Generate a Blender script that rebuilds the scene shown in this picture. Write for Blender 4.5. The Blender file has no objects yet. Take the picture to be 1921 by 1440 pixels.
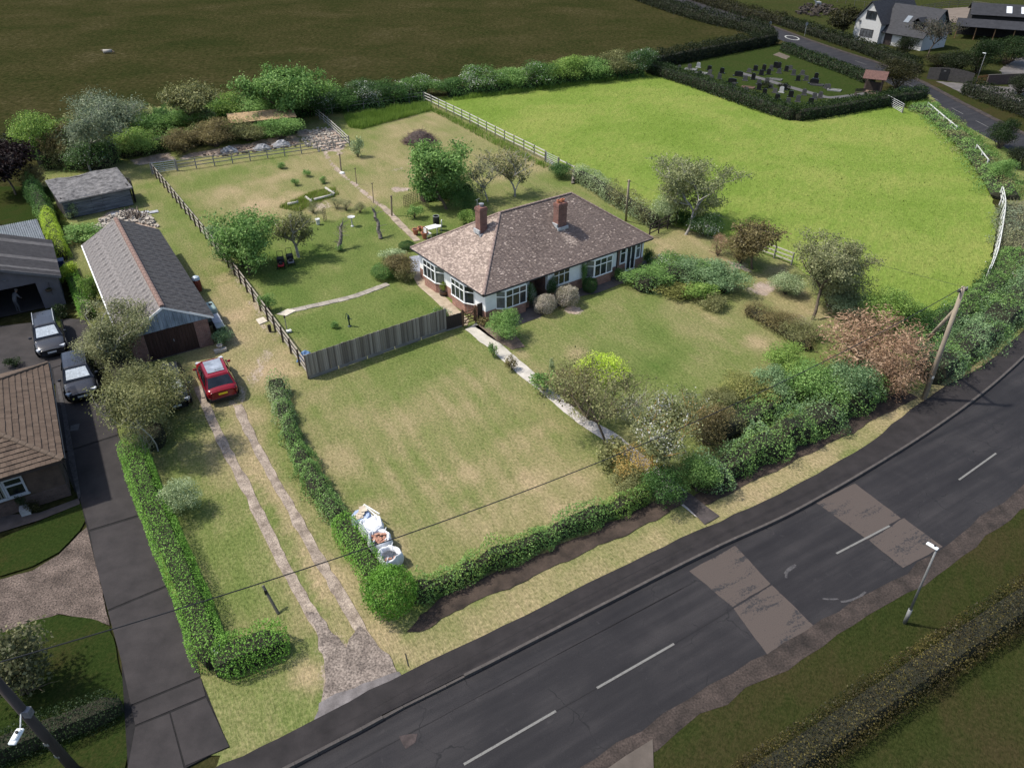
import bpy, bmesh, math, random
import numpy as np
from mathutils import Vector, Matrix, noise as mnoise
R = math.radians
SC = bpy.context.scene
COL = SC.collection

# ------------------------------------------------------------------ camera
F_PX, PITCH, CAM_H = 1400.0, R(34.3), 26.4
cam_d = bpy.data.cameras.new('camera'); cam = bpy.data.objects.new('camera', cam_d); COL.objects.link(cam)
cam.location = (0, 0, CAM_H); cam.rotation_euler = (R(90) - PITCH, 0, 0)
cam_d.sensor_width = 36; cam_d.lens = 36 * F_PX / 1921; cam_d.clip_end = 2000; cam_d.clip_start = .5
SC.camera = cam
# ------------------------------------------------------------------ sky, sun, exposure
SUN_EL, SUN_TRAVEL = R(56), R(-7)          # light travels towards +x, a little towards the viewer
w = bpy.data.worlds.new('World'); SC.world = w; w.use_nodes = True
nt = w.node_tree; bgn = nt.nodes['Background']
sky = nt.nodes.new('ShaderNodeTexSky'); sky.sky_type = 'NISHITA'; sky.sun_disc = False
sky.sun_elevation = SUN_EL; sky.sun_rotation = R(-97); sky.air_density = 1.0; sky.dust_density = 2.0
nt.links.new(sky.outputs[0], bgn.inputs[0]); bgn.inputs[1].default_value = 0.14
sun_d = bpy.data.lights.new('sun', 'SUN'); sun = bpy.data.objects.new('sun', sun_d); COL.objects.link(sun)
sun_d.energy = 3.5; sun_d.angle = R(2.0); sun_d.color = (1, .95, .86)
sun.rotation_euler = Vector((math.cos(SUN_EL) * math.cos(SUN_TRAVEL), math.cos(SUN_EL) * math.sin(SUN_TRAVEL), -math.sin(SUN_EL))).to_track_quat('-Z', 'Y').to_euler()
sun.location = (-40, 40, 60)
SC.view_settings.view_transform = 'Standard'; SC.view_settings.look = 'None'
SC.view_settings.exposure = 0.68; SC.view_settings.gamma = 1.0; SC.view_settings.use_curve_mapping = False

# ------------------------------------------------------------------ helpers
def P(x, y, h=0.0):
    """photo pixel (1921x1440) -> point where that line of sight meets height h"""
    u = (x - 960.5) / F_PX; v = (y - 720) / F_PX
    t = (CAM_H - h) / (math.sin(PITCH) + v * math.cos(PITCH))
    return Vector((u * t, (math.cos(PITCH) - v * math.sin(PITCH)) * t, h))
def Q(p):
    z = p[2] - CAM_H
    d = p[1] * math.cos(PITCH) - z * math.sin(PITCH)
    return 960.5 + F_PX * p[0] / d, 720 + F_PX * (-z * math.cos(PITCH) - p[1] * math.sin(PITCH)) / d, d
def height_at(x, y, top):
    lo, hi = 0., 20.
    for _ in range(30):
        m = (lo + hi) / 2
        if Q((x, y, m))[1] > top: lo = m
        else: hi = m
    return lo

def tag(o, label=None, cat=None, group=None, kind=None):
    if label: o['label'] = label
    if cat: o['category'] = cat
    if group: o['group'] = group
    if kind: o['kind'] = kind
    return o
def link(name, data, parent=None, loc=(0, 0, 0), rz=0):
    o = bpy.data.objects.new(name, data); COL.objects.link(o)
    o.location = loc; o.rotation_euler = (0, 0, rz)
    if parent: o.parent = parent
    return o
def thing(name, label, cat, loc=(0, 0, 0), rz=0, group=None):
    o = link(name, None, None, loc, rz); o.empty_display_size = .3
    return tag(o, label, cat, group)
def unit_rot(rz):
    return Matrix.Rotation(rz, 4, 'Z')
def copy_tree(o, parent=None):
    c = o.copy(); COL.objects.link(c); c.parent = parent
    for ch in o.children: copy_tree(ch, c)
    return c

class MB:
    def __init__(s): s.v = []; s.f = []; s.mi = []; s.cur = 0
    def add(s, vs, fs):
        b = len(s.v); s.v += [tuple(x) for x in vs]
        for f in fs: s.f.append([i + b for i in f]); s.mi.append(s.cur)
        return s
    def box(s, c, size, rz=0, m=None):
        x, y, z = size[0] / 2, size[1] / 2, size[2] / 2
        M = m if m is not None else Matrix.Rotation(rz, 3, 'Z')
        c = Vector(c)
        vs = [c + M @ Vector((sx * x, sy * y, sz * z)) for sz in (-1, 1) for sy in (-1, 1) for sx in (-1, 1)]
        return s.add(vs, [(0, 2, 3, 1), (4, 5, 7, 6), (0, 1, 5, 4), (2, 6, 7, 3), (0, 4, 6, 2), (1, 3, 7, 5)])
    def bb(s, x0, x1, y0, y1, z0, z1):
        return s.box(((x0 + x1) / 2, (y0 + y1) / 2, (z0 + z1) / 2), (abs(x1 - x0), abs(y1 - y0), abs(z1 - z0)))
    def beam(s, a, b, w, h):
        a = Vector(a); b = Vector(b); d = (b - a); L = d.length; d.normalize()
        up = Vector((0, 0, 1)) if abs(d.z) < .95 else Vector((1, 0, 0))
        sd = d.cross(up).normalized(); up = sd.cross(d)
        M = Matrix((d, sd, up)).transposed()
        return s.box((a + b) / 2, (L, w, h), m=M)
    def cyl(s, a, b, r0, r1=None, n=10, caps=True):
        if r1 is None: r1 = r0
        a = Vector(a); b = Vector(b); d = (b - a).normalized()
        up = Vector((0, 0, 1)) if abs(d.z) < .95 else Vector((1, 0, 0))
        e = d.cross(up).normalized(); g = e.cross(d)
        vs = []
        for p, r in ((a, r0), (b, r1)):
            for i in range(n):
                t = 2 * math.pi * i / n; vs.append(p + (e * math.cos(t) + g * math.sin(t)) * r)
        fs = [(i, (i + 1) % n, n + (i + 1) % n, n + i) for i in range(n)]
        if caps: fs += [tuple(range(n))[::-1], tuple(range(n, 2 * n))]
        return s.add(vs, fs)
    def lathe(s, c, prof, n=14):
        c = Vector(c); vs = []
        for r, z in prof:
            for i in range(n):
                t = 2 * math.pi * i / n; vs.append(c + Vector((r * math.cos(t), r * math.sin(t), z)))
        fs = []
        for k in range(len(prof) - 1):
            for i in range(n):
                j = (i + 1) % n; fs.append((k * n + i, k * n + j, (k + 1) * n + j, (k + 1) * n + i))
        fs += [tuple(range(n))[::-1], tuple(range((len(prof) - 1) * n, len(prof) * n))]
        return s.add(vs, fs)
    def prism(s, pts, z0, z1):
        n = len(pts)
        vs = [(p[0], p[1], z0) for p in pts] + [(p[0], p[1], z1) for p in pts]
        fs = [tuple(range(n))[::-1], tuple(range(n, 2 * n))] + [(i, (i + 1) % n, n + (i + 1) % n, n + i) for i in range(n)]
        return s.add(vs, fs)
    def slab(s, pts, t):
        """polygon pts (3-D) given thickness t along its normal"""
        pts = [Vector(p) for p in pts]; n = (pts[1] - pts[0]).cross(pts[2] - pts[0]).normalized() * t; k = len(pts)
        fs = [tuple(range(k))[::-1], tuple(range(k, 2 * k))] + [(i, (i + 1) % k, k + (i + 1) % k, k + i) for i in range(k)]
        return s.add(pts + [p + n for p in pts], fs)
    def mesh(s, name, mat, o=(0, 0, 0), smooth=False):
        me = bpy.data.meshes.new(name)
        me.from_pydata([(x[0] - o[0], x[1] - o[1], x[2] - o[2]) for x in s.v], [], s.f)
        for m in (mat if isinstance(mat, (list, tuple)) else [mat]): me.materials.append(m)
        if any(s.mi): me.polygons.foreach_set('material_index', s.mi)
        if smooth: me.polygons.foreach_set('use_smooth', [True] * len(me.polygons))
        me.update(); return me
    def build(s, name, mat, parent=None, o=(0, 0, 0), smooth=False):
        return link(name, s.mesh(name, mat, o, smooth), parent)

# ------------------------------------------------------------------ materials
def newmat(name):
    m = bpy.data.materials.new(name); m.use_nodes = True
    return m, m.node_tree, m.node_tree.nodes['Principled BSDF']
def N(nt, t, **kw):
    n = nt.nodes.new(t)
    for k, v in kw.items():
        if k.startswith('i_'): n.inputs[k[2:].replace('_', ' ')].default_value = v
        else: setattr(n, k, v)
    return n
def ramp(nt, fac, stops):
    r = nt.nodes.new('ShaderNodeValToRGB'); e = r.color_ramp.elements
    while len(e) < len(stops): e.new(.5)
    for i, (p, c) in enumerate(stops):
        e[i].position = p; e[i].color = (c[0], c[1], c[2], 1) if not isinstance(c, (int, float)) else (c, c, c, 1)
    nt.links.new(fac, r.inputs[0]); return r.outputs[0]
def math_n(nt, op, a, b=None, clamp=False):
    n = nt.nodes.new('ShaderNodeMath'); n.operation = op; n.use_clamp = clamp
    for i, x in enumerate((a, b)):
        if x is None: continue
        if isinstance(x, (int, float)): n.inputs[i].default_value = x
        else: nt.links.new(x, n.inputs[i])
    return n.outputs[0]
def mixc(nt, fac, a, b, mode='MIX'):
    n = nt.nodes.new('ShaderNodeMix'); n.data_type = 'RGBA'; n.blend_type = mode
    for i, x in ((0, fac), (6, a), (7, b)):
        if isinstance(x, (int, float)): n.inputs[i].default_value = x
        elif isinstance(x, (tuple, list)): n.inputs[i].default_value = (x[0], x[1], x[2], 1)
        else: nt.links.new(x, n.inputs[i])
    return n.outputs[2]
def coords(nt, scale=(1, 1, 1), rz=0):
    tc = nt.nodes.new('ShaderNodeTexCoord'); mp = nt.nodes.new('ShaderNodeMapping')
    src = tc.outputs['Object']
    if rz:
        m0 = nt.nodes.new('ShaderNodeMapping'); m0.inputs['Rotation'].default_value = (0, 0, rz); nt.links.new(src, m0.inputs[0]); src = m0.outputs[0]
    nt.links.new(src, mp.inputs[0]); mp.inputs['Scale'].default_value = scale
    return mp.outputs[0]
def noise(nt, vec, scale, detail=3, rough=.55, dist=0):
    n = nt.nodes.new('ShaderNodeTexNoise'); n.inputs['Scale'].default_value = scale; n.inputs['Detail'].default_value = detail
    n.inputs['Roughness'].default_value = rough; n.inputs['Distortion'].default_value = dist
    nt.links.new(vec, n.inputs['Vector']); return n.outputs['Fac']
def bump(nt, h, strength, dist, bs):
    b = nt.nodes.new('ShaderNodeBump'); b.inputs['Strength'].default_value = strength; b.inputs['Distance'].default_value = dist
    nt.links.new(h, b.inputs['Height']); nt.links.new(b.outputs[0], bs.inputs['Normal'])
_mc = {}
def mat(name, c, rough=.7, var=.25, scale=3., bmp=.0, metal=0, spec=.3, c2=None, fine=40., stretch=(1, 1, 1), grain=.6):
    """plain material with blotchy variation towards c2 and fine grain"""
    if name in _mc: return _mc[name]
    m, nt, bs = newmat(name)
    co = coords(nt, stretch)
    a = noise(nt, co, scale, 4, .6); f = noise(nt, co, fine, 2, .6)
    lo = tuple(x * (1 - var) for x in c); hi = c2 if c2 else tuple(min(1, x * (1 + var)) for x in c)
    col = ramp(nt, a, [(.3, lo), (.7, hi)])
    k = ramp(nt, f, [(.3, max(.1, 1 - var * grain)), (.7, 1 + var * (grain - .6))])
    col = mixc(nt, 1.0, col, k, 'MULTIPLY')
    nt.links.new(col, bs.inputs['Base Color']); bs.inputs['Roughness'].default_value = rough; bs.inputs['Metallic'].default_value = metal
    bs.inputs['Specular IOR Level'].default_value = spec
    if bmp: bump(nt, f, .6, bmp, bs)
    _mc[name] = m; return m
def leafmat(name, dark, mid, light, flower=None, ff=0., up=False):
    """foliage: colour from the per-leaf attribute 'tint'; optional flower colour on the top fraction ff"""
    if name in _mc: return _mc[name]
    m, nt, bs = newmat(name)
    at = nt.nodes.new('ShaderNodeAttribute'); at.attribute_name = 'tint'
    stops = [(0, dark), (.45, mid), (.93 - ff, light)]
    if flower: stops += [(.955 - ff, light), (.96 - ff, flower)]
    col = ramp(nt, at.outputs['Fac'], stops)
    df = nt.nodes.new('ShaderNodeBsdfDiffuse'); tl = nt.nodes.new('ShaderNodeBsdfTranslucent'); mx = nt.nodes.new('ShaderNodeMixShader')
    if up:
        cu = nt.nodes.new('ShaderNodeCombineXYZ'); cu.inputs[2].default_value = 1; nt.links.new(cu.outputs[0], df.inputs['Normal'])
    gl = nt.nodes.new('ShaderNodeBsdfGlossy'); gl.inputs['Roughness'].default_value = .55; mg = nt.nodes.new('ShaderNodeMixShader')
    nt.links.new(col, df.inputs[0]); nt.links.new(col, tl.inputs[0]); mx.inputs[0].default_value = .12 if up else .38
    nt.links.new(df.outputs[0], mx.inputs[1]); nt.links.new(tl.outputs[0], mx.inputs[2])
    mg.inputs[0].default_value = .0 if up else .015; nt.links.new(mx.outputs[0], mg.inputs[1]); nt.links.new(gl.outputs[0], mg.inputs[2])
    nt.links.new(mg.outputs[0], nt.nodes['Material Output'].inputs[0]); nt.nodes.remove(bs)
    _mc[name] = m; return m
def grassmat(name, lush, mid, olive, straw, base=.5, rot=0, fine=9., use_attr=False, soil=(.2, .15, .12), amp=(.5, .35, .45), stretch=.35, bd=.05, soil2=None, lscale=.16, kc=.5):
    m, nt, bs = newmat(name)
    co = coords(nt); st = coords(nt, (1, stretch, 1), rot)
    A = noise(nt, co, lscale, 4, .6, .4); B = noise(nt, st, 1.4, 4, .65, .3); C = noise(nt, co, fine, 5, .72); D = noise(nt, st, fine * 2.6, 2, .6)
    if use_attr:
        at = nt.nodes.new('ShaderNodeAttribute'); at.attribute_name = 'dry'; d0 = at.outputs['Fac']
    else:
        v = nt.nodes.new('ShaderNodeValue'); v.outputs[0].default_value = base; d0 = v.outputs[0]
    d = d0
    for n_, k in ((A, amp[0]), (B, amp[1]), (C, amp[2])):
        d = math_n(nt, 'ADD', d, math_n(nt, 'MULTIPLY', math_n(nt, 'SUBTRACT', n_, .5), k))
    col = ramp(nt, d, [(0.05, lush), (.38, mid), (.62, olive), (.95, straw)])
    k = ramp(nt, math_n(nt, 'ADD', math_n(nt, 'MULTIPLY', C, .6), math_n(nt, 'MULTIPLY', D, .4)), [(.3, 1 - kc), (.5, 1.0), (.7, 1 + kc)])
    col = mixc(nt, 1.0, col, k, 'MULTIPLY')
    if use_attr:
        a2 = nt.nodes.new('ShaderNodeAttribute'); a2.attribute_name = 'dirt'
        dd = math_n(nt, 'ADD', a2.outputs['Fac'], math_n(nt, 'MULTIPLY', math_n(nt, 'SUBTRACT', B, .5), .7))
        dd = math_n(nt, 'ADD', dd, math_n(nt, 'MULTIPLY', math_n(nt, 'SUBTRACT', C, .5), .9))
        dm = ramp(nt, dd, [(.42, 0.), (.62, 1.)])
        sc = mixc(nt, ramp(nt, B, [(.35, 0.), (.65, 1.)]), soil, soil2 or tuple(x * 1.5 for x in soil))
        sc = mixc(nt, 1.0, sc, ramp(nt, D, [(.3, .7), (.7, 1.25)]), 'MULTIPLY')
        col = mixc(nt, dm, col, sc)
    nt.links.new(col, bs.inputs['Base Color']); bs.inputs['Roughness'].default_value = .95; bs.inputs['Specular IOR Level'].default_value = .0
    bump(nt, math_n(nt, 'ADD', C, math_n(nt, 'MULTIPLY', D, .5)), .9, bd, bs)
    return m
def brickmat(name, c1, c2, mortar, rz=0, ax='xz'):
    if name in _mc: return _mc[name]
    m, nt, bs = newmat(name)
    tc = nt.nodes.new('ShaderNodeTexCoord'); sp = nt.nodes.new('ShaderNodeSeparateXYZ'); cb = nt.nodes.new('ShaderNodeCombineXYZ')
    nt.links.new(tc.outputs['Object'], sp.inputs[0])
    s = math_n(nt, 'ADD', sp.outputs[0], sp.outputs[1])
    nt.links.new(s, cb.inputs[0]); nt.links.new(sp.outputs[2], cb.inputs[1])
    b = nt.nodes.new('ShaderNodeTexBrick'); nt.links.new(cb.outputs[0], b.inputs['Vector'])
    b.inputs['Scale'].default_value = 1; b.inputs['Brick Width'].default_value = .225; b.inputs['Row Height'].default_value = .075; b.inputs['Mortar Size'].default_value = .008
    for k, c in (('Color1', c1), ('Color2', c2), ('Mortar', mortar)): b.inputs[k].default_value = (*c, 1)
    f = noise(nt, coords(nt), 2.5, 5, .7)
    col = mixc(nt, 1., b.outputs[0], ramp(nt, f, [(.3, .6), (.7, 1.25)]), 'MULTIPLY')
    nt.links.new(col, bs.inputs['Base Color']); bs.inputs['Roughness'].default_value = .9
    bump(nt, b.outputs['Fac'], -.5, .01, bs)
    _mc[name] = m; return m
def tilemat(name, stops, rough=.85):
    m, nt, bs = newmat(name)
    at = nt.nodes.new('ShaderNodeAttribute'); at.attribute_name = 'tint'
    f = noise(nt, coords(nt), 14, 4, .7)
    d = math_n(nt, 'ADD', at.outputs['Fac'], math_n(nt, 'MULTIPLY', math_n(nt, 'SUBTRACT', f, .5), .5))
    nt.links.new(ramp(nt, d, stops), bs.inputs['Base Color']); bs.inputs['Roughness'].default_value = rough
    bs.inputs['Specular IOR Level'].default_value = .2
    bump(nt, f, .5, .01, bs)
    return m
def glassmat(name, c=(.02, .024, .028), rough=.06):
    if name in _mc: return _mc[name]
    m, nt, bs = newmat(name)
    f = noise(nt, coords(nt), 1.3, 3, .6)
    nt.links.new(ramp(nt, f, [(.35, tuple(x * .6 for x in c)), (.7, tuple(x * 1.6 for x in c))]), bs.inputs['Base Color'])
    bs.inputs['Roughness'].default_value = rough; bs.inputs['Specular IOR Level'].default_value = .6
    _mc[name] = m; return m
def paintmat(name, c, rough=.25):
    if name in _mc: return _mc[name]
    m, nt, bs = newmat(name)
    f = noise(nt, coords(nt), 60, 2)
    nt.links.new(ramp(nt, f, [(.3, tuple(x * .85 for x in c)), (.7, tuple(min(1, x * 1.12) for x in c))]), bs.inputs['Base Color'])
    bs.inputs['Roughness'].default_value = rough; bs.inputs['Coat Weight'].default_value = .3; bs.inputs['Specular IOR Level'].default_value = .35; bs.inputs['Coat Roughness'].default_value = .08
    _mc[name] = m; return m

# ------------------------------------------------------------------ fast leaf meshes
def vnoise(p, s, seed=0):
    """cheap smooth value noise, numpy (n,3)->(n,)"""
    q = p * s + seed * 17.31
    return (np.sin(q[:, 0] * 1.7 + 1.3 * np.sin(q[:, 1] * 1.1 + q[:, 2])) + np.sin(q[:, 1] * 1.9 + 1.7 * np.sin(q[:, 2] * .9 + q[:, 0] * 1.3)) + np.sin(q[:, 2] * 2.1 + 1.1 * np.sin(q[:, 0] * 1.5))) / 3
def leaf_mesh(name, pts, nrm, size, rng, mats, tint=None, aspect=.6, spread=.8, mi=None):
    n = len(pts)
    d = nrm + rng.normal(0, spread, (n, 3)); d /= np.linalg.norm(d, axis=1)[:, None] + 1e-9
    a = rng.normal(0, 1, (n, 3)); t = np.cross(d, a); t /= np.linalg.norm(t, axis=1)[:, None] + 1e-9
    b = np.cross(d, t)
    s = (size * rng.uniform(.42, 1.5, n))[:, None] * .5
    v = np.empty((n, 4, 3))
    v[:, 0] = pts - t * s; v[:, 1] = pts - b * s * aspect + t * s * .15; v[:, 2] = pts + t * s + d * s * .25; v[:, 3] = pts + b * s * aspect + t * s * .15
    me = bpy.data.meshes.new(name)
    me.vertices.add(n * 4); me.vertices.foreach_set('co', v.reshape(-1).astype(np.float32))
    me.loops.add(n * 4); me.loops.foreach_set('vertex_index', np.arange(n * 4, dtype=np.int32))
    me.polygons.add(n); me.polygons.foreach_set('loop_start', np.arange(0, n * 4, 4, dtype=np.int32))
    me.polygons.foreach_set('loop_total', np.full(n, 4, dtype=np.int32))
    for m in (mats if isinstance(mats, (list, tuple)) else [mats]): me.materials.append(m)
    if tint is None: tint = .5 + .28 * vnoise(pts, 2.2) + rng.normal(0, .2, n)
    at = me.attributes.new('tint', 'FLOAT', 'FACE'); at.data.foreach_set('value', np.clip(tint, 0, 1).astype(np.float32))
    if mi is not None: me.polygons.foreach_set('material_index', mi.astype(np.int32))
    me.update(calc_edges=True); return me
def tube_mesh(name, segs, mat_, n=5):
    mb = MB()
    for a, b, r0, r1 in segs: mb.cyl(a, b, r0, r1, n, False)
    return mb.mesh(name, mat_, smooth=True)

_crowns = {}
def crown_mesh(kind, seed):
    """unit crowns (about radius 1, z 0..~2), several densities; shared by many shrubs"""
    key = (kind, seed)
    if key in _crowns: return _crowns[key]
    rng = np.random.default_rng(100 + seed * 7 + sum(map(ord, kind)))
    n, leaf, lumps, lr, spread = {'S': (900, .17, 9, (.35, .6), .8), 'M': (3400, .088, 18, (.28, .5), .8), 'L': (9000, .052, 34, (.22, .42), .8),
                                  'air': (3000, .05, 26, (.16, .34), 1.2), 'feather': (6500, .07, 24, (.25, .45), .7), 'ball': (8000, .075, 1, (1, 1), .6),
                                  'XL': (16000, .038, 60, (.17, .34), .8)}[kind]
    if kind == 'ball':
        c = np.array([[0, 0, 1.]]); r = np.array([.97])
    else:
        c = rng.normal(0, 1, (lumps, 3)); c /= np.linalg.norm(c, axis=1)[:, None]; c *= (rng.uniform(.15, 1, lumps) ** .5)[:, None] * .72
        c[:, 2] = c[:, 2] * .9 + .95
        r = rng.uniform(*lr, lumps)
    w_ = r ** 2; k = rng.choice(len(r), n, p=w_ / w_.sum())
    d = rng.normal(0, 1, (n, 3)); d[:, 2] += .35; d /= np.linalg.norm(d, axis=1)[:, None]
    depth = rng.uniform(.0, 1, n) ** (1.3 if kind != 'ball' else 3)
    p = c[k] + d * (r[k] * (1.05 - .6 * depth * (1 if kind != 'ball' else .5)))[:, None]
    p += rng.normal(0, leaf * .5, p.shape)
    if kind == 'ball': p += d * (.13 * vnoise(p, 3.1, seed) + .05 * vnoise(p, 8, seed))[:, None]
    p[:, 2] = np.maximum(p[:, 2], .02 + rng.uniform(0, .1, n))
    tint = .48 + .22 * vnoise(p, 2.0, seed) + .27 * (rng.uniform(-1, 1, len(r)))[k] + rng.normal(0, .18, n)
    asp, dd = .62, d
    if kind == 'feather': asp = .3
    me = leaf_mesh('crown', p, dd, leaf, rng, leafmat('leaf_green', (.02, .05, .01), (.05, .1, .02), (.1, .17, .04)), tint, asp, spread)
    _crowns[key] = me; return me
_twigs = {}
def twig_mesh(seed, n=26, col='bark'):
    key = (seed, n, col)
    if key in _twigs: return _twigs[key]
    rnd = random.Random(seed); segs = []
    for i in range(n):
        a = Vector((rnd.uniform(-.12, .12), rnd.uniform(-.12, .12), 0)); d = Vector((rnd.gauss(0, .55), rnd.gauss(0, .55), 1)).normalized()
        L = rnd.uniform(.9, 1.7); p = a
        for k in range(4):
            q = p + d * L / 4; segs.append((p, q, .028 * (1 - k / 4.4), .028 * (1 - (k + 1) / 4.4))); p = q
            d = (d + Vector((rnd.gauss(0, .3), rnd.gauss(0, .3), rnd.gauss(-.05, .2)))).normalized()
            if k == 1:
                d2 = (d + Vector((rnd.gauss(0, .7), rnd.gauss(0, .7), .1))).normalized(); segs.append((p, p + d2 * L * .4, .014, .004))
    me = tube_mesh('stems', segs, BARK[col], 4); _twigs[key] = me; return me
def own_mat(o, m):
    o.material_slots[0].link = 'OBJECT'; o.material_slots[0].material = m
BARK = {}
BARK['bark'] = mat('bark', (.11, .085, .06), .9, .4, 6)
BARK['grey'] = mat('bark_grey', (.3, .28, .25), .9, .35, 6)
BARK['pale'] = mat('bark_pale', (.42, .40, .35), .9, .35, 6)
BARK['orange'] = mat('bark_lichen', (.28, .17, .05), .9, .4, 6)
# =================================================================== THE SETTING
def catmull(pts, step=1.0):
    pts = [Vector((p[0], p[1], 0)) for p in pts]; out = []
    for i in range(len(pts) - 1):
        p0 = pts[max(i - 1, 0)]; p1 = pts[i]; p2 = pts[i + 1]; p3 = pts[min(i + 2, len(pts) - 1)]
        k = max(1, int((p2 - p1).length / step))
        for j in range(k):
            t = j / k
            out.append(.5 * ((2 * p1) + (p2 - p0) * t + (2 * p0 - 5 * p1 + 4 * p2 - p3) * t * t + (3 * p1 - p0 - 3 * p2 + p3) * t ** 3))
    out.append(pts[-1]); return out
def offset(line, d):
    out = []
    for i, p in enumerate(line):
        t = (line[min(i + 1, len(line) - 1)] - line[max(i - 1, 0)]).normalized()
        out.append(p + Vector((t.y, -t.x, 0)) * d)      # d > 0: to the right of travel (outer side)
    return out
def strip(name, l0, l1, z, m, kind='structure', z1=None):
    n = min(len(l0), len(l1)); mb = MB()
    mb.add([(p.x, p.y, z) for p in l0[:n]] + [(p.x, p.y, z if z1 is None else z1) for p in l1[:n]], [(i, n + i, n + i + 1, i + 1) for i in range(n - 1)])
    return tag(mb.build(name, m), kind=kind)
def jitter(pts, amp, seg=.4, seed=1):
    rnd = random.Random(seed); out = []
    for i in range(len(pts)):
        a = Vector(pts[i][:2]).to_3d(); b = Vector(pts[(i + 1) % len(pts)][:2]).to_3d(); d = b - a; n = max(1, min(400, int(d.length / seg)))
        t = d.normalized() if d.length else d; s = Vector((-t.y, t.x, 0))
        for k in range(n):
            p = a + d * k / n
            out.append(p + s * (amp * (mnoise.noise(p * .9 + Vector((seed, 0, 0))) * 1.4 + rnd.uniform(-.35, .35))))
    return out
def sheet(name, pts, z, m, amp=0, seg=.4, seed=1, kind='structure', parent=None):
    if amp: pts = jitter(pts, amp, seg, seed)
    me = bpy.data.meshes.new(name); me.from_pydata([(p[0], p[1], z) for p in pts], [], [list(range(len(pts)))])
    me.materials.append(m)
    if me.polygons[0].normal.z < 0: me.flip_normals()
    o = link(name, me, parent)
    if not parent: tag(o, kind=kind)
    return o
PX = lambda l, h=0: [P(x, y, h) for x, y in l]

KERB = catmull([(-160, -78), (-60, -17), (-30, 1.3), (-8, 14.3), (-4.9, 16.25), (-1.2, 18.4), (8.7, 24.3), (14.5, 27.5), (22.1, 32.5), (28.2, 37.0), (33.9, 41.8), (39.5, 47), (46, 54), (52, 62.5), (56, 72), (57.6, 82), (57.7, 92), (57.6, 108), (57.8, 122), (57, 134), (54.6, 144), (52, 157), (48.5, 178), (44, 198), (36, 225), (20, 270), (-10, 330)])
OUTER = offset(KERB, 5.7); MID = offset(KERB, 2.85)

m_dull = grassmat('field_grass', (.012, .021, .006), (.0225, .0255, .0085), (.035, .032, .013), (.064, .055, .03), .5, .15, 1.5, amp=(.9, .6, .7), stretch=.4, bd=.15, lscale=.06)  # field tones hold the darkening outside the plot in their colour
m_dark_lawn = grassmat('darkened_lawn_grass', (.012, .024, .006), (.02, .032, .008), (.036, .03, .012), (.05, .038, .02), .42, .6, 8, amp=(.6, .35, .45))  # neighbour lawn, darkening outside the plot painted into the grass tones
m_dark_verge = grassmat('darkened_verge_grass', (.013, .024, .006), (.024, .03, .009), (.035, .03, .013), (.048, .037, .021), .46, .5, 8, amp=(.8, .4, .45))  # verge across the road; dimming outside the plot painted into its tones
m_paddock = grassmat('paddock_grass', (.086, .143, .02), (.13, .181, .036), (.18, .204, .053), (.255, .226, .088), .42, .5, 2.6, amp=(1.0, .45, .25), stretch=.25, bd=.14, lscale=.08, kc=.26)
m_garden = grassmat('garden_grass', (.06, .101, .022), (.112, .137, .042), (.18, .166, .076), (.295, .226, .135), use_attr=True, rot=R(-28), fine=7, soil=(.24, .18, .14), amp=(.4, .36, .55), stretch=.16, soil2=(.34, .28, .235), bd=.06)
m_soil_shade = mat('soil_and_shade', (.035, .026, .02), .95, .45, 1.2, .02, c2=(.07, .05, .038), fine=14)  # soil of front bed and pots, also painted shade under the hedge

inner = [p for p in KERB] + [Vector((-500, 330, 0)), Vector((-500, -78, 0))]
sheet('ground', inner, -.07, m_dull)
outer = [p for p in OUTER] + [Vector((500, 330, 0)), Vector((500, -140, 0)), Vector((-150, -140, 0))]
sheet('verge_ground', outer, -.09, m_dark_verge)
sheet('far_meadow', [(70, 100), (300, 60), (300, 320), (20, 320), (50, 210), (66, 165)], -.084, grassmat('far_meadow_grass', (.02, .03, .008), (.03, .036, .012), (.04, .036, .015), (.055, .046, .02), .4, .2, 2.2, bd=.1), .3, 3)

# --- road
def asphalt():
    m, nt, bs = newmat('asphalt')
    co = coords(nt); a = noise(nt, co, .35, 4, .6, .5); st = coords(nt, (.12, 1.4, 1), R(-31)); b = noise(nt, st, 1.0, 4, .6); f = noise(nt, co, 28, 3, .7); e = noise(nt, co, 2.2, 5, .7, .6)
    d = math_n(nt, 'ADD', math_n(nt, 'MULTIPLY', a, .4), math_n(nt, 'MULTIPLY', b, .6))
    col = ramp(nt, d, [(.32, (.0105, .0098, .0114)), (.48, (.017, .0158, .0172)), (.66, (.0305, .0278, .0285))])
    col = mixc(nt, 1., col, ramp(nt, f, [(.3, .72), (.7, 1.25)]), 'MULTIPLY')
    col = mixc(nt, ramp(nt, e, [(.62, 0.), (.72, .35)]), col, (.05, .046, .046))
    vo = nt.nodes.new('ShaderNodeTexVoronoi'); vo.feature = 'DISTANCE_TO_EDGE'; vo.inputs['Scale'].default_value = .45
    wv = nt.nodes.new('ShaderNodeVectorMath'); wv.operation = 'ADD'; nz = nt.nodes.new('ShaderNodeTexNoise'); nz.inputs['Scale'].default_value = 1.3; nt.links.new(co, nz.inputs['Vector']); nt.links.new(co, wv.inputs[0]); nt.links.new(nz.outputs['Color'], wv.inputs[1]); nt.links.new(wv.outputs[0], vo.inputs['Vector'])
    cr = math_n(nt, 'MULTIPLY', ramp(nt, vo.outputs[0], [(.004, 1.), (.012, 0.)]), ramp(nt, a, [(.5, 0.), (.6, .8)]))
    col = mixc(nt, cr, col, (.008, .008, .009))
    nt.links.new(col, bs.inputs['Base Color']); bs.inputs['Roughness'].default_value = .82; bs.inputs['Specular IOR Level'].default_value = .25
    bump(nt, f, .5, .012, bs); return m
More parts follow.
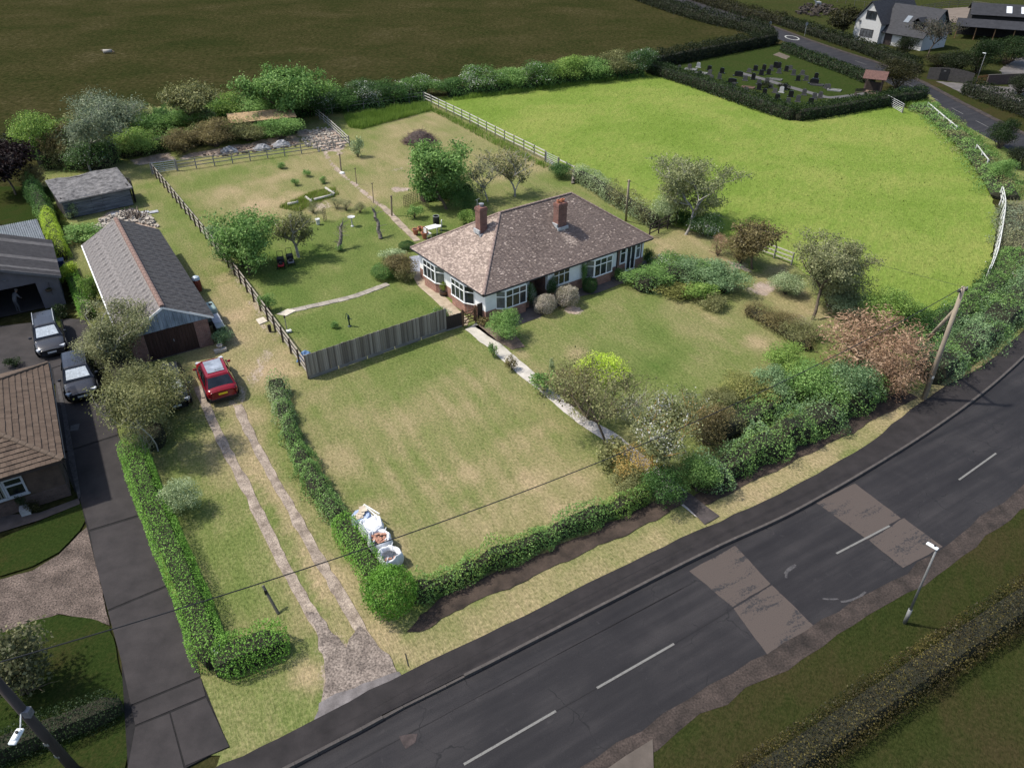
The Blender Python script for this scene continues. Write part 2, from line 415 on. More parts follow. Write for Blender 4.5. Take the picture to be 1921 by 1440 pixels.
M_ASPH = asphalt()
strip('road', offset(KERB, -.25), offset(KERB, 6.0), -.11, M_ASPH)
m_pave = mat('pavement_asphalt', (.020, .017, .017), .9, .3, 1.1, .008, c2=(.027, .023, .023), fine=30)
i0 = next(i for i, p in enumerate(KERB) if p.x > -40); i1 = next(i for i, p in enumerate(KERB) if p.x > 41)
KS = KERB[i0:i1]
pav_in = [p + Vector((0, 0, 0)) for p in offset(KS, -1.32)]
for i, p in enumerate(pav_in): pav_in[i] = p + Vector((-.6, .8, 0)) * (mnoise.noise(p * 1.3) * .12 + (.55 if 20 < p.x < 31 else 0) * math.sin((p.x - 20) / 11 * math.pi if 20 < p.x < 31 else 0))
strip('pavement', pav_in, offset(KS, -.11), .035, m_pave)
strip('road_edge_dirt', [p + Vector((.5, -.85, 0)) * (.25 * mnoise.noise(p * .8)) for p in offset(KERB, 5.3)], [p + Vector((.5, -.85, 0)) * (.35 * mnoise.noise(p * .5)) for p in offset(KERB, 6.15)], -.086, mat('verge_dirt', (.030, .024, .02), .95, .4, 1.2, .02, c2=(.06, .045, .038), fine=12, grain=1.3), z1=-.082)
# kerb of separate stones
kerb = tag(link('kerb', None), kind='structure')
m_kerb = mat('kerb_concrete', (.075, .066, .06), .9, .3, 2, .01)
acc = 0.; last = KERB[i0]
for k, p in enumerate(KS[1:]):
    d = p - last
    if d.length >= .9:
        n = max(1, round(d.length / .915))
        for q in range(n):
            a = last + d * (q / n); b = last + d * ((q + 1) / n); c = (a + b) / 2; s = Vector((-d.y, d.x, 0)).normalized() * .06
            kb = MB(); L = (b - a).length - .012
            drop = -.05 if -5.2 < c.x < -1.8 or -13.5 < c.x < -8.8 else 0
            kb.box((0, 0, 0), (L, .125, .3 + drop)); me = kb.mesh('kerb_stone', m_kerb)
            o = link('kerb_stone', me, kerb, (c.x + s.x, c.y + s.y, -.105 + drop / 2), math.atan2(d.y, d.x)); o.rotation_euler.x = random.Random(k * 7 + q).uniform(-.02, .02)
        last = p
# painted centre marks, worn
def wornpaint(name, c, cut=.5):
    m, nt, bs = newmat(name); co = coords(nt)
    f = noise(nt, co, 6, 5, .75); g = noise(nt, co, 30, 3, .7)
    k = ramp(nt, math_n(nt, 'ADD', math_n(nt, 'MULTIPLY', f, .6), math_n(nt, 'MULTIPLY', g, .4)), [(cut - .07, 0.), (cut + .03, 1.)])
    nt.links.new(mixc(nt, k, (.022, .0205, .022), c), bs.inputs['Base Color']); bs.inputs['Roughness'].default_value = .8; return m
m_mark = wornpaint('road_paint', (.14, .136, .125), .43)
for a, b in (((870, 1430), (1043, 1330)), ((1120, 1287), (1265, 1204)), ((1570, 1035), (1670, 983)), ((1800, 897), (1870, 847)), ((1345, 1162), (1480, 1085)), ((640, 1562), (800, 1470))):
    if a[0] == 1345: continue
    A, B = P(*a), P(*b); d = (B - A).normalized(); s = Vector((-d.y, d.x, 0)) * .05
    sheet('road_marking', [A - s, B - s, B + s, A + s], -.098, m_mark)
for q in (60, 66, 72, 78, 84, 90, 96, 102, 110, 118, 126, 134):
    i = next((i for i, p in enumerate(MID) if p.y > q and p.x > 40), None)
    A, B = MID[i], MID[i + 3]; d = (B - A).normalized(); s = Vector((-d.y, d.x, 0)) * .05
    sheet('road_marking', [A - s, B - s, B + s, A + s], -.098, m_mark)
# speed roundel painted on the far road
c = P(1486, 70); mb = MB(); n = 28
for r0, r1 in ((1.0, 1.25),):
    vs = []; 
    for i in range(n):
        t = 2 * math.pi * i / n
        for r in (r0, r1): vs.append((c.x + math.cos(t) * r, c.y + math.sin(t) * r * 2.1, -.097))
    mb.add(vs, [(2 * i, 2 * i + 1, (2 * i + 3) % (2 * n), (2 * i + 2) % (2 * n)) for i in range(n)])
tag(mb.build('road_marking', mat('old_paint', (.3, .3, .28), .8)), kind='structure')
# buff repair patches
def buff():
    m, nt, bs = newmat('buff_surfacing'); co = coords(nt); st = coords(nt, (.35, 1.6, 1), R(-31))
    a = noise(nt, st, 1.1, 4, .65, .3); b = noise(nt, co, 9, 4, .8); f = noise(nt, co, 30, 3, .7)
    k = ramp(nt, math_n(nt, 'ADD', math_n(nt, 'MULTIPLY', a, .62), math_n(nt, 'MULTIPLY', b, .38)), [(.42, 0.), (.47, 1.)])
    col = mixc(nt, k, (.019, .0178, .019), (.062, .0475, .04)); col = mixc(nt, 1., col, ramp(nt, f, [(.3, .75), (.7, 1.2)]), 'MULTIPLY')
    nt.links.new(col, bs.inputs['Base Color']); bs.inputs['Roughness'].default_value = .9; return m
m_patch = buff()
def patch(name, quad, z=-.101, m=m_patch, amp=.03): sheet(name, PX(quad), z, m, amp, .25, 5)
patch('road_patch', [(1294, 1068), (1380, 1020), (1447, 1092), (1376, 1135)])
patch('road_patch', [(1377, 1138), (1449, 1094), (1530, 1172), (1440, 1224)])
patch('road_patch', [(1532, 940), (1605, 903), (1690, 968), (1628, 1008)])
patch('road_patch', [(1632, 1010), (1696, 969), (1770, 1022), (1695, 1062)])
patch('road_patch', [(748, 1378), (782, 1372), (778, 1388), (762, 1400)], m=mat('tar_repair', (.05, .038, .036), .9, .4, 4))
# pale worn scrape round a cover
c = P(1545, 1085); rnd = random.Random(4)
for k in range(7):
    t0 = rnd.uniform(1.6, 5.2); L = rnd.uniform(.3, .9); r = rnd.uniform(1.15, 1.6); pts = []
    for i in range(10): pts.append((c.x + math.cos(t0 + L * i / 9) * r * 1.25, c.y + math.sin(t0 + L * i / 9) * r * .8))
    for i in range(9, -1, -1): pts.append((c.x + math.cos(t0 + L * i / 9) * (r + .09) * 1.25, c.y + math.sin(t0 + L * i / 9) * (r + .12) * .8))
    sheet('road_patch', pts, -.099 + k * .0004, wornpaint('scuffed_asphalt', (.06, .056, .056), .5))
sheet('concrete_pad', PX([(1120, 1455), (1172, 1418), (1224, 1386), (1228, 1470)], -.09), -.06, mat('pad_concrete', (.085, .07, .058), .9, .2, 2), .01)
# cracks along pavement and drains
m_tar = mat('tar_line', (.012, .011, .012), .8, .2)
def line_sheet(name, pxs, wd, z, m, amp=.02, seed=3):
    pts = catmull(PX(pxs), .5); l = offset(pts, wd / 2); r = offset(pts, -wd / 2)
    return sheet(name, l + r[::-1], z, m, amp, .3, seed)
line_sheet('pavement_crack', [(800, 1282), (905, 1222), (1100, 1120), (1300, 1020)], .025, .039, m_tar, .01)
line_sheet('pavement_crack', [(760, 1225), (766, 1250)], .03, .039, m_tar, .01)
tag(sheet('drain_cover', PX([(1700, 838), (1712, 832), (1706, 826), (1694, 833)]), -.1, m_tar))
line_sheet('road_joint', [(640, 1440), (1110, 1190), (1300, 1090)], .03, -.102, m_tar, .03)
line_sheet('road_joint', [(1043, 1330), (1120, 1287)], .03, -.102, m_tar, .02)
line_sheet('road_joint', [(1265, 1204), (1372, 1140)], .04, -.102, m_tar, .02)

# --- garden ground: one grid carrying how dry / how bare each spot is
def sdist(pts, poly):
    """signed distance (inside > 0) of (n,2) points to polygon"""
    poly = np.array([(p[0], p[1]) for p in poly]); n = len(poly); dmin = np.full(len(pts), 1e9); ins = np.zeros(len(pts), bool)
    for i in range(n):
        a = poly[i]; b = poly[(i + 1) % n]; ab = b - a; t = np.clip(((pts - a) @ ab) / (ab @ ab + 1e-9), 0, 1)
        dmin = np.minimum(dmin, np.linalg.norm(pts - a - t[:, None] * ab, axis=1))
        c = ((a[1] > pts[:, 1]) != (b[1] > pts[:, 1])) & (pts[:, 0] < (b[0] - a[0]) * (pts[:, 1] - a[1]) / (b[1] - a[1] + 1e-12) + a[0]); ins ^= c
    return np.where(ins, dmin, -dmin)
def ldist(pts, line):
    line = np.array([(p[0], p[1]) for p in line]); d = np.full(len(pts), 1e9)
    for a, b in zip(line[:-1], line[1:]):
        ab = b - a; t = np.clip(((pts - a) @ ab) / (ab @ ab + 1e-9), 0, 1); d = np.minimum(d, np.linalg.norm(pts - a - t[:, None] * ab, axis=1))
    return d
PLOT = PX([(45, 330), (95, 240), (180, 205), (400, 195), (600, 195), (800, 180), (870, 180), (1045, 290), (1110, 325), (1240, 410), (1460, 465), (1580, 545), (1680, 600), (1790, 590), (1860, 520), (1885, 440), (1880, 370), (1820, 280), (1745, 200), (1700, 190), (1690, 178), (1745, 176)]) + [Vector((58, 100, 0)), Vector((58, 84, 0)), Vector((53, 64, 0)), Vector((46, 54.5, 0)), Vector((39.5, 47.5, 0)), Vector((28, 38, 0))] + [p for p in offset(KERB, -.7)[::-1] if -13.5 < p.x < 27.5 and p.y < 60] + PX([(395, 1432), (350, 1290), (245, 1000), (190, 820), (150, 640), (120, 520), (70, 420), (45, 360)])
gx0, gx1, gy0, gy1, gs = -52., 62., 13., 118., .36
nx, ny = int((gx1 - gx0) / gs), int((gy1 - gy0) / gs)
X, Y = np.meshgrid(gx0 + np.arange(nx + 1) * gs, gy0 + np.arange(ny + 1) * gs); GP = np.stack([X.ravel(), Y.ravel()], 1)
keep = sdist(GP, PLOT) > -.05
quads = []
idx = np.arange((nx + 1) * (ny + 1)).reshape(ny + 1, nx + 1)
q4 = np.stack([idx[:-1, :-1], idx[:-1, 1:], idx[1:, 1:], idx[1:, :-1]], -1).reshape(-1, 4)
q4 = q4[keep[q4].all(1)]
used = np.unique(q4); remap = -np.ones(len(GP), int); remap[used] = np.arange(len(used)); GPu = GP[used]; q4 = remap[q4]
g3 = np.column_stack([GPu, np.zeros(len(GPu))])
wob = .35 * vnoise(g3, 1.1) + .25 * vnoise(g3, 2.7, 3)
dry = np.full(len(GPu), .52); dirt = np.zeros(len(GPu))
def zone(arr, px, val, feather=.7, k=1.0):
    s = np.clip((sdist(GPu, PX(px)) + wob * feather * 1.5) / feather + .5, 0, 1) * k
    arr[:] = arr * (1 - s) + val * s
def trail(arr, px, half, val, feather=.35):
    s = np.clip((half - ldist(GPu, catmull(PX(px), 2)) + wob * feather) / feather + .5, 0, 1)
    arr[:] = np.maximum(arr, val * s) if val > 0 else arr * (1 - s)
def blob(arr, x, y, r, val):
    c = P(x, y); s = np.clip(1.4 - np.hypot(GPu[:, 0] - c.x, GPu[:, 1] - c.y) / r + wob * 1.1, 0, 1) * (.7 if arr is dry else 1); arr[:] = arr * (1 - s) + val * s
zone(dry, [(560, 715), (840, 628), (960, 720), (1160, 860), (1190, 940), (760, 1100), (640, 960), (545, 800)], .62, 1.5)
zone(dry, [(570, 715), (840, 628), (900, 680), (620, 780)], .45, 2.5, .8)
zone(dry, [(880, 610), (1180, 530), (1330, 560), (1480, 660), (1400, 730), (1250, 790), (1050, 720), (960, 650)], .46, 1.5)
zone(dry, [(1050, 570), (1180, 540), (1330, 570), (1450, 660), (1300, 640), (1150, 590)], .60, 3., .7)
zone(dry, [(400, 430), (700, 385), (790, 470), (740, 530), (540, 590), (500, 560)], .34, 1.)
zone(dry, [(540, 600), (735, 535), (850, 590), (590, 668)], .30, .8)
zone(dry, [(740, 395), (800, 375), (880, 420), (800, 450)], .38, 1.)
zone(dry, [(290, 325), (640, 275), (800, 195), (1050, 305), (980, 345), (780, 345), (700, 385), (420, 425)], .66, 1.5)
zone(dry, [(290, 330), (560, 285), (430, 350), (330, 370)], .52, 3)
zone(dry, [(780, 370), (1050, 320), (1220, 420), (1100, 380), (900, 400)], .5, 1.5)
zone(dry, [(250, 330), (285, 330), (470, 560), (380, 520), (330, 470)], .5, 1.2)
zone(dry, [(440, 520), (480, 560), (570, 700), (505, 720), (560, 900), (770, 1190), (690, 1240), (560, 1180), (400, 790), (330, 660), (390, 560)], .8, 1.2)
zone(dry, [(340, 880), (420, 850), (560, 1150), (440, 1190), (400, 1150), (340, 960)], .46, 1.0)
zone(dry, [(330, 830), (400, 800), (450, 900), (380, 930)], .68, 1.0)
zone(dry, [(465, 880), (520, 960), (620, 1160), (585, 1150), (510, 1010)], .36, .5)
zone(dry, [(465, 730), (520, 740), (590, 920), (650, 1050), (600, 1010), (510, 860)], .5, .8)
zone(dry, [(400, 1290), (590, 1255), (600, 1340), (430, 1400)], .5, .8)
zone(dry, [(560, 1250), (600, 1240), (590, 1310), (550, 1290)], .85, .6)
zone(dry, [(750, 1190), (1300, 950), (1345, 985), (780, 1270)], .72, .7)
zone(dry, [(1310, 950), (1640, 775), (1860, 665), (1860, 690), (1480, 920), (1340, 980)], .76, .7)
zone(dry, [(1210, 450), (1290, 430), (1400, 520), (1310, 490)], .72, 1.)
zone(dry, [(1400, 520), (1470, 500), (1560, 600), (1480, 600)], .74, 1.)
zone(dry, [(1060, 318), (1120, 345), (1230, 420), (1150, 380)], .75, 1.)
zone(dry, [(200, 290), (330, 290), (600, 240), (640, 270), (330, 318), (240, 325)], .55, 1.)
zone(dry, [(640, 200), (800, 190), (810, 210), (660, 240)], .3, .6)
zone(dry, [(1700, 195), (1790, 270), (1860, 380), (1860, 480), (1800, 580), (1921, 560), (1921, 300), (1760, 195)], .45, .8)
for x, y, r, v in ((640, 860, 1.3, .85), (690, 960, 1., .85), (760, 790, 1.1, .82), (880, 770, .9, .85), (960, 830, 1.1, .84), (1020, 800, .7, .85), (820, 910, 1.0, .9), (930, 985, 1.3, .95), (1080, 900, 1.0, .92), (1060, 960, 1.2, .85), (740, 1010, 1., .8), (890, 890, .8, .85), (720, 900, .8, .85), (1000, 900, .9, .85),
                   (1085, 665, .8, .9), (1340, 600, 1., .8), (1420, 640, .9, .85), (980, 665, .5, .8), (500, 380, 2.2, .9), (560, 370, 1.6, .9), (430, 360, 1.5, .85), (620, 400, 2., .9), (450, 590, 1., .95), (470, 640, 1.0, .95), (420, 520, .9, .9), (500, 690, .8, .95), (470, 780, .8, .9), (700, 1210, 1., .95), (740, 1230, .8, .95), (640, 330, 1.5, .8), (680, 300, 1.5, .8), (870, 260, 2, .72), (740, 300, 1.5, .8), (1170, 380, 1.2, .9), (1250, 470, 1.2, .85), (470, 1240, .6, .6), (575, 1270, .7, .95)): blob(dry, x, y, r, v)
# dry mowing stripes on the front lawn, along the garden's axis
ca, sa = math.cos(R(118)), math.sin(R(118)); lat = -GPu[:, 0] * sa + GPu[:, 1] * ca
inlawn = np.clip(sdist(GPu, PX([(560, 760), (900, 660), (1160, 860), (1150, 930), (760, 1080), (600, 900)])) / 1.5, 0, 1)
dry += inlawn * .085 * np.sin(lat * 2 * math.pi / 1.25 + 1.2 * vnoise(g3, .5, 5)) * np.clip(.6 + vnoise(g3, .35, 8), 0, 1.4)
dry -= .045
dry += .10 * vnoise(g3, .8, 11) + .08 * vnoise(g3, .3, 12)
# wheel tracks, worn ground
TRACKS = ([(372, 725), (388, 765), (420, 835), (470, 930), (535, 1065), (590, 1160), (632, 1235)], [(445, 760), (482, 840), (540, 945), (620, 1085), (680, 1185), (722, 1255)])
for px in TRACKS: trail(dirt, px, .05, .55, .5)
trail(dirt, [(415, 470), (470, 560), (520, 640)], .45, .5, .6); trail(dirt, [(500, 660), (480, 700), (440, 760)], .6, .47, .6)
zone(dirt, [(585, 1185), (635, 1180), (680, 1205), (755, 1262), (590, 1345), (600, 1260)], .62, .8)
zone(dirt, [(170, 430), (200, 395), (265, 390), (300, 430), (240, 440)], .75, .8)
zone(dirt, [(590, 275), (560, 245), (625, 240), (650, 265), (640, 290)], .95, .8)
trail(dirt, [(610, 285), (620, 305), (640, 325), (670, 350), (720, 390)], .3, .75, .5)
zone(dirt, [(330, 300), (360, 287), (560, 250), (560, 270), (420, 290)], .75, .8)
zone(dirt, [(240, 300), (320, 285), (330, 300), (260, 310)], .7, .5); zone(dirt, [(110, 335), (215, 315), (225, 322), (110, 348)], .6, .5)
for x, y, r, v in ((745, 355, 1.0, .8), (1240, 920, .6, .6), (745, 318, .9, .55), (600, 388, 1.6, .5), (1385, 500, 1.3, .62), (1430, 540, 1.4, .7), (1500, 600, 1.6, .5), (1075, 582, .7, .8), (1010, 595, .5, .6), (920, 600, .6, .5), (1600, 650, 1.2, .5), (165, 535, .9, .7), (1310, 590, .3, .3)): blob(dirt, x, y, r, v)
me = bpy.data.meshes.new('garden_ground')
gz = .018 * vnoise(g3, .9, 2) + .012 * vnoise(g3, 2.3, 4)
me.vertices.add(len(GPu)); me.vertices.foreach_set('co', np.column_stack([GPu, gz - .012]).astype(np.float32).ravel())
me.loops.add(q4.size); me.loops.foreach_set('vertex_index', q4.ravel().astype(np.int32))
me.polygons.add(len(q4)); me.polygons.foreach_set('loop_start', np.arange(0, q4.size, 4, dtype=np.int32)); me.polygons.foreach_set('loop_total', np.full(len(q4), 4, np.int32))
for nm, a in (('dry', dry), ('dirt', dirt)):
    at = me.attributes.new(nm, 'FLOAT', 'POINT'); at.data.foreach_set('value', np.clip(a, 0, 1.2).astype(np.float32))
me.materials.append(m_garden); me.update(calc_edges=True); me.polygons.foreach_set('use_smooth', [True] * len(me.polygons))
tag(link('garden_ground', me), kind='structure')

m_track = mat('gravel_track', (.24, .188, .145), .95, .4, 1.6, .02, c2=(.37, .305, .245), fine=20, grain=1.3)
for k, px in enumerate(TRACKS): line_sheet('wheel_track', px, .5, .024 + .002 * k, m_track, .075, 5 + k)
PADDOCK = PX([(797, 187), (850, 180), (1000, 162), (1210, 135), (1350, 172), (1488, 222), (1560, 212), (1662, 190), (1735, 215), (1800, 280), (1855, 355), (1872, 400), (1868, 450), (1850, 510), (1800, 570), (1700, 600), (1600, 575), (1480, 492), (1420, 470), (1270, 425), (1160, 365), (1080, 325), (1040, 303), (920, 245)])
sheet('paddock', PADDOCK, .03, m_paddock, .25, .5, 7)
# hard surfaces
m_conc = mat('old_concrete', (.36, .33, .29), .9, .3, 1.5, .01, c2=(.44, .41, .37), fine=20)
m_slab = mat('buff_slab', (.34, .27, .19), .9, .3, 1.2, .01, c2=(.42, .35, .26), fine=20)
m_dslab = mat('grey_paving', (.085, .075, .072), .9, .35, 1.3, .01, c2=(.12, .105, .1), fine=18)
m_joint = mat('joint_dirt', (.16, .13, .1), .95, .3)
sheet('front_path', PX([(872, 618), (893, 606), (950, 655), (1010, 705), (1052, 745), (1040, 757), (985, 712), (925, 660)]), .022, mat('white_concrete', (.42, .39, .34), .9, .22, 1.2, .01, fine=14), .05, .3, 3)
sheet('front_path', PX([(1040, 757), (1052, 745), (1100, 785), (1150, 810), (1215, 860), (1290, 925), (1346, 968), (1322, 982), (1268, 940), (1180, 862), (1130, 825), (1085, 795)]), .022, mat('path_concrete', (.42, .39, .36), .9, .3, 1.5, .01, fine=14), .05, .3, 4)
sheet('entrance_path', PX([(1268, 932), (1288, 922), (1350, 968), (1322, 984)]), .027, mat('dark_path', (.06, .05, .048), .9, .3, 2, .01), .03, .3, 5)
terr = sheet('terrace', PX([(766, 505), (793, 508), (800, 530), (838, 560), (880, 600), (876, 612), (850, 600), (822, 570), (783, 535), (778, 525)]), .020, m_slab, .02, .5, 6)
m_gslab = mat('gravel_grey', (.26, .27, .3), .9, .4, 3, .02, fine=10)
sheet('gravel_bed', PX([(768, 482), (795, 478), (800, 512), (770, 508)]), .024, m_gslab, .05, .3, 6)
sheet('front_terrace', PX([(905, 590), (985, 570), (1060, 545), (1140, 520), (1212, 488), (1216, 498), (1185, 525), (1120, 550), (1085, 556), (1000, 600), (960, 615), (935, 612)]), .022, m_dslab, .06, .4, 8)
for pl in ([(1100, 545), (1108, 552), (1118, 553)], [(1170, 516), (1180, 525), (1190, 520)], [(1130, 530), (1145, 538)], [(1040, 575), (1055, 582)], [(960, 600), (985, 605)], [(1145, 521), (1158, 531), (1172, 533)]): line_sheet('terrace_joint', pl, .03, .027, m_joint, .01)
# side path of separate slabs
sp = tag(link('garden_path', None), kind='structure')
pts = catmull(PX([(541, 584), (600, 571), (660, 557), (700, 543), (738, 529)]), .1); rnd = random.Random(3); L = 0; i = 0
while i < len(pts) - 8:
    j = min(len(pts) - 1, i + rnd.choice((5, 6, 7, 8))); a, b = pts[i], pts[j]; d = (b - a); s = Vector((-d.y, d.x, 0)).normalized()
    mb = MB(); w_ = rnd.uniform(.26, .31); u = d.normalized() * .012; e = rnd.uniform(-.03, .03)
    mb.prism([a + u - s * (w_ + e), b - u - s * (w_ - e), b - u + s * w_, a + u + s * w_], -.02, .022 + rnd.uniform(0, .012)); mb.build('slab', mat('path_slab', (.28, .25, .21), .9, .35, 1.4, .01, fine=16), sp); i = j
for k, q in enumerate(([(519, 590), (540, 580), (556, 583), (537, 593)], [(480, 600), (494, 595), (502, 603), (487, 609)])):
    mb = MB(); mb.prism(PX(q), -.02, .045); mb.build('slab', mat('pale_slab', (.5, .45, .37), .9, .25, 2, .01), sp)
sp2 = tag(link('kitchen_path', None), kind='structure')
pts = catmull(PX([(783, 452), (768, 437), (750, 420), (735, 404), (716, 385)]), .1); i = 0
while i < len(pts) - 8:
    j = min(len(pts) - 1, i + rnd.choice((7, 9, 11))); a, b = pts[i], pts[j]; d = (b - a); s = Vector((-d.y, d.x, 0)).normalized() * rnd.uniform(.26, .34)
    u = d.normalized() * .02; mb = MB(); mb.prism([a + u - s, b - u - s, b - u + s, a + u + s], -.02, .02 + rnd.uniform(0, .015)); mb.build('slab', mat('worn_slab', (.3, .24, .18), .9, .35, 1.4, .01), sp2); i = j
sheet('front_bed', PX([(762, 1185), (840, 1110), (1000, 1045), (1180, 965), (1275, 915), (1300, 935), (1210, 985), (1000, 1080), (880, 1135), (790, 1182)]), .024, m_soil_shade, .12, .3, 9)
sheet('hedge_shade', PX([(1290, 935), (1400, 880), (1560, 800), (1690, 730), (1720, 745), (1600, 810), (1440, 890), (1320, 948)]), .024, m_soil_shade, .15, .3, 10)  # dark sheet that paints the shade under the mixed front hedge
sheet('flower_bed', PX([(890, 612), (915, 604), (960, 620), (985, 650), (960, 656), (930, 640)]), .022, mat('bed_soil', (.15, .11, .085), .95, .4, 2, .02), .08, .3, 11)
sheet('drive_mouth', PX([(575, 1145), (598, 1148), (648, 1215), (672, 1172), (690, 1182), (745, 1262), (700, 1300), (597, 1342), (610, 1265), (600, 1205)]), .0285, mat('broken_tarmac', (.16, .128, .108), .95, .45, 1.1, .02, c2=(.26, .215, .18), fine=13, grain=1.5), .16, .3, 14)
sheet('drive_apron', PX([(598, 1318), (680, 1282), (745, 1262), (762, 1280), (640, 1338), (592, 1362)]), .0325, mat('grey_apron', (.13, .115, .11), .9, .4, 1.2, .01, c2=(.21, .19, .185), fine=22), .12, .3, 12)
sheet('drive_apron', PX([(592, 1362), (640, 1338), (762, 1280), (820, 1262), (700, 1330), (600, 1380)]), .040, m_pave, .0, .3, 12)
# --- neighbour's side
m_gravel = mat('shingle', (.10, .075, .06), .95, .5, 1.2, .03, c2=(.15, .115, .095), fine=14, grain=1.7)
sheet('shingle_drive', PX([(-300, 1220), (-300, 1090), (0, 1086), (60, 1070), (110, 1040), (150, 1000), (166, 985), (206, 1172), (170, 1160), (110, 1152), (50, 1168), (0, 1188)]), .0, m_gravel, .05, .3, 3)
sheet('neighbour_lawn', PX([(-300, 1100), (0, 1080), (60, 1062), (110, 1035), (150, 995), (160, 975), (152, 943), (0, 1010), (-300, 1130)]), .004, m_dark_lawn, .04, .3, 4)
sheet('neighbour_lawn', PX([(-300, 1230), (0, 1188), (50, 1168), (110, 1152), (170, 1160), (206, 1175), (246, 1325), (235, 1440), (100, 1600), (-300, 1500)]), .004, m_dark_lawn, .05, .3, 5)
sheet('neighbour_lawn', PX([(-300, 700), (-300, 380), (0, 350), (90, 350), (130, 420), (110, 450), (0, 420), (-100, 560), (0, 660), (25, 690), (0, 700)]), .002, m_dark_lawn, .05, .4, 6)
drv = tag(link('neighbour_drive', None), kind='structure')
m_cd = mat('drive_concrete', (.028, .0245, .0245), .9, .3, .8, .008, c2=(.040, .0345, .034), fine=26)
for k, pl in enumerate(([(-120, 690), (-120, 640), (0, 612), (130, 598), (160, 600), (190, 660), (100, 690), (0, 715)], [(100, 692), (190, 662), (205, 740), (222, 815), (112, 850), (104, 720)], [(113, 853), (223, 818), (245, 872), (270, 963), (168, 994), (150, 935)], [(169, 998), (271, 967), (292, 1003), (312, 1098), (202, 1144), (180, 1060)], [(203, 1148), (313, 1102), (345, 1135), (376, 1268), (246, 1322), (228, 1240)], [(247, 1326), (377, 1272), (386, 1305), (254, 1360)], [(254, 1364), (318, 1338), (345, 1440), (347, 1460), (200, 1520), (240, 1440)], [(321, 1337), (387, 1309), (430, 1400), (348, 1436)])):
    mb = MB(); mb.prism(PX(pl), -.06, .030 + .002 * (k % 3)); mb.build('concrete_panel', m_cd, drv)
mb = MB(); mb.prism(PX([(-118, 688), (-118, 642), (0, 614), (130, 600), (158, 602), (188, 660), (204, 740), (222, 815), (244, 872), (270, 965), (290, 1003), (312, 1100), (344, 1135), (376, 1270), (428, 1398), (348, 1440), (200, 1515), (240, 1440), (228, 1240), (180, 1060), (150, 936), (104, 720), (0, 712)]), -.06, .012); mb.build('drive_base', mat('joint_filler', (.012, .011, .011), .95, .3), drv)
mb = MB(); mb.prism(PX([(133, 799), (150, 795), (147, 807), (132, 809)]), .0, .038); mb.build('manhole_cover', mat('iron_cover', (.06, .06, .062), .7, .3), drv)
mb = MB(); mb.prism(PX([(148, 938), (130, 870), (118, 780), (106, 720), (112, 715), (128, 790), (142, 868), (152, 930)]), -.02, .06); mb.build('edging', mat('edging_stone', (.06, .055, .055), .9, .4, 6, .02), drv)
sheet('house_apron', PX([(-200, 1060), (-200, 1020), (0, 966), (72, 962), (148, 934), (150, 945), (75, 975), (0, 998)]), .012, mat('apron_slab', (.075, .062, .056), .9, .3, 1.5))
sheet('far_yard', [(75, 118), (66, 122), (66, 112), (72, 98), (90, 100), (110, 125), (105, 145), (88, 140), (80, 130)], -.07, mat('yard_concrete', (.11, .10, .095), .9, .3, .6), .3, .6, 5)
sheet('sand_arena', PX([(1740, 40), (1740, 18), (1830, 12), (1921, 22), (1990, 40), (1850, 45)]), -.06, mat('arena_sand', (.14, .11, .085), .95, .2, .5), .2, .8, 5)
# =================================================================== BUILDINGS
M_WHITE = mat('white_render', (.78, .78, .76), .8, .08, 1.5, .0, fine=30)
M_FRAME = mat('white_window_paint', (.82, .82, .8), .45, .06, 3)
M_BRICK = brickmat('red_brick', (.22, .085, .055), (.30, .13, .085), (.33, .28, .24))
M_BRICKD = brickmat('dark_brick', (.13, .06, .045), (.19, .09, .065), (.24, .2, .17))
M_GLASS = glassmat('window_glass'); M_GLASS2 = glassmat('curtained_glass', (.12, .125, .12), .12)
M_DARKWOOD = mat('dark_fascia', (.03, .022, .02), .6, .2)
M_LEAD = mat('lead_flashing', (.36, .37, .38), .6, .25, 6)
M_POT = mat('terracotta', (.34, .13, .07), .85, .25, 5)

def window(parent, a, b, z0, z1, cols, transom=None, name='window', fr=.055, depth=.07, glass=None, mat_=None, out=None, curtains=()):
    """frame between floor points a->b (2-D, parent's frame) with one pane per light; outward normal = right of a->b"""
    a = Vector((a[0], a[1], 0)); b = Vector((b[0], b[1], 0)); d = b - a; L = d.length; u = d / L; nrm = Vector((u.y, -u.x, 0))
    ang = math.atan2(u.y, u.x); M3 = Matrix.Rotation(ang, 3, 'Z')
    mb = MB()
    def bar(s0, s1, za, zb, dp=depth): mb.box(a + u * ((s0 + s1) / 2) + Vector((0, 0, (za + zb) / 2)), (s1 - s0, dp, zb - za), m=M3)
    bar(0, L, z0, z0 + fr, depth + .05); bar(0, L, z1 - fr, z1)
    xs = [L * i / cols for i in range(cols + 1)]
    for i, x in enumerate(xs):
        w_ = fr / (1 if i in (0, cols) else 1.4); x0 = min(max(0, x - w_ / 2), L - w_); bar(x0, x0 + w_, z0 + fr + .001, z1 - fr - .001, depth - .004)
    rows = [(z0 + fr, z1 - fr)]
    if transom:
        zt = z0 + (z1 - z0) * transom; bar(fr + .002, L - fr - .002, zt - fr / 2, zt + fr / 2, depth - .01); rows = [(z0 + fr, zt - fr / 2), (zt + fr / 2, z1 - fr)]
    w = mb.build(name, mat_ or M_FRAME, parent)
    for c in range(cols):
        for r, (za, zb) in enumerate(rows):
            g = MB(); g.box(a + u * ((xs[c] + xs[c + 1]) / 2) - nrm * .012 + Vector((0, 0, (za + zb) / 2)), (L / cols - fr * .9, .012, zb - za), m=M3)
            g.build('pane', (M_GLASS2 if c in curtains else (glass or M_GLASS)), w)
    return w

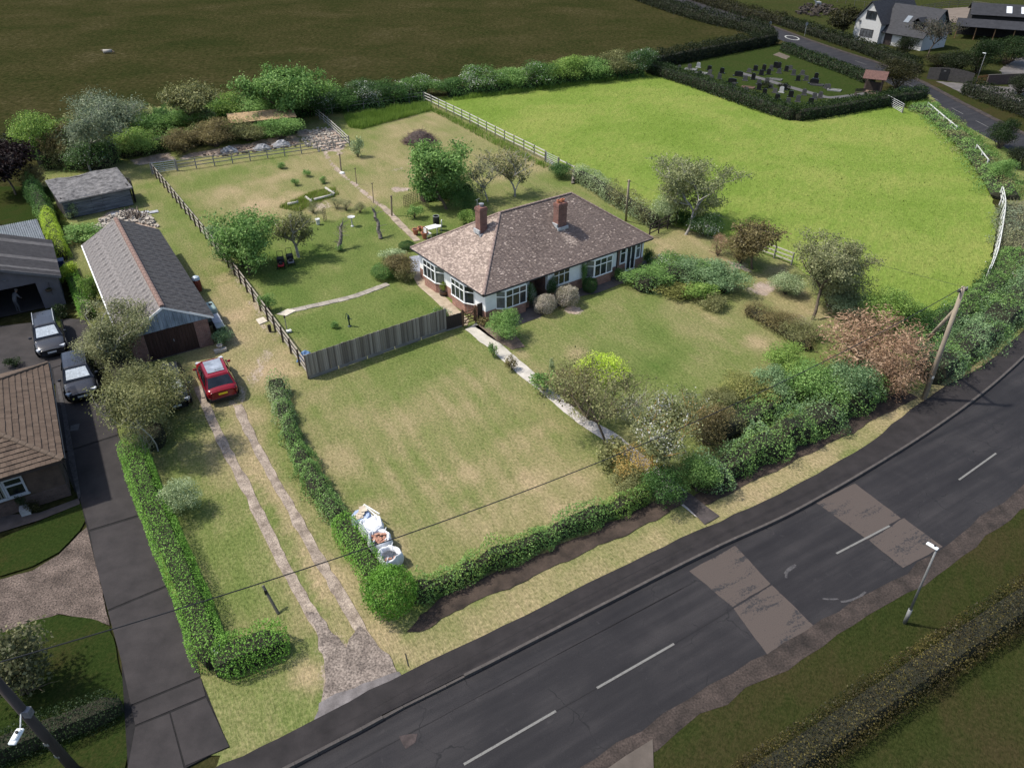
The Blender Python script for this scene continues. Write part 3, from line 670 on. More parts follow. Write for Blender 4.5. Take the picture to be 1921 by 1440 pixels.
def tile_roof(parent, faces, tw, ex, stops, name='roof_tiles', seed=1, thick=.018, lich=None, o=(0, 0, 0), lift=.02):
    """courses of single tiles laid on planar roof faces (3-D polygons, first edge = eave); joined, too small to pick apart"""
    rng = random.Random(seed); V = []; Fc = []; T = []
    for fi, poly in enumerate(faces):
        poly = [Vector(p) for p in poly]; e = (poly[1] - poly[0]).normalized(); nn = (poly[1] - poly[0]).cross(poly[2] - poly[0]).normalized()
        if nn.z < 0: nn = -nn
        s = nn.cross(e).normalized()
        if s.z < 0: s = -s
        p2 = [((p - poly[0]).dot(e), (p - poly[0]).dot(s)) for p in poly]; H = max(p[1] for p in p2)
        nrow = int(H / ex) + 1
        for r in range(nrow):
            y0 = r * ex - .03; y1 = min(y0 + ex * 1.25, H); yc = min(max(r * ex + ex * .5, 0.001), H - .001)
            xsx = []
            for i in range(len(p2)):
                (xa, ya), (xb, yb) = p2[i], p2[(i + 1) % len(p2)]
                if (ya - yc) * (yb - yc) < 0: xsx.append(xa + (xb - xa) * (yc - ya) / (yb - ya))
            if len(xsx) < 2: continue
            x0, x1 = min(xsx), max(xsx); x = x0 - (tw / 2 if r % 2 else 0)
            while x < x1:
                xa = max(x, x0); xb = min(x + tw * .97, x1); x += tw
                if xb - xa < .03: continue
                j = rng.uniform(-.006, .012); dy = rng.uniform(-.008, .008); c = poly[0] + e * ((xa + xb) / 2) + s * yc
                hb = lift + thick + j; ht = lift * .4
                b = len(V)
                V += [poly[0] + e * xa + s * (y0 + dy) + nn * hb, poly[0] + e * xb + s * (y0 + dy) + nn * (hb + rng.uniform(-.004, .004)), poly[0] + e * xb + s * y1 + nn * ht, poly[0] + e * xa + s * y1 + nn * ht, poly[0] + e * xa + s * (y0 + dy) + nn * .0, poly[0] + e * xb + s * (y0 + dy) + nn * .0]
                t = rng.gauss(.36, .085) + (lich(fi, c, rng) if lich else 0)
                Fc += [(b, b + 1, b + 2, b + 3), (b + 4, b + 5, b + 1, b)]; T += [t, t - .25]
    me = bpy.data.meshes.new(name); me.from_pydata([tuple(v - Vector(o)) for v in V], [], Fc); me.materials.append(stops)
    at = me.attributes.new('tint', 'FLOAT', 'FACE'); at.data.foreach_set('value', np.clip(T, 0, 1).astype(np.float32)); me.update()
    return tag(link(name, me, parent), kind='stuff')
def ridge_tiles(parent, a, b, m, L=.4, r=.1, name='ridge_tile'):
    a = Vector(a); b = Vector(b); d = b - a; n = max(1, int(d.length / L)); u = d.normalized(); sd = u.cross(Vector((0, 0, 1))).normalized(); up = sd.cross(u)
    me = None
    for i in range(n):
        c0 = a + d * (i / n); mb = MB(); l = d.length / n * .985; vs = []
        for x in (0, l):
            for k in range(6):
                t = math.pi * (k / 5); vs.append((x, math.cos(t) * r, math.sin(t) * r * .75 + (.012 if x == 0 else 0)))
        if me is None:
            mb.add(vs, [(k, k + 1, 6 + k + 1, 6 + k) for k in range(5)] + [(0, 1, 2, 3, 4, 5), (11, 10, 9, 8, 7, 6)]); me = mb.mesh(name, m)
        o = link(name, me, parent, c0); o.rotation_euler = Matrix((u, sd, up)).transposed().to_euler()

# ---------------------------------------------------------------- the bungalow
A0 = P(907, 554, 2.5); ANG = R(36.6)
bung = thing('bungalow', 'white rendered bungalow over red brick with a big hipped brown tiled roof', 'house', (A0.x, A0.y, 0), ANG)
L_, W_, IN, EZ, RZ = 16.4, 9.9, .45, 2.5, 5.72
wx0, wx1, wy0, wy1 = IN, L_ - IN, IN, W_ - IN
px0, px1 = 4.35, 6.05                                 # porch recess on the front
def wall_run(z0, z1, nm, m, t=.25, e=0.0):
    mb = MB()
    mb.bb(wx0 - e, px0, wy0 - e, wy0 + t, z0, z1); mb.bb(px1, wx1 + e, wy0 - e, wy0 + t, z0, z1)
    mb.bb(wx0 - e, wx0 + t, wy0 + t, wy1 + e, z0, z1); mb.bb(wx1 - t, wx1 + e, wy0 + t, wy1 + e, z0, z1); mb.bb(wx0 + t, wx1 - t, wy1 - t, wy1 + e, z0, z1)
    mb.build(nm, m, bung)
wall_run(0, .85, 'brick_wall', M_BRICK, e=.012); wall_run(.85, EZ - .02, 'rendered_wall', M_WHITE)
mb = MB(); mb.bb(px0 - .12, px0, wy0 + .26, wy0 + 1.5, 0, EZ - .05); mb.bb(px1, px1 + .12, wy0 + .26, wy0 + 1.5, 0, EZ - .05); mb.bb(px0, px1, wy0 + 1.5, wy0 + 1.62, 0, EZ - .05); mb.build('porch', M_BRICKD, bung)
mb = MB(); mb.bb(px0 + .4, px1 - .4, wy0 + 1.44, wy0 + 1.49, .05, 2.05)
fd = mb.build('front_door', mat('brown_door', (.10, .045, .03), .5, .25, 4), bung)
mb = MB(); mb.bb(px0 + .5, px0 + .54, wy0 + 1.38, wy0 + 1.43, 1.0, 1.12); mb.build('handle', mat('brass', (.4, .3, .12), .4, .2, metal=1), fd)
mb = MB(); mb.bb(px0, px1, wy0 + .0, wy0 + 1.44, 0, .08); mb.build('step', m_dslab, bung)
# roof
e0, e1 = (5.0, W_ / 2), (L_ - 4.5, W_ / 2)
rv = [(0, 0, EZ), (L_, 0, EZ), (L_, W_, EZ), (0, W_, EZ), (e0[0], e0[1], RZ), (e1[0], e1[1], RZ)]
mb = MB(); mb.add(rv, [(0, 1, 5, 4), (1, 2, 5), (2, 3, 4, 5), (3, 0, 4)]); mb.add([(x, y, z - .16 if i < 4 else z - .3) for i, (x, y, z) in enumerate(rv)], [(4, 5, 1, 0), (5, 2, 1), (5, 4, 3, 2), (4, 0, 3)])
roof = mb.build('roof', mat('roof_felt', (.06, .05, .045), .9, .2), bung)
mb = MB()
for a, b in (((0, 0), (L_, 0)), ((L_, 0), (L_, W_)), ((L_, W_), (0, W_)), ((0, W_), (0, 0))): mb.beam((*a, EZ - .07), (*b, EZ - .07), .035, .15)
mb.build('fascia', M_DARKWOOD, roof)
mb = MB()
for a, b in (((0, -.07), (L_, -.07)), ((-.07, W_), (-.07, 0))): mb.cyl((*a, EZ - .03), (*b, EZ - .03), .05, None, 8)
mb.build('gutter', mat('black_plastic', (.015, .015, .016), .4, .1), roof)
mb = MB(); mb.bb(.35, L_ - .35, .05, IN, EZ - .09, EZ - .05); mb.bb(.05, IN, .05, W_ - .05, EZ - .085, EZ - .045); mb.build('soffit', M_FRAME, roof)
T_ROOF = tilemat('weathered_clay_tiles', [(.0, (.085, .064, .055)), (.3, (.145, .112, .097)), (.55, (.192, .149, .127)), (.75, (.28, .222, .183)), (1., (.42, .34, .29))])
def lich(fi, c, rng):
    n = mnoise.noise(c * .55); n2 = mnoise.noise(c * 1.7 + Vector((5, 0, 0)))
    t = .10 * n
    if fi == 0:                                        # long front slope: scattered pale tiles, more towards the west
        west = max(0, 1 - c.x / 12)
        if rng.random() < .10 + .16 * west * (n2 > -.1): t += rng.uniform(.15, .5)
        d = math.hypot((c.x - 9.15) / .55, (c.y - 1.85) / .75)
        if d < 1 and rng.random() < 1 - d * .6: t += .4
    elif fi == 3:
        t += .28 + .14 * n2
        if rng.random() < .4: t += rng.uniform(.1, .35)
    return t
def tup(i): return Vector(rv[i])
tile_roof(roof, [[tup(0), tup(1), tup(5), tup(4)], [tup(1), tup(2), tup(5)], [tup(2), tup(3), tup(4), tup(5)], [tup(3), tup(0), tup(4)]], .15, .1, T_ROOF, seed=4, lich=lich)
m_rt = mat('ridge_clay', (.19, .13, .115), .9, .35, 5, c2=(.28, .21, .18))
for a, b in ((4, 5), (0, 4), (1, 5), (2, 5), (3, 4)): ridge_tiles(roof, tup(a) + Vector((0, 0, .02)), tup(b) + Vector((0, 0, .02)), m_rt)
def chimney(u, v, zb, zt, sx, sy, pots):
    c = thing('chimney', None, None, (u, v, 0)); c.parent = bung; 
    del_keys = [k for k in ('label', 'category') if k in c]
    mb = MB(); mb.bb(-sx / 2, sx / 2, -sy / 2, sy / 2, zb, zt - .25); mb.build('stack', M_BRICKC, c)
    mb = MB(); mb.bb(-sx / 2 - .04, sx / 2 + .04, -sy / 2 - .04, sy / 2 + .04, zt - .25, zt - .07); mb.bb(-sx / 2 - .0, sx / 2 + .0, -sy / 2 - .0, sy / 2 + .0, zt - .07, zt); mb.build('corbel', M_BRICKC, c)
    mb = MB(); mb.bb(-sx / 2 - .1, sx / 2 + .1, -sy / 2 - .14, -sy / 2 - .02, zb + .05, zb + .36); mb.bb(-sx / 2 - .12, -sx / 2 - .01, -sy / 2, sy / 2 + .1, zb + .3, zb + .62); mb.build('flashing', M_LEAD, c)
    for (px_, py_, kind) in pots:
        mb = MB()
        if kind == 'pot': mb.lathe((px_, py_, zt), [(.15, 0), (.14, .16), (.16, .17), (.16, .22), (.1, .22), (.1, .02)], 14); mb.build('chimney_pot', M_POT, c)
        else:
            mb.lathe((px_, py_, zt), [(.12, 0), (.11, .12), (.19, .14), (.19, .2), (.05, .24)], 14); mb.build('chimney_cowl', mat('cowl_metal', (.3, .3, .31), .5, .2, metal=.5), c)
            mb = MB(); mb.cyl((px_ - .3, py_ + .1, zt), (px_ - .28, py_ + .1, zt + .55), .012, None, 5); mb.beam((px_ - .5, py_ + .1, zt + .5), (px_ - .1, py_ + .05, zt + .6), .012, .012); mb.build('aerial', M_LEAD, c)
M_BRICKC = brickmat('chimney_brick', (.13, .05, .038), (.185, .08, .06), (.19, .145, .125))
def roof_z(u, v): return EZ + (RZ - EZ) * min(v / (W_ / 2), (W_ - v) / (W_ / 2), u / 5.0, (L_ - u) / 4.5)
chimney(3.35, 5.0, roof_z(2.9, 5) - .1, 6.55, .62, .62, [(.08, .05, 'cowl')])
chimney(9.15, 2.95, roof_z(9.1, 2.5) - .1, 6.2, .82, .6, [(-.19, 0, 'pot'), (.19, 0, 'pot')])
# windows
def bay(pts, z0, z1, splits, base_in=.03):
    """canted bay: outline points (2-D) walked with outside on the right"""
    for i in range(len(pts) - 1):
        window(bung, pts[i], pts[i + 1], z0, z1, splits[i][0], .66, curtains=splits[i][1], name='bay_window')
    cx = sum(p[0] for p in pts) / len(pts); cy = sum(p[1] for p in pts) / len(pts)
    sh = [(p[0] + (cx - p[0]) * base_in, p[1] + (cy - p[1]) * base_in) for p in pts]
    mb = MB(); mb.prism(sh, 0.0, z0 - .02); mb.build('bay_base', M_BRICK, bung)
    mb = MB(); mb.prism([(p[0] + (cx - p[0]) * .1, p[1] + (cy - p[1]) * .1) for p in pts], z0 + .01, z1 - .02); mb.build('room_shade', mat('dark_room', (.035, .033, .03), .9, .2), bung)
    mb = MB(); mb.prism([(p[0] + (cx - p[0]) * .02, p[1] + (cy - p[1]) * .02) for p in pts], z1 + .001, EZ - .1); mb.build('bay_head', M_FRAME, bung)
bay([(1.35, wy0), (1.9, .02), (3.75, .02), (3.95, wy0)], .82, 2.25, [(1, (0,)), (3, ()), (1, ())])
bay([(9.75, wy0), (10.3, .02), (12.15, .02), (12.35, wy0)], .82, 2.25, [(1, (0,)), (3, (2,)), (1, ())])
bay([(wx0, 8.55), (.02, 8.15), (.02, 6.45), (wx0, 5.75)], .82, 2.25, [(1, ()), (3, ()), (1, (0,))])
bay([(wx0, 4.6), (.02, 4.2), (.02, 2.5), (wx0, 1.8)], .82, 2.25, [(1, ()), (3, ()), (1, ())])
window(bung, (6.55, wy0 - .04), (8.15, wy0 - .04), 1.0, 2.25, 3, .66)
window(bung, (13.35, wy0 - .04), (13.95, wy0 - .04), .95, 2.25, 1, .66); window(bung, (15.05, wy0 - .04), (15.55, wy0 - .04), .95, 2.25, 1, .66, curtains=(0,))
fdw = window(bung, (13.98, wy0 - .06), (15.02, wy0 - .06), .12, 2.28, 2, None, 'french_door', fr=.09)
mb = MB(); mb.bb(14.46, 14.49, wy0 - .13, wy0 - .10, 1.0, 1.15); mb.build('handle', M_LEAD, fdw)
for x0_, x1_ in ((13.0, 13.33), (15.58, 15.75)):
    mb = MB(); mb.bb(x0_, x1_, wy0 - .016, wy0 - .002, .85, EZ - .1); mb.build('brick_panel', M_BRICKD, bung)
mb = MB(); mb.cyl((13.03, wy0 - .05, .1), (13.03, wy0 - .05, EZ - .1), .035, None, 8); mb.build('downpipe', mat('black_plastic', (0, 0, 0)), bung)

# ---------------------------------------------------------------- long garage with asbestos-cement roof
GA = R(122.6); gax = Vector((math.cos(GA), math.sin(GA), 0)); gc = Vector((-22.35, 42.15, 0))
gar = thing('long_garage', 'long low garage with grey corrugated cement roof, blue clad gable and brown door', 'garage', gc, GA - R(90))
# local: y runs back along the building, x across
HW, GL, GE, GR = 2.72, 17.4, 2.15, 3.6
mb = MB(); mb.bb(-2.45, -1.55, 0, .22, 0, 2.1); mb.bb(1.55, 2.45, 0, .22, 0, 2.1); mb.bb(-2.45, -2.25, .22, GL - .2, 0, 2.1); mb.bb(2.25, 2.45, .22, GL - .2, 0, 2.1); mb.bb(-2.25, 2.25, GL - .4, GL - .2, 0, 2.1)
mb.build('brick_wall', brickmat('garage_brick', (.14, .06, .045), (.21, .1, .075), (.2, .17, .15)), gar)
door = link('garage_door', None, gar); n = 15
mdoor = mat('brown_door_boards', (.038, .020, .017), .55, .3, 3, stretch=(1, 1, .2))
for i in range(n):
    mb = MB(); w_ = 3.1 / n; mb.bb(-1.55 + i * w_ + .006, -1.55 + (i + 1) * w_ - .006, .06, .10, .02, 2.06); mb.build('board', mdoor, door)
mb = MB(); mb.bb(.1, .14, .02, .06, 1.0, 1.15); mb.build('handle', M_LEAD, door)
mb = MB(); mb.bb(-1.7, 1.7, .0, .5, 0, .03); mb.build('threshold', m_kerb, gar)
# gable boards
gb = link('gable_cladding', None, gar); nb = 22; mbl = mat('blue_corrugated_board', (.19, .26, .33), .65, .45, 2.5, c2=(.33, .40, .47), stretch=(1, 1, .25))
for i in range(nb):
    x0_ = -HW + .08 + i * (2 * HW - .16) / nb; x1_ = x0_ + (2 * HW - .16) / nb - .012
    zt = lambda x: GE + (GR - GE) * (1 - abs(x) / HW) - .06
    mb = MB(); y_ = -.03 - .012 * (i % 2); zb0 = 2.06 - .05 * abs((x0_ + x1_) / 2) * .3
    mb.add([(x0_, y_, zb0), (x1_, y_, zb0), (x1_, y_, zt(x1_)), (x0_, y_, zt(x0_)), (x0_, y_ + .04, zb0), (x1_, y_ + .04, zb0), (x1_, y_ + .04, zt(x1_)), (x0_, y_ + .04, zt(x0_))], [(0, 1, 2, 3), (5, 4, 7, 6), (0, 4, 5, 1), (3, 2, 6, 7), (0, 3, 7, 4), (1, 5, 6, 2)])
    mb.build('board', mbl, gb)
for s in (-1, 1):
    mb = MB(); mb.beam((s * (HW + .12), -.1, GE - .12), (0, -.1, GR - .02), .035, .14); mb.build('barge_board', M_FRAME, gar)
m_cem = mat('cement_sheet', (.23, .21, .2), .95, .5, 3.2, .012, c2=(.40, .365, .34), fine=22)
m_cemR = mat('cement_sheet_dark', (.11, .10, .096), .95, .5, 3, .012, c2=(.20, .185, .175), fine=22)  # darker tone for the right-hand slope
def corr_sheet(parent, wd, ln, m, name='roof_sheet', pitch=.15, amp=.025, seg=6, key={}):
    k = (round(wd, 2), round(ln, 2), m.name, pitch)
    if k not in key:
        n_ = int(wd / pitch * seg); mb = MB(); vs = []
        for y in (0, ln):
            for i in range(n_ + 1):
                x = wd * i / n_; vs.append((x, y, amp * math.sin(2 * math.pi * x / pitch)))
        N1 = n_ + 1
        vs += [(x, y, z - .012) for x, y, z in vs]
        fs = [(i, i + 1, N1 + i + 1, N1 + i) for i in range(n_)] + [(2 * N1 + i + 1, 2 * N1 + i, 3 * N1 + i, 3 * N1 + i + 1) for i in range(n_)] + [(i, 2 * N1 + i, 2 * N1 + i + 1, i + 1) for i in range(n_)]
        mb.add(vs, fs); key[k] = mb.mesh(name, m, smooth=False)
    return key[k]
rnd = random.Random(8)
for s in (-1, 1):
    slope = math.hypot(HW + .2, GR - GE + .1); pit = math.atan2(GR - GE, HW)
    for row in range(2):
        for k in range(16):
            wd = (GL + .15) / 16 + .04; ln = slope / 2 + .12
            me = corr_sheet(gar, wd, ln, m_cem if s < 0 else m_cemR, pitch=.146)
            o = link('roof_sheet', me, gar)
            # local axes: sheet x along building, sheet y up the slope
            ux = Vector((0, 1, 0)) * (1 if s > 0 else -1); uy = Vector((-s * math.cos(pit), 0, math.sin(pit))); uz = ux.cross(uy)
            start = Vector((s * (HW + .18), -.12, GE - .1)) + uy * (row * (slope / 2)) + Vector((0, k * (GL + .15) / 16, 0)) + (Vector((0, wd, 0)) if s < 0 else Vector())
            o.matrix_local = Matrix.Translation(start + uz * (.02 + .02 * row + rnd.uniform(0, .012))) @ Matrix((ux, uy, uz)).transposed().to_4x4() @ Matrix.Rotation(rnd.uniform(-.006, .006), 4, 'Z')
ridge_tiles(gar, (0, -.1, GR + .06), (0, GL, GR + .06), mat('garage_ridge', (.17, .105, .085), .9, .4, 4, c2=(.25, .165, .135)), .6, .17, 'ridge_cap')
mb = MB(); mb.cyl((-HW - .24, 0, GE - .12), (-HW - .24, GL, GE - .12), .05, None, 7); mb.build('gutter', M_FRAME, gar)

# ---------------------------------------------------------------- old tarred shed
shA = R(38.5); b0 = P(127, 412)
shed = thing('old_shed', 'tumbledown shed with mossy mono-pitch roof and loose slate-blue weatherboards', 'shed', b0, shA)
SL, SD = 5.9, 4.0
mb = MB(); mb.bb(0, .1, .1, SD, 0, 2.0); mb.bb(SL - .1, SL, .1, SD, 0, 2.0); mb.bb(.1, SL - .1, SD - .1, SD, 0, 2.5); mb.bb(.1, SL - .1, .12, .2, 0, 1.5); mb.build('frame', mat('dark_timber', (.03, .027, .026), .9, .3), shed)
m_wb = mat('slate_blue_board', (.11, .122, .145), .85, .45, 2, .005, c2=(.2, .215, .24), stretch=(.3, 1, 3))
rnd = random.Random(5); z = .05
while z < 1.75:
    x = 0.0; h = rnd.uniform(.26, .34)
    for wd in ((2.4, 1.0, 2.5) if rnd.random() < .5 else (3.3, 2.6)):
        w_ = min(wd, SL - x); mb = MB(); t = rnd.uniform(-.02, .02)
        if not (z > 1.2 and x < .5 and rnd.random() < .3):
            mb.box((x + w_ / 2, .05 + rnd.uniform(-.03, .02), z + h / 2), (w_ - .03, .05, h * .95), m=Matrix.Rotation(t, 3, 'Y') @ Matrix.Rotation(.12, 3, 'X')); mb.build('weatherboard', m_wb, shed)
        x += w_
    z += h
m_moss = mat('mossy_felt', (.12, .115, .115), .95, .5, 2.4, .03, c2=(.22, .21, .205), fine=9)
mb = MB(); g = 24; vs = []
for j in range(g + 1):
    for i in range(g + 1):
        x = -.25 + (SL + .5) * i / g; y = -.35 + (SD + .6) * j / g; zz = 1.85 + .75 * j / g + .05 * math.sin(i * .5) * math.sin(j * .3) - .07 * math.exp(-((i - 10) / 5) ** 2) + rnd.uniform(-.02, .02); vs.append((x, y, zz))
mb.add(vs, [(j * (g + 1) + i, j * (g + 1) + i + 1, (j + 1) * (g + 1) + i + 1, (j + 1) * (g + 1) + i) for j in range(g) for i in range(g)])
ro = mb.build('roof', m_moss, shed); sm = ro.modifiers.new('s', 'SOLIDIFY'); sm.thickness = .09
mb = MB(); mb.beam((-.25, -.36, 1.76), (SL + .25, -.36, 1.76), .04, .12); mb.build('eaves_board', mat('bleached_board', (.2, .18, .17), .9, .3), shed)
for k in range(4):
    mb = MB(); mb.box((SL + .35 + rnd.uniform(0, .3), .8 + k * .7, .9 + rnd.uniform(-.1, .2)), (.05, .5, 1.8 + rnd.uniform(-.3, .3)), m=Matrix.Rotation(rnd.uniform(-.12, .12), 3, 'X')); mb.build('leaning_board', mat('dark_timber', (0, 0, 0)), shed)

# ---------------------------------------------------------------- neighbour's bungalow (near left)
NB = P(118, 862, 2.5); NA = R(31.0)
nb_ = thing('neighbour_bungalow', 'brown brick bungalow with buff interlocking tile hipped roof beside dark drive', 'house', (NB.x, NB.y, 0), NA)
# local: corner at origin; x runs to -x (left, towards frame edge) along the road front, y runs back
NL, NW = 12., 10.3
mb = MB(); mb.bb(-NL + .4, -.35, .4, .65, .75, 2.45); mb.bb(-.6, -.35, .65, NW - .4, .75, 2.45); mb.bb(-NL + .4, -.6, NW - .65, NW - .4, .75, 2.45); mb.build('rendered_wall', mat('tan_render', (.068, .046, .035), .9, .25, 2, .006, fine=26), nb_)
mb = MB(); mb.bb(-NL + .4, -.33, .38, .66, 0, .75); mb.bb(-.6, -.33, .66, NW - .4, 0, .75); mb.build('brick_wall', brickmat('brown_brick', (.055, .032, .026), (.08, .048, .038), (.075, .064, .055)), nb_)
hr = NW / 2; nrv = [Vector(v) for v in ((0, 0, 2.5), (-NL, 0, 2.5), (-NL, NW, 2.5), (0, NW, 2.5), (-hr, hr, 4.55), (-NL, hr, 4.55))]
mb = MB(); mb.add(nrv, [(1, 0, 4, 5), (0, 3, 4), (3, 2, 5, 4)]); mb.add([v - Vector((0, 0, .15)) for v in nrv], [(0, 1, 5, 4), (3, 0, 4), (2, 3, 4, 5)])
nroof = mb.build('roof', mat('roof_felt', (0, 0, 0)), nb_)
T_NB = tilemat('buff_concrete_tile', [(.0, (.045, .032, .024)), (.35, (.088, .062, .045)), (.7, (.118, .086, .064)), (1., (.145, .11, .085))])
tile_roof(nroof, [[nrv[1], nrv[0], nrv[4], nrv[5]], [nrv[0], nrv[3], nrv[4]], [nrv[3], nrv[2], nrv[5], nrv[4]]], .23, .29, T_NB, seed=9, thick=.03, lift=.03)
ridge_tiles(nroof, nrv[0] + Vector((0, 0, .03)), nrv[4] + Vector((0, 0, .03)), mat('buff_hip_tile', (.11, .08, .058), .9, .25, 3), .38, .12, 'hip_tile'); ridge_tiles(nroof, nrv[3] + Vector((0, 0, .03)), nrv[4] + Vector((0, 0, .03)), mat('buff_hip_tile', (0, 0, 0)), .38, .12, 'hip_tile')
mb = MB(); mb.beam((0.02, 0, 2.42), (0.02, NW, 2.42), .03, .16); mb.beam((-NL, -.02, 2.42), (0, -.02, 2.42), .03, .16); mb.build('fascia', M_DARKWOOD, nroof)
mb = MB(); mb.cyl((.08, .1, 2.44), (.08, NW, 2.44), .05, None, 8); mb.cyl((-.1, .42, .1), (-.1, .42, 2.42), .035, None, 8); mb.build('gutter', mat('black_plastic', (0, 0, 0)), nroof)
M_NFR = mat('grey_white_upvc', (.30, .31, .33), .5, .08)
wn = window(nb_, (-5.2, .36), (-2.85, .36), 1.0, 2.1, 1, None, fr=.07, mat_=M_NFR, glass=glassmat('dark_glass', (.012, .014, .016)))
wn2 = window(nb_, (-2.83, .36), (-1.95, .36), 1.0, 2.1, 1, .62, fr=.09, mat_=M_NFR, glass=glassmat('dark_glass', (0, 0, 0)))
for i in range(17):
    mb = MB(); mb.bb(-5.1 + i * .132, -5.1 + i * .132 + .075, .325, .335, 1.08, 2.02); mb.build('blind_slat', mat('blind_fabric', (.12, .12, .1), .8, .1), wn)
mb = MB(); mb.bb(-5.3, -1.9, .3, .42, .93, 1.0); mb.build('window_sill', M_NFR, nb_)

# ---------------------------------------------------------------- neighbour's garage with open door
ga = P(108, 517, 2.3); ngA = R(31.5)
ng = thing('neighbour_garage', 'darkened white rendered garage with dark banded roof and its wide door standing open', 'garage', (ga.x, ga.y, 0), ngA)
# local: right front corner (eave) at origin, x to -x, y back
GW, GD = 6.4, 7.0
m_gr = mat('darkened_white_render', (.105, .098, .105), .9, .12, 1.5, fine=24)  # white walls; the darkening outside the plot is put into this grey
mb = MB(); mb.bb(-1.5, -.12, .0, .2, 0, 2.35); mb.bb(-GW + .12, -GW + .7, 0, .2, 0, 2.35); mb.bb(-.32, -.12, .2, GD, 0, 2.35); mb.bb(-GW + .12, -GW + .32, .2, GD, 0, 2.35); mb.bb(-GW + .32, -.32, GD - .2, GD, 0, 2.35)
mb.bb(-GW + .7, -1.5, 0, .2, 2.1, 2.35); mb.add([(-GW + .12, 0, 2.35), (-.12, 0, 2.35), (-GW / 2, 0, 3.45), (-GW + .12, .2, 2.35), (-.12, .2, 2.35), (-GW / 2, .2, 3.45)], [(0, 1, 2), (5, 4, 3), (0, 2, 5, 3), (2, 1, 4, 5)])
mb.build('rendered_wall', m_gr, ng)
m_r1 = mat('black_roof_felt', (.03, .028, .03), .9, .35, 3, .01); m_r2 = mat('grey_roof_band', (.085, .08, .08), .9, .3, 3, .01)
ys = [-.25, .35, .75, 2.3, 2.9, 5.6, 6.3, GD + .25]
for i in range(len(ys) - 1):
    for s in (0, 1):
        mb = MB(); xo, zo, xr, zr = (.2, 2.3, -GW / 2, 3.62) if s == 0 else (-GW - .2, 2.3, -GW / 2, 3.62)
        q = [(xo, ys[i], zo), (xo, ys[i + 1] - .01, zo), (xr, ys[i + 1] - .01, zr), (xr, ys[i], zr)]
        mb.slab(q if s == 0 else q[::-1], .06 + .015 * (i % 2)); mb.build('roof_band', m_r2 if i % 2 else m_r1, ng)
for s in (0, 1):
    mb = MB(); mb.beam(((.2, -.28, 2.27) if s == 0 else (-GW - .2, -.28, 2.27)), (-GW / 2, -.28, 3.6), .04, .2); mb.build('barge_board', mat('grey_barge', (.12, .115, .115), .8, .2), ng)
mb = MB(); mb.bb(-GW + .35, -.35, .22, GD - .25, 0, .03); mb.build('garage_floor', m_cd, ng)
for k, (x_, s_) in enumerate(((-GW + .75, 1),)):
    dr = MB(); dr.box((x_ - .35, -.95, 1.05), (.05, 2.0, 2.05), m=Matrix.Rotation(R(-18), 3, 'Z')); d_ = dr.build('garage_door', mat('brown_ledged_door', (.06, .036, .024), .7, .35, 3, stretch=(1, 1, .2)), ng)
    for zz in (.4, 1.6):
        dd = MB(); dd.box((x_ - .31, -.95, zz), (.06, 1.9, .12), m=Matrix.Rotation(R(-18), 3, 'Z')); dd.build('door_batten', mat('brown_ledged_door', (0, 0, 0)), d_)
mb = MB(); mb.lathe((-3.2, -.02, 2.75), [(.02, 0), (.14, .02), (.14, .05), (.02, .06)], 12); mb.build('wall_light', mat('lamp_grey', (.2, .2, .2), .4), ng)
hb = thing('hanging_basket', 'round hanging flower basket on darkened white garage wall beside the open doorway', 'basket', Vector(ng.matrix_basis @ Vector((-.85, -.28, 1.35))))
mb = MB(); mb.lathe((0, 0, 0), [(.05, 0), (.18, .06), (.24, .18), (.22, .2), (.1, .21)], 12); mb.build('bowl', mat('basket_fibre', (.05, .035, .02), .9, .3), hb)
mb = MB(); mb.cyl((0, 0, .2), (0, .26, .62), .008, None, 5); mb.cyl((0, .26, .62), (0, .26, -.4), .012, None, 5); mb.build('bracket', M_DARKWOOD, hb)
cm = link('flowers', crown_mesh('S', 3), hb, (0, 0, .12)); cm.scale = (.2, .2, .1); own_mat(cm, leafmat('dull_plant', (.012, .02, .008), (.02, .035, .012), (.04, .05, .02)))
# lean-to with corrugated sheets behind it
lt = thing('lean_to_store', 'lean-to store with pale corrugated metal roof behind the neighbour garage', 'shed', Vector(ng.matrix_basis @ Vector((-2.6, 8.2, 0))), ngA + R(3))
mb = MB(); mb.bb(-4.5, 2.1, 0, 3.6, 0, 2.15); mb.build('store_wall', mat('dark_timber', (0, 0, 0)), lt)
m_tin = mat('galvanised_sheet', (.13, .145, .155), .5, .25, 2, metal=.2, c2=(.18, .195, .21))
for k in range(9):
    o = link('roof_sheet', corr_sheet(lt, .8, 4.1, m_tin, pitch=.16, amp=.03), lt, (-4.7 + k * .78, -.25, 2.22)); o.rotation_euler = (.09, 0, 0)

# ---------------------------------------------------------------- far white house, barns
fh0 = P(1597, 75, -.09); FA = math.atan2(P(1632, 84).y - fh0.y, P(1632, 84).x - fh0.x)
fh = thing('white_chalet_house', 'white rendered chalet house with steep slate-black roofs and a small dormer', 'house', fh0, R(-58))
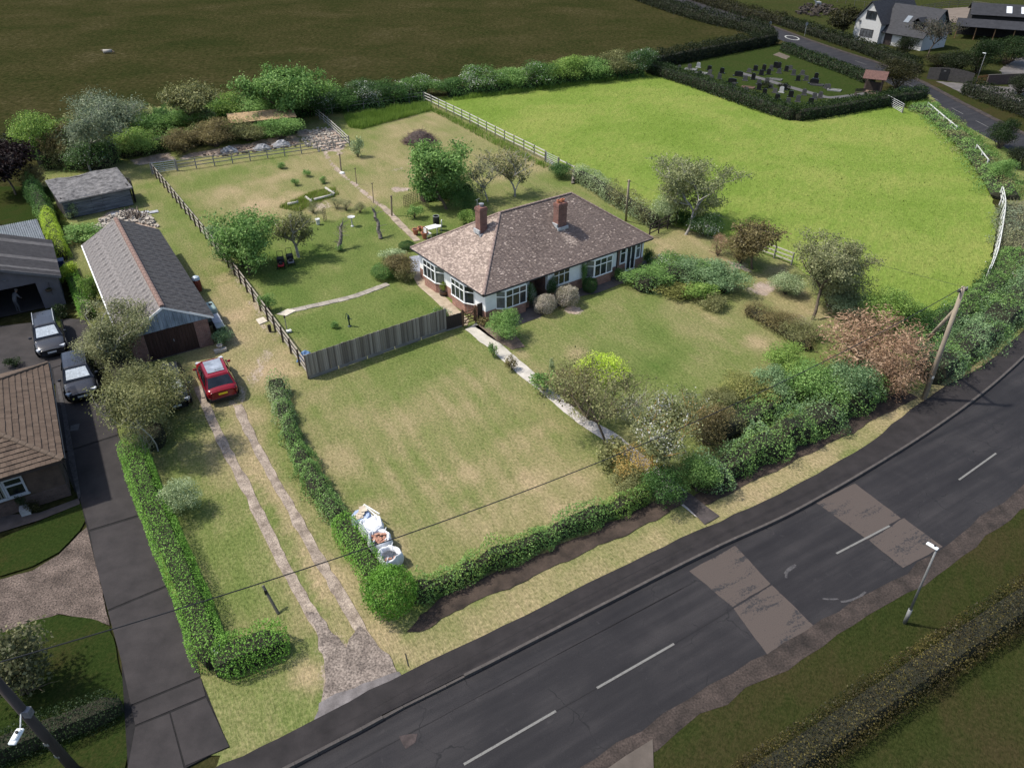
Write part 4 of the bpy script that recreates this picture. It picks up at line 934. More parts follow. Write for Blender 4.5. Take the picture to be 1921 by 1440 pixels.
# local x along the white gable front (width 6), y back
m_slate = mat('black_slate', (.022, .023, .028), .75, .3, 2, .01, c2=(.034, .035, .04), stretch=(1, 1, 3)); m_fw = mat('far_white_render', (.40, .40, .39), .9, .08)
m_fg = mat('far_grey_render', (.16, .165, .17), .9, .1)
m_fw2 = m_fw
FW, FD, FE, FR = 5.6, 11.5, 3.6, 6.9
mb = MB(); mb.bb(0, FW, 0, FD, 0, FE); mb.add([(0, 0, FE), (FW, 0, FE), (FW / 2, 0, FR), (0, FD, FE), (FW, FD, FE), (FW / 2, FD, FR)], [(0, 1, 2), (5, 4, 3)]); mb.build('gable_wall', m_fw, fh)
for s in (0, 1):
    mb = MB(); q = [(FW + .35, -.35, FE - .3), (FW + .35, FD + .3, FE - .3), (FW / 2, FD + .3, FR + .1), (FW / 2, -.35, FR + .1)]
    if s: q = [(FW - x, y, z) for x, y, z in q][::-1]
    mb.slab(q, .12); r_ = mb.build('roof_slope', m_slate, fh)
    for k in range(9):
        b_ = MB(); t = (k + .5) / 9; x = (FW + .35) + (FW / 2 - FW - .35) * t; zz = FE - .3 + (FR - FE + .4) * t
        if s: x = FW - x
        b_.beam((x, -.36, zz + .11), (x, FD + .31, zz + .11), .06, .03); b_.build('slate_course', m_slate, r_)
window(fh, (2.0, -.03), (4.2, -.03), 4.0, 5.4, 2, None, mat_=M_DARKWOOD); window(fh, (1.5, -.03), (4.3, -.03), 1.0, 2.3, 4, None, mat_=M_DARKWOOD, glass=glassmat('far_glass', (.06, .065, .07)))
# cross wing to the right with long low roof, dormer, rooflight
mb = MB(); mb.bb(FW, FW + 8.2, 1.2, 8.5, 0, 2.5); mb.build('wing_wall', m_fw, fh)
mb = MB(); mb.add([(FW + 8.2, 1.2, 2.5), (FW + 8.2, 8.5, 2.5), (FW + 8.2, 5.4, 6.3)], [(0, 1, 2)]); mb.build('wing_gable', m_fg, fh)
mb = MB(); mb.slab([(FW - .2, .5, 2.0), (FW + 8.6, .5, 2.0), (FW + 8.6, 5.4, 6.4), (FW - 1.8, 5.4, 6.4)], .14); rw = mb.build('roof_slope', m_slate, fh)
mb = MB(); mb.slab([(FW + 8.6, 9.2, 2.0), (FW, 9.2, 2.0), (FW, 5.4, 6.4), (FW + 8.6, 5.4, 6.4)], .14); mb.build('roof_slope', m_slate, fh)
mb = MB(); mb.bb(FW + 5.2, FW + 6.8, 1.7, 4.4, 3.0, 4.55); dm = mb.build('dormer', m_slate, fh)
mb = MB(); mb.slab([(FW + 5.0, 1.4, 4.4), (FW + 6.0, 1.4, 5.2), (FW + 6.0, 5., 5.2), (FW + 5.0, 5., 4.4)][::-1], .08); mb.slab([(FW + 7.0, 1.4, 4.4), (FW + 6.0, 1.4, 5.2), (FW + 6.0, 5., 5.2), (FW + 7.0, 5., 4.4)], .08); mb.build('dormer_roof', m_slate, dm)
window(fh, (FW + 5.4, 1.66), (FW + 6.6, 1.66), 3.2, 4.4, 2, None, mat_=M_DARKWOOD)
mb = MB(); mb.slab([(FW + 2.6, 2.5, 3.98), (FW + 3.6, 2.5, 3.98), (FW + 3.6, 3.6, 4.96), (FW + 2.6, 3.6, 4.96)], .05); mb.build('rooflight', mat('pale_rooflight', (.16, .18, .2), .2, .1), rw)
mb = MB(); mb.bb(FW + .5, FW + 2.0, 1.1, 1.22, 0, 2.2); mb.build('porch_shade', M_DARKWOOD, fh)
window(fh, (FW + 4.0, 1.17), (FW + 5.4, 1.17), .6, 2.0, 2, None, mat_=M_DARKWOOD)
mb = MB(); mb.cyl((1.0, -.1, 3.5), (1.0, -.25, 3.6), .25, .02, 10); mb.build('satellite_dish', mat('grey_dish', (.1, .1, .1), .6), fh)
# barns
def barn(label, px, ang, Lx, Ly, h0, h1, lights=0, posts=False, h=-.09):
    b = thing('barn', label, 'barn', P(*px, h), ang)
    mb = MB(); mb.bb(0, Lx, 0, Ly, 0, h0)if not posts else mb.bb(0, Lx, Ly - .2, Ly, 0, h0 + .4)
    mb.build('barn_wall', mat('black_boarding', (.018, .016, .017), .9, .3), b)
    m = mat('barn_roof_sheet', (.022, .022, .025), .8, .3, 1.5, c2=(.032, .032, .036))
    mb = MB(); mb.slab([(-.4, -.6, h0), (Lx + .4, -.6, h0), (Lx + .4, Ly / 2, h1), (-.4, Ly / 2, h1)], .1); r1 = mb.build('roof_slope', m, b)
    mb = MB(); mb.slab([(Lx + .4, Ly + .6, h0), (-.4, Ly + .6, h0), (-.4, Ly / 2, h1), (Lx + .4, Ly / 2, h1)], .1); mb.build('roof_slope', m, b)
    for k in range(lights):
        x = Lx * .35 + k * 2.6; t0, t1 = .25, .8; y = lambda t: -.6 + (Ly / 2 + .6) * t; z = lambda t: h0 + (h1 - h0) * t + .115
        mb = MB(); mb.slab([(x, y(t0), z(t0)), (x + 1., y(t0), z(t0)), (x + 1., y(t1), z(t1)), (x, y(t1), z(t1))], .03); mb.build('rooflight', mat('white_rooflight', (.55, .57, .6), .4, .05), r1)
    if posts:
        for k in range(5):
            mb = MB(); mb.bb(k * Lx / 4 - .08, k * Lx / 4 + .08, -.2, -.04, 0, h0); mb.build('post', mat('tan_post', (.2, .12, .06), .8), b)
    return b
barn('black barn with two white rooflights beside sand arena', (1815, 58), R(-24), 17, 9, 3.0, 4.6, 2)
barn('low open-fronted black stable with tan posts beside the pale yard', (1790, 72), R(-28), 13, 5.5, 2.2, 3.2, 0, True)
# dark wooden entrance gates
gt = thing('entrance_gates', 'dark curved-top timber entrance gates facing the pale drive mouth', 'gate', P(1738, 148, -.09), math.atan2(P(1823, 158).y - P(1738, 148).y, P(1823, 158).x - P(1738, 148).x))
gl = (P(1823, 158, -.09) - P(1738, 148, -.09)).length; nbd = 34
for i in range(nbd):
    t = (i + .5) / nbd; hh = 1.9 - .5 * (abs(t - .45) * 1.6) ** 2; mb = MB(); mb.bb(t * gl - gl / nbd * .47, t * gl + gl / nbd * .47, -.03 - .006 * (i % 2), .03, 0, hh); mb.build('board', mat('grey_gate_board', (.05, .046, .044), .9, .3), gt)
mb = MB(); mb.bb(gl * .26, gl * .45, -.09, -.05, 0, 1.75); mb.build('gate_leaf', mat('black_gate', (.01, .01, .011), .6), gt)
mb = MB(); mb.bb(gl * .33, gl * .38, -.11, -.09, 1.35, 1.5); mb.build('name_plate', mat('plate_grey', (.12, .12, .12), .5), gt)
# =================================================================== FENCES, POLES, VEHICLES, PROPS
M_POSTB = mat('brown_fence_post', (.085, .06, .045), .9, .35, 4, stretch=(1, 1, .2)); M_RAILP = mat('weathered_rail', (.36, .32, .27), .9, .3, 2, c2=(.45, .40, .34))
M_GREYW = mat('grey_fence_wood', (.24, .22, .2), .9, .35, 3, c2=(.33, .31, .28)); M_DKF = mat('dark_creosote', (.04, .03, .025), .85, .3, 3)
M_GALV = mat('galvanised_steel', (.42, .44, .45), .45, .2, 4, metal=.5)
M_WHITEP = mat('white_fence_paint', (.6, .6, .57), .7, .2, 3)
_um = {}
def unit_box(m, name):
    k = (m.name, name)
    if k not in _um: _um[k] = MB().box((0, 0, 0), (1, 1, 1)).mesh(name, m)
    return _um[k]
def ubox(name, m, parent, a, b, w_, h_):
    """shared unit box stretched from a to b (parent's frame)"""
    a = Vector(a); b = Vector(b); d = b - a; L = d.length; u = d / L
    up = Vector((0, 0, 1)) if abs(u.z) < .95 else Vector((1, 0, 0)); sd = up.cross(u).normalized(); up = u.cross(sd)
    o = link(name, unit_box(m, name), parent)
    o.matrix_local = Matrix.Translation((a + b) / 2) @ Matrix((u, sd, up)).transposed().to_4x4() @ Matrix.Diagonal((L, w_, h_, 1))
    return o
def rail_fence(label, px, spacing, hp, rails, mp, mr, rw=.09, rt=.035, pw=.09, side=1, name='rail_fence', seed=1, skip=(), cat='fence', sink=0, drop=()):
    line = catmull(PX(px), .1) if len(px) > 2 else PX(px)
    L = [0.]
    for a, b in zip(line[:-1], line[1:]): L.append(L[-1] + (b - a).length)
    n = max(1, round(L[-1] / spacing)); o = line[0]; rnd = random.Random(seed)
    root = thing(name, label, cat, o); pts = []
    for i in range(n + 1):
        s = L[-1] * i / n; k = next((k for k in range(len(L) - 1) if L[k + 1] >= s - 1e-6), len(L) - 2); t = (s - L[k]) / max(1e-6, L[k + 1] - L[k]); pts.append(line[k].lerp(line[k + 1], t) - o)
    for i, p in enumerate(pts):
        e = Vector((rnd.uniform(-.03, .03), rnd.uniform(-.03, .03), 0)); ubox('post', mp, root, p + Vector((0, 0, -.1)), p + e + Vector((0, 0, hp * rnd.uniform(.97, 1.04))), pw, pw)
    for i in range(n):
        if i in skip: continue
        d = (pts[i + 1] - pts[i]).normalized(); s = Vector((-d.y, d.x, 0)) * side * (pw / 2 + rt / 2 + .002)
        for j, z in enumerate(rails):
            if (i, j) in drop: continue
            ubox('rail', mr, root, pts[i] + s + Vector((0, 0, z + rnd.uniform(-.015, .015))) - d * .03, pts[i + 1] + s * (1 + .02 * (i % 2)) + Vector((0, 0, z + rnd.uniform(-.015, .015))) + d * .03, rt, rw)
    return root
rail_fence('long brown post-and-rail fence with pale rails beside the grass track', [(287, 326), (350, 403), (430, 503), (505, 605), (579, 709)], 1.75, 1.2, (.25, .62, 1.05), M_POSTB, M_RAILP, .15, .04, .1, 1, seed=2)
rail_fence('grey post-and-rail fence behind the mown back lawn', [(334, 321), (450, 304), (560, 289), (656, 274)], 2.0, 1.15, (.35, .7, 1.05), M_GREYW, M_GREYW, .09, seed=3)
rail_fence('short grey rail fence between rubble patch and rough grass', [(656, 274), (625, 245), (593, 218)], 1.8, 1.2, (.4, .75, 1.1), M_GREYW, mat('pale_grey_rail', (.42, .4, .36), .9, .25), .1, seed=4)
rail_fence('grey rail fence under the dark hawthorn hedge', [(593, 218), (690, 204), (795, 189)], 2.4, 1.2, (.7, 1.1), M_GREYW, M_GREYW, .09, seed=5)
rail_fence('long pale rail fence dividing mown garden from bright paddock', [(796, 190), (870, 226), (950, 267), (1022, 303)], 2.2, 1.25, (.4, .78, 1.15), M_GREYW, mat('pale_rail', (.50, .48, .44), .9, .25), .11, seed=6)
rail_fence('pale rail fence stub beside the dark round bush', [(1048, 316), (1078, 331)], 2, 1.2, (.5, .95), M_GREYW, mat('pale_rail', (0, 0, 0)), .11, seed=7)
rail_fence('dark creosoted rail fence beside the corner of the bungalow', [(1218, 446), (1268, 421)], 1.5, 1.25, (.35, .75, 1.15), M_DKF, M_DKF, .09, .04, .1, seed=8)
rail_fence('bleached rail fence behind the brown leaning tree', [(1418, 473), (1450, 484), (1484, 497)], 1.7, 1.1, (.3, .65, 1.0), M_GREYW, mat('bleached_rail', (.5, .47, .4), .9, .25), .1, seed=9)
rail_fence('broken white rail fence by the paddock gate', [(1737, 208), (1762, 230), (1790, 254)], 2.2, 1.1, (.55, 1.0), M_WHITEP, M_WHITEP, .12, .04, .1, seed=10, drop=((1, 0), (3, 0)))
rail_fence('short white rail remnant in the roadside brambles', [(1827, 290), (1848, 318)], 2.2, 1.1, (1.0,), M_WHITEP, M_WHITEP, .12, .04, .1, seed=11)
rail_fence('curving white rail fence along the paddock bend', [(1873, 372), (1877, 400), (1872, 440), (1862, 490), (1850, 522)], 1.9, 1.15, (.4, .75, 1.08), M_WHITEP, M_WHITEP, .12, .04, .1, seed=12)
def metal_gate(label, a, b, bars=6, h=1.15, m=M_GALV):
    A, B = P(*a), P(*b); d = B - A; g = thing('field_gate', label, 'gate', A); L = d.length; u = d / L
    mb = MB()
    for p in (Vector((0, 0, 0)), d): mb.cyl(p + Vector((0, 0, .1)), p + Vector((0, 0, h)), .028, None, 6)
    mb.build('gate_frame', m, g)
    for i in range(bars):
        mb = MB(); z = .12 + (h - .15) * (i / (bars - 1)) ** 1.15; mb.cyl((0, 0, z), d + Vector((0, 0, z)), .024, None, 6); mb.build('bar', m, g)
    mb = MB(); mb.beam((0, 0, h - .05), d * .5 + Vector((0, 0, .12)), .03, .04); mb.beam(d * .5 + Vector((0, 0, h - .05)), d * .5 + Vector((0, 0, .12)), .03, .03); mb.build('brace', m, g)
    for p in (Vector((0, 0, 0)) - u * .12, d + u * .12): mb = MB(); mb.box(p + Vector((0, 0, .55)), (.14, .14, 1.3)); mb.build('gate_post', M_GREYW, g)
metal_gate('galvanised field gate at the back lawn corner', (289, 326), (331, 320))
metal_gate('galvanised gate in the long paddock fence', (1025, 305), (1046, 315))
metal_gate('bright galvanised gate beside the cemetery hedge', (1658, 193), (1691, 212), 6, 1.2, mat('bright_galvanised', (.55, .56, .56), .5, .1))

# close-boarded fence, boards one by one
A, B = P(580, 711), P(838, 621); d = B - A; cb = thing('board_fence', 'weathered dark grey close-boarded fence across the front lawn', 'fence', A, math.atan2(d.y, d.x)); L = d.length
nbd = 72; m_cbs = [mat('fence_board_%s' % k, c, .9, .4, 2.5, stretch=(1, 1, .15)) for k, c in (('dark', (.15, .127, .105)), ('mid', (.22, .19, .158)), ('pale', (.31, .272, .23)))]
rnd = random.Random(12)
for i in range(nbd):
    h = 1.55 + rnd.uniform(-.015, .015); o = link('board', unit_box(rnd.choice(m_cbs), 'board'), cb, ((i + .5) * L / nbd, rnd.uniform(-.006, .006), .24 + h / 2)); o.scale = (L / nbd * .96, .022, h); o.rotation_euler = (0, rnd.uniform(-.008, .008), rnd.uniform(-.03, .03))
for i in range(5): ubox('gravel_board', mat('gravel_board', (.2, .185, .165), .9, .3, 2), cb, (i * L / 5 + .02, 0, .12), ((i + 1) * L / 5 - .02, 0, .12), .04, .22)
for i in range(5): ubox('post', m_cbs[0], cb, (i * L / 4, .09, -.1), (i * L / 4, .09, 1.75), .1, .1)
for z in (.5, 1.4): ubox('rail', m_cbs[0], cb, (0, .06, z), (L, .06, z), .05, .09)
A2 = P(868, 612); d2 = A2 - B; sf = thing('low_board_fence', 'short dark brown board fence between grey fence and wooden gate', 'fence', B, math.atan2(d2.y, d2.x)); L2 = d2.length
for i in range(9):
    o = link('board', unit_box(M_DKF, 'board'), sf, ((i + .5) * L2 / 9, 0, .62)); o.scale = (L2 / 9 * .95, .025, 1.05 - .03 * (i % 2))
ubox('gravel_board', mat('gravel_board', (0, 0, 0)), sf, (0, 0, .06), (L2, 0, .06), .04, .12)
C2 = P(893, 604); d3 = C2 - A2; L3 = d3.length; wg = thing('wooden_gate', 'small brown five-bar wooden garden gate across the white path', 'gate', A2, math.atan2(d3.y, d3.x)); mgw = mat('brown_gate_wood', (.13, .075, .045), .8, .3, 3)
for x in (0, L3): ubox('gate_post', mgw, wg, (x, 0, 0), (x, 0, 1.35), .13, .13)
for k in range(5): ubox('bar', mgw, wg, (.1, 0, .2 + .22 * k), (L3 - .1, 0, .2 + .22 * k), .03, .07)
ubox('brace', mgw, wg, (.1, -.035, .2), (L3 - .1, -.035, 1.08), .03, .06); ubox('brace', mgw, wg, (.1, -.037, 1.08), (L3 - .1, -.037, .2), .028, .06)
for x in (.12, L3 - .12): ubox('stile', mgw, wg, (x, .035, .12), (x, .035, 1.2), .04, .08)
D2 = P(908, 600); d4 = D2 - C2; pn = thing('screen_panel', 'narrow dark boarded panel between garden gate and bungalow corner', 'fence', C2 + d4.normalized() * .1, math.atan2(d4.y, d4.x))
for i in range(4): o = link('board', unit_box(M_DKF, 'board'), pn, (.1 + i * .16, 0, .72)); o.scale = (.15, .03, 1.4)

# ---------------------------------------------------------------- poles, lamps, wires
m_pole = mat('telegraph_pole_wood', (.27, .225, .17), .9, .3, 2, stretch=(1, 1, .15)); m_poled = mat('dark_pole_wood', (.055, .045, .04), .9, .3, 2, stretch=(1, 1, .15))
M_WIRE = mat('black_cable', (.012, .012, .013), .6, .1)
def between(o, name, m, a, b, r0, r1, n=10):
    mb = MB(); mb.cyl(Vector(a), Vector(b), r0, r1, n); return mb.build(name, m, o, smooth=True)
pb = P(1733, 748); ptop = P(1808, 538, 7.55)
pole = thing('telegraph_pole', 'tall weathered telegraph pole with a raking strut on the roadside verge', 'utility pole', pb)
between(pole, 'pole_shaft', m_pole, (0, 0, -.2), ptop - pb, .16, .11, 12)
sb = P(1722, 655, .0); between(pole, 'strut', m_pole, sb - pb, (ptop - pb) * .82, .12, .10, 10)
mb = MB(); t_ = ptop - pb; mb.beam(t_ + Vector((-.3, -.1, -.25)), t_ + Vector((.35, .15, -.25)), .08, .1); mb.build('crossarm', m_poled, pole)
for s in (-.25, .05, .28): mb = MB(); mb.lathe(t_ + Vector((s, s * .4, -.2)), [(.03, 0), (.06, .05), (.05, .12), (.02, .15)], 8); mb.build('insulator', mat('insulator', (.2, .2, .2), .3), pole)
mb = MB(); mb.box(t_ * .22 + Vector((-.02, -.17, 0)), (.12, .02, .18)); mb.build('pole_plate', mat('pole_plate', (.5, .48, .42), .6), pole)
lb = P(141, 1442); ltop = P(-30, 1250, 7.4)
lpole = thing('lamp_pole', 'dark wooden pole carrying a white street lamp beside the neighbour hedge', 'utility pole', lb)
between(lpole, 'pole_shaft', m_poled, (0, 0, -.2), ltop - lb, .17, .13, 12); t_ = ltop - lb
k = t_ * .62; mb = MB(); mb.box(k + Vector((.17, -.05, 0)), (.22, .22, .3)); mb.build('junction_box', mat('junction_grey', (.16, .16, .17), .5, .2), lpole)
arm_end = P(38, 1368, 4.9) - lb; mb = MB(); mb.cyl(k + Vector((-.05, 0, .05)), arm_end, .025, None, 6); mb.build('lamp_arm', M_GALV, lpole)
mb = MB(); mb.box(arm_end + Vector((0, -.22, 0)), (.24, .52, .1)); mb.box(arm_end + Vector((0, -.2, .07)), (.18, .36, .06)); lh = mb.build('lamp_head', mat('lamp_white', (.62, .64, .64), .4, .08), lpole); bv = lh.modifiers.new('b', 'BEVEL'); bv.width = .03
mb = MB(); mb.cyl(arm_end + Vector((.02, -.15, .1)), arm_end + Vector((.02, -.15, .15)), .045, None, 10); mb.build('photocell', M_WIRE, lpole)
for f_, c_ in ((.33, .06), (.2, .08)): mb = MB(); mb.box(t_ * f_ + Vector((-.02, -.16, 0)), (.16, .03, .16)); mb.build('pole_plate', mat('pole_tag', (.2, .2, .18), .6), lpole)
def cable(name, label, a, b, sag, r, parent=None):
    a = Vector(a); b = Vector(b); mb = MB(); n = 40; pr = a
    for i in range(1, n + 1):
        t = i / n; p = a.lerp(b, t) - Vector((0, 0, 4 * sag * t * (1 - t))); mb.cyl(pr - a, p - a, r, None, 5, False); pr = p
    o = mb.build(name, M_WIRE); o.location = a; return tag(o, label, 'cable')
cable('overhead_cable', 'long black overhead cable slung between the two roadside poles', ltop, ptop, 1.9, .022)
cable('overhead_cable', 'thin stay wire rising past the roadside brambles', P(1877, 382, .2), P(1921, 285, 4.5), .02, .012)
tb = P(1174, 414); tp = thing('slim_pole', 'slim dark telegraph pole behind the bungalow', 'utility pole', tb); between(tp, 'pole_shaft', m_pole, (0, 0, 0), P(1180, 338, 4.3) - tb, .11, .09, 8)
mb = MB(); mb.box(P(1180, 340, 4.2) - tb, (.3, .08, .08)); mb.build('crossarm', m_poled, tp)
cable('overhead_cable', 'thin service wire from slim pole to the strutted pole', P(1180, 339, 4.25), ptop, .5, .008)
def street_lamp(label, base, top, h, zb=-.09):
    b = P(*base, zb); t = P(*top, h); l = thing('street_lamp', label, 'street lamp', b); d = t - b
    between(l, 'lamp_base', mat('lamp_steel', (.2, .2, .195), .5, .2, metal=.3), (0, 0, -.05), d * .2, .085, .085, 10); between(l, 'lamp_column', mat('lamp_steel', (0, 0, 0)), d * .2, d, .055, .038, 10)
    mb = MB(); mb.box(d + Vector((-.12, .12, .05)), (.17, .46, .08), rz=R(38)); hd = mb.build('lamp_head', mat('lamp_white', (0, 0, 0)), l); bv = hd.modifiers.new('b', 'BEVEL'); bv.width = .035; bv.segments = 2
    mb = MB(); mb.cyl(d + Vector((-.06, .08, .1)), d + Vector((-.06, .08, .15)), .04, None, 8); mb.build('photocell', M_WIRE, l)
street_lamp('slender grey street lamp with white head on the dark verge', (1697, 1168), (1757, 1030), 4.75)
street_lamp('slender street lamp by the far hedge opposite the paddock', (1822, 181), (1849, 101), 6.0)

# ---------------------------------------------------------------- cars
M_TYRE = mat('tyre_rubber', (.012, .012, .012), .85, .2); M_RIM = mat('alloy_rim', (.35, .36, .37), .35, .2, metal=.7); M_CGLASS = glassmat('car_glass', (.012, .014, .017), .04)
M_TRIM = mat('black_trim', (.014, .014, .015), .5, .2)
def car(label, loc, rz, paint, L=4.4, W=1.9, H=1.62, plate=(.75, .55, .02), front_plate=True, shade=None, roofglass=False, bars=None, hid=False, shape='suv'):
    c = thing('car', label, 'car', loc, rz); hw = W / 2
    # body: lofted sections along x (rear -> front)
    S = [(-L / 2, .80, .42, .86), (-L / 2 + .10, .93, .30, .98), (-L / 2 + .55, .99, .24, 1.03), (-.6, 1., .22, 1.0), (.35, 1., .22, .985), (1.0, .99, .22, .96), (L / 2 - .75, .97, .24, .92), (L / 2 - .22, .90, .28, .80), (L / 2 - .02, .74, .36, .66)]
    if shape == 'coupe': S = [(x, w_, a, b + (.05 if x < 0 else 0)) for x, w_, a, b in S]
    mb = MB(); ring = []
    for x, w_, zl, zb in S:
        w_ = w_ * hw; zm = zl + (zb - zl) * .55
        ring.append([(x, -w_ * .93, zl), (x, -w_, zm - .12), (x, -w_ * 1.0, zm + .08), (x, -w_ * .93, zb - .03), (x, -w_ * .72, zb + .025), (x, 0, zb + .045), (x, w_ * .72, zb + .025), (x, w_ * .93, zb - .03), (x, w_, zm + .08), (x, w_, zm - .12), (x, w_ * .93, zl)])
    k = len(ring[0]); vs = [v for r_ in ring for v in r_]; fs = []
    for i in range(len(ring) - 1):
        for j in range(k): fs.append((i * k + j, i * k + (j + 1) % k, (i + 1) * k + (j + 1) % k, (i + 1) * k + j))
    fs += [tuple(range(k)), tuple(range((len(ring) - 1) * k, len(ring) * k))[::-1]]
    mb.add(vs, [f[::-1] for f in fs]); body = mb.build('body', paint, c, smooth=True); ss = body.modifiers.new('s', 'SUBSURF'); ss.levels = ss.render_levels = 2
    # cabin
    xr0, xr1, xf1, xf0 = -L / 2 + .22, -L / 2 + .62, .42, 1.12
    if shape == 'coupe': xr0, xr1 = -L / 2 + .25, -L / 2 + .85
    zb = .96; wb = hw * .93; wt = hw * .70; zt = H
    cab = MB(); n6 = []
    for x, z, w_ in ((xr0, zb, wb), (xr1, zt - .03, wt), ((xr1 + xf1) / 2, zt, wt * 1.02), (xf1, zt - .03, wt), (xf0, zb, wb * .98)):
        n6.append([(x, -w_, z), (x, -w_ * .55, z + (.03 if z > 1.2 else 0)), (x, w_ * .55, z + (.03 if z > 1.2 else 0)), (x, w_, z)])
    vs = [v for r_ in n6 for v in r_]; fs = []
    for i in range(4):
        for j in range(3): fs.append((i * 4 + j, (i + 1) * 4 + j, (i + 1) * 4 + j + 1, i * 4 + j + 1))
    fs += [(0, 4, 8, 12, 16), (19, 15, 11, 7, 3)]
    cab.add(vs, [f[::-1] for f in fs]); cb_ = cab.build('cabin', paint, c); bv = cb_.modifiers.new('b', 'BEVEL'); bv.width = .05; bv.segments = 2
    def quad(name, q, m, off=.012, parent=c):
        q = [Vector(v) for v in q]; n_ = (q[1] - q[0]).cross(q[2] - q[0]).normalized(); ctr = sum(q, Vector()) / 4
        if n_.dot(ctr - Vector((0, 0, .6))) < 0: n_ = -n_; q = q[::-1]
        mb = MB(); mb.slab([v + n_ * off for v in q], .008); return mb.build(name, m, parent)
    def lerp(a, b, t): return tuple(a[i] + (b[i] - a[i]) * t for i in range(3))
    def inset(q, a=.08, b=.08):
        q0, q1, q2, q3 = q; f = lambda u_, v_: lerp(lerp(q0, q1, u_), lerp(q3, q2, u_), v_); return [f(a, b), f(1 - a, b), f(1 - a, 1 - b), f(a, 1 - b)]
    zt2 = zt - .03
    wsq = inset([(xf0, -wb * .98, zb), (xf0, wb * .98, zb), (xf1, wt, zt2), (xf1, -wt, zt2)], .05, .06)
    ws = quad('windscreen', wsq, M_CGLASS, .03)
    if shade: quad('sun_shade', inset([tuple(v) for v in wsq], .06, .12), shade, .042)
    rq = inset([(xr0, -wb, zb), (xr0, wb, zb), (xr1, wt, zt2), (xr1, -wt, zt2)], .07, .14); quad('rear_window', rq, M_CGLASS, .02)
    for s in (-1, 1):
        q = inset([(xr0 + .1, s * wb, zb), (xf0 - .08, s * wb * .985, zb), (xf1 - .03, s * wt, zt2), (xr1, s * wt, zt2)], .05, .10); sw = quad('side_window', q, M_CGLASS, .012)
        mb = MB(); a = lerp(q[0], q[1], .48); b = lerp(q[3], q[2], .52); mb.beam((a[0], a[1] + s * .025, a[2]), (b[0], b[1] + s * .025, b[2]), .01, .06); mb.build('pillar', M_TRIM, c)
        mb = MB(); mb.box((.78, s * (hw + .09), 1.06), (.12, .2, .15)); m_ = mb.build('mirror', paint, c); bv = m_.modifiers.new('b', 'BEVEL'); bv.width = .04
        for x in (-L / 2 + .82, L / 2 - .86):
            w_ = link('wheel', None, c, (x, s * (hw - .115), .36)); mb = MB(); mb.cyl((0, -.12, 0), (0, .12, 0), .36, None, 20); ty = mb.build('tyre', M_TYRE, w_); mb = MB(); mb.cyl((0, s * .105, 0), (0, s * .135, 0), .25, .22, 14); mb.build('rim', M_RIM, w_)
            mb = MB(); vs = []; n_ = 12
            for r_ in (.40, .47):
                for i in range(n_ + 1): t = math.pi * i / n_; vs.append((x + math.cos(t) * r_, s * (hw * .985 + .01), .36 + math.sin(t) * r_))
            mb.add(vs, [(i, i + 1, n_ + 2 + i, n_ + 1 + i) for i in range(n_)]); ao = mb.build('wheel_arch', M_TRIM, c); so = ao.modifiers.new('s', 'SOLIDIFY'); so.thickness = .05; so.offset = 0
        mb = MB(); mb.box((-L / 2 + .13, s * hw * .74, .83), (.1, .3, .12), rz=-s * R(-14)); mb.build('tail_light', mat('tail_lamp', (.25, .01, .01), .2, .1), c)
        mb = MB(); mb.box((L / 2 - .22, s * hw * .70, .72), (.22, .34, .12), rz=-s * R(28)); mb.build('headlight', mat('head_lamp', (.45, .47, .5), .12, .1), c)
        if bars: mb = MB(); mb.cyl((xr1 + .05, s * wt * .93, zt + .05), (xf1 - .1, s * wt * .93, zt + .05), .025, None, 6); mb.build('roof_rail', bars, c)
    if roofglass: quad('roof_glass', [(xr1 + .25, -wt * .72, zt + .012), (xr1 + .25, wt * .72, zt + .012), (xf1 - .02, wt * .76, zt + .005), (xf1 - .02, -wt * .76, zt + .005)], glassmat('roof_glass', (.20, .22, .25), .05), .022)
    mb = MB(); mb.bb(-L / 2 + .0, -L / 2 + .25, -hw * .86, hw * .86, .26, .46); mb.bb(L / 2 - .2, L / 2 - .02, -hw * .7, hw * .7, .26, .44); mb.bb(-L / 2 + 1.2, L / 2 - 1.25, -hw * .98, hw * .98, .2, .32); mb.build('lower_trim', M_TRIM, c)
    mb = MB(); mb.box((L / 2 - .015, 0, .60), (.05, .95, .16)); mb.build('grille', M_TRIM, c)
    for s, col in ((-1, plate), (1, (.6, .6, .58))):
        x = s * (L / 2 + (.012 if s > 0 else .005)); z = .50 if s > 0 else .74
        mb = MB(); mb.box((x, 0, z), (.02, .52, .115)); pl = mb.build('number_plate', mat('plate_%s' % ('yellow' if s < 0 else 'white'), col, .5, .05), c)
    mb = MB(); mb.add([(xr1 + .4, -.01, zt + .03), (xr1 + .6, -.01, zt + .03), (xr1 + .42, 0, zt + .12), (xr1 + .4, .01, zt + .03), (xr1 + .6, .01, zt + .03)], [(0, 1, 2), (4, 3, 2), (0, 2, 3), (1, 4, 2)]); mb.build('aerial_fin', M_TRIM, c)
    return c
hd = R(119.5); u_ = Vector((math.cos(hd), math.sin(hd), 0)); rc = P(424, 757)
car('shiny dark red hatchback with glass roof parked before the garage', rc + u_ * 2.25, hd, paintmat('metallic_red', (.17, .004, .010), .25), 4.37, 1.9, 1.62, roofglass=True, shape='coupe')
hd2 = R(-59); u_ = Vector((math.cos(hd2), math.sin(hd2), 0)); m_shade = mat('silver_sunshade', (.62, .66, .67), .35, .25, 9, metal=.2)
car('dark grey estate with silver roof rails and windscreen shade by open garage', P(103, 672) - u_ * 2.3, hd2, paintmat('dark_grey_paint', (.028, .029, .034)), 4.6, 1.88, 1.68, shade=m_shade, bars=M_GALV)
hd3 = R(-61); u_ = Vector((math.cos(hd3), math.sin(hd3), 0))
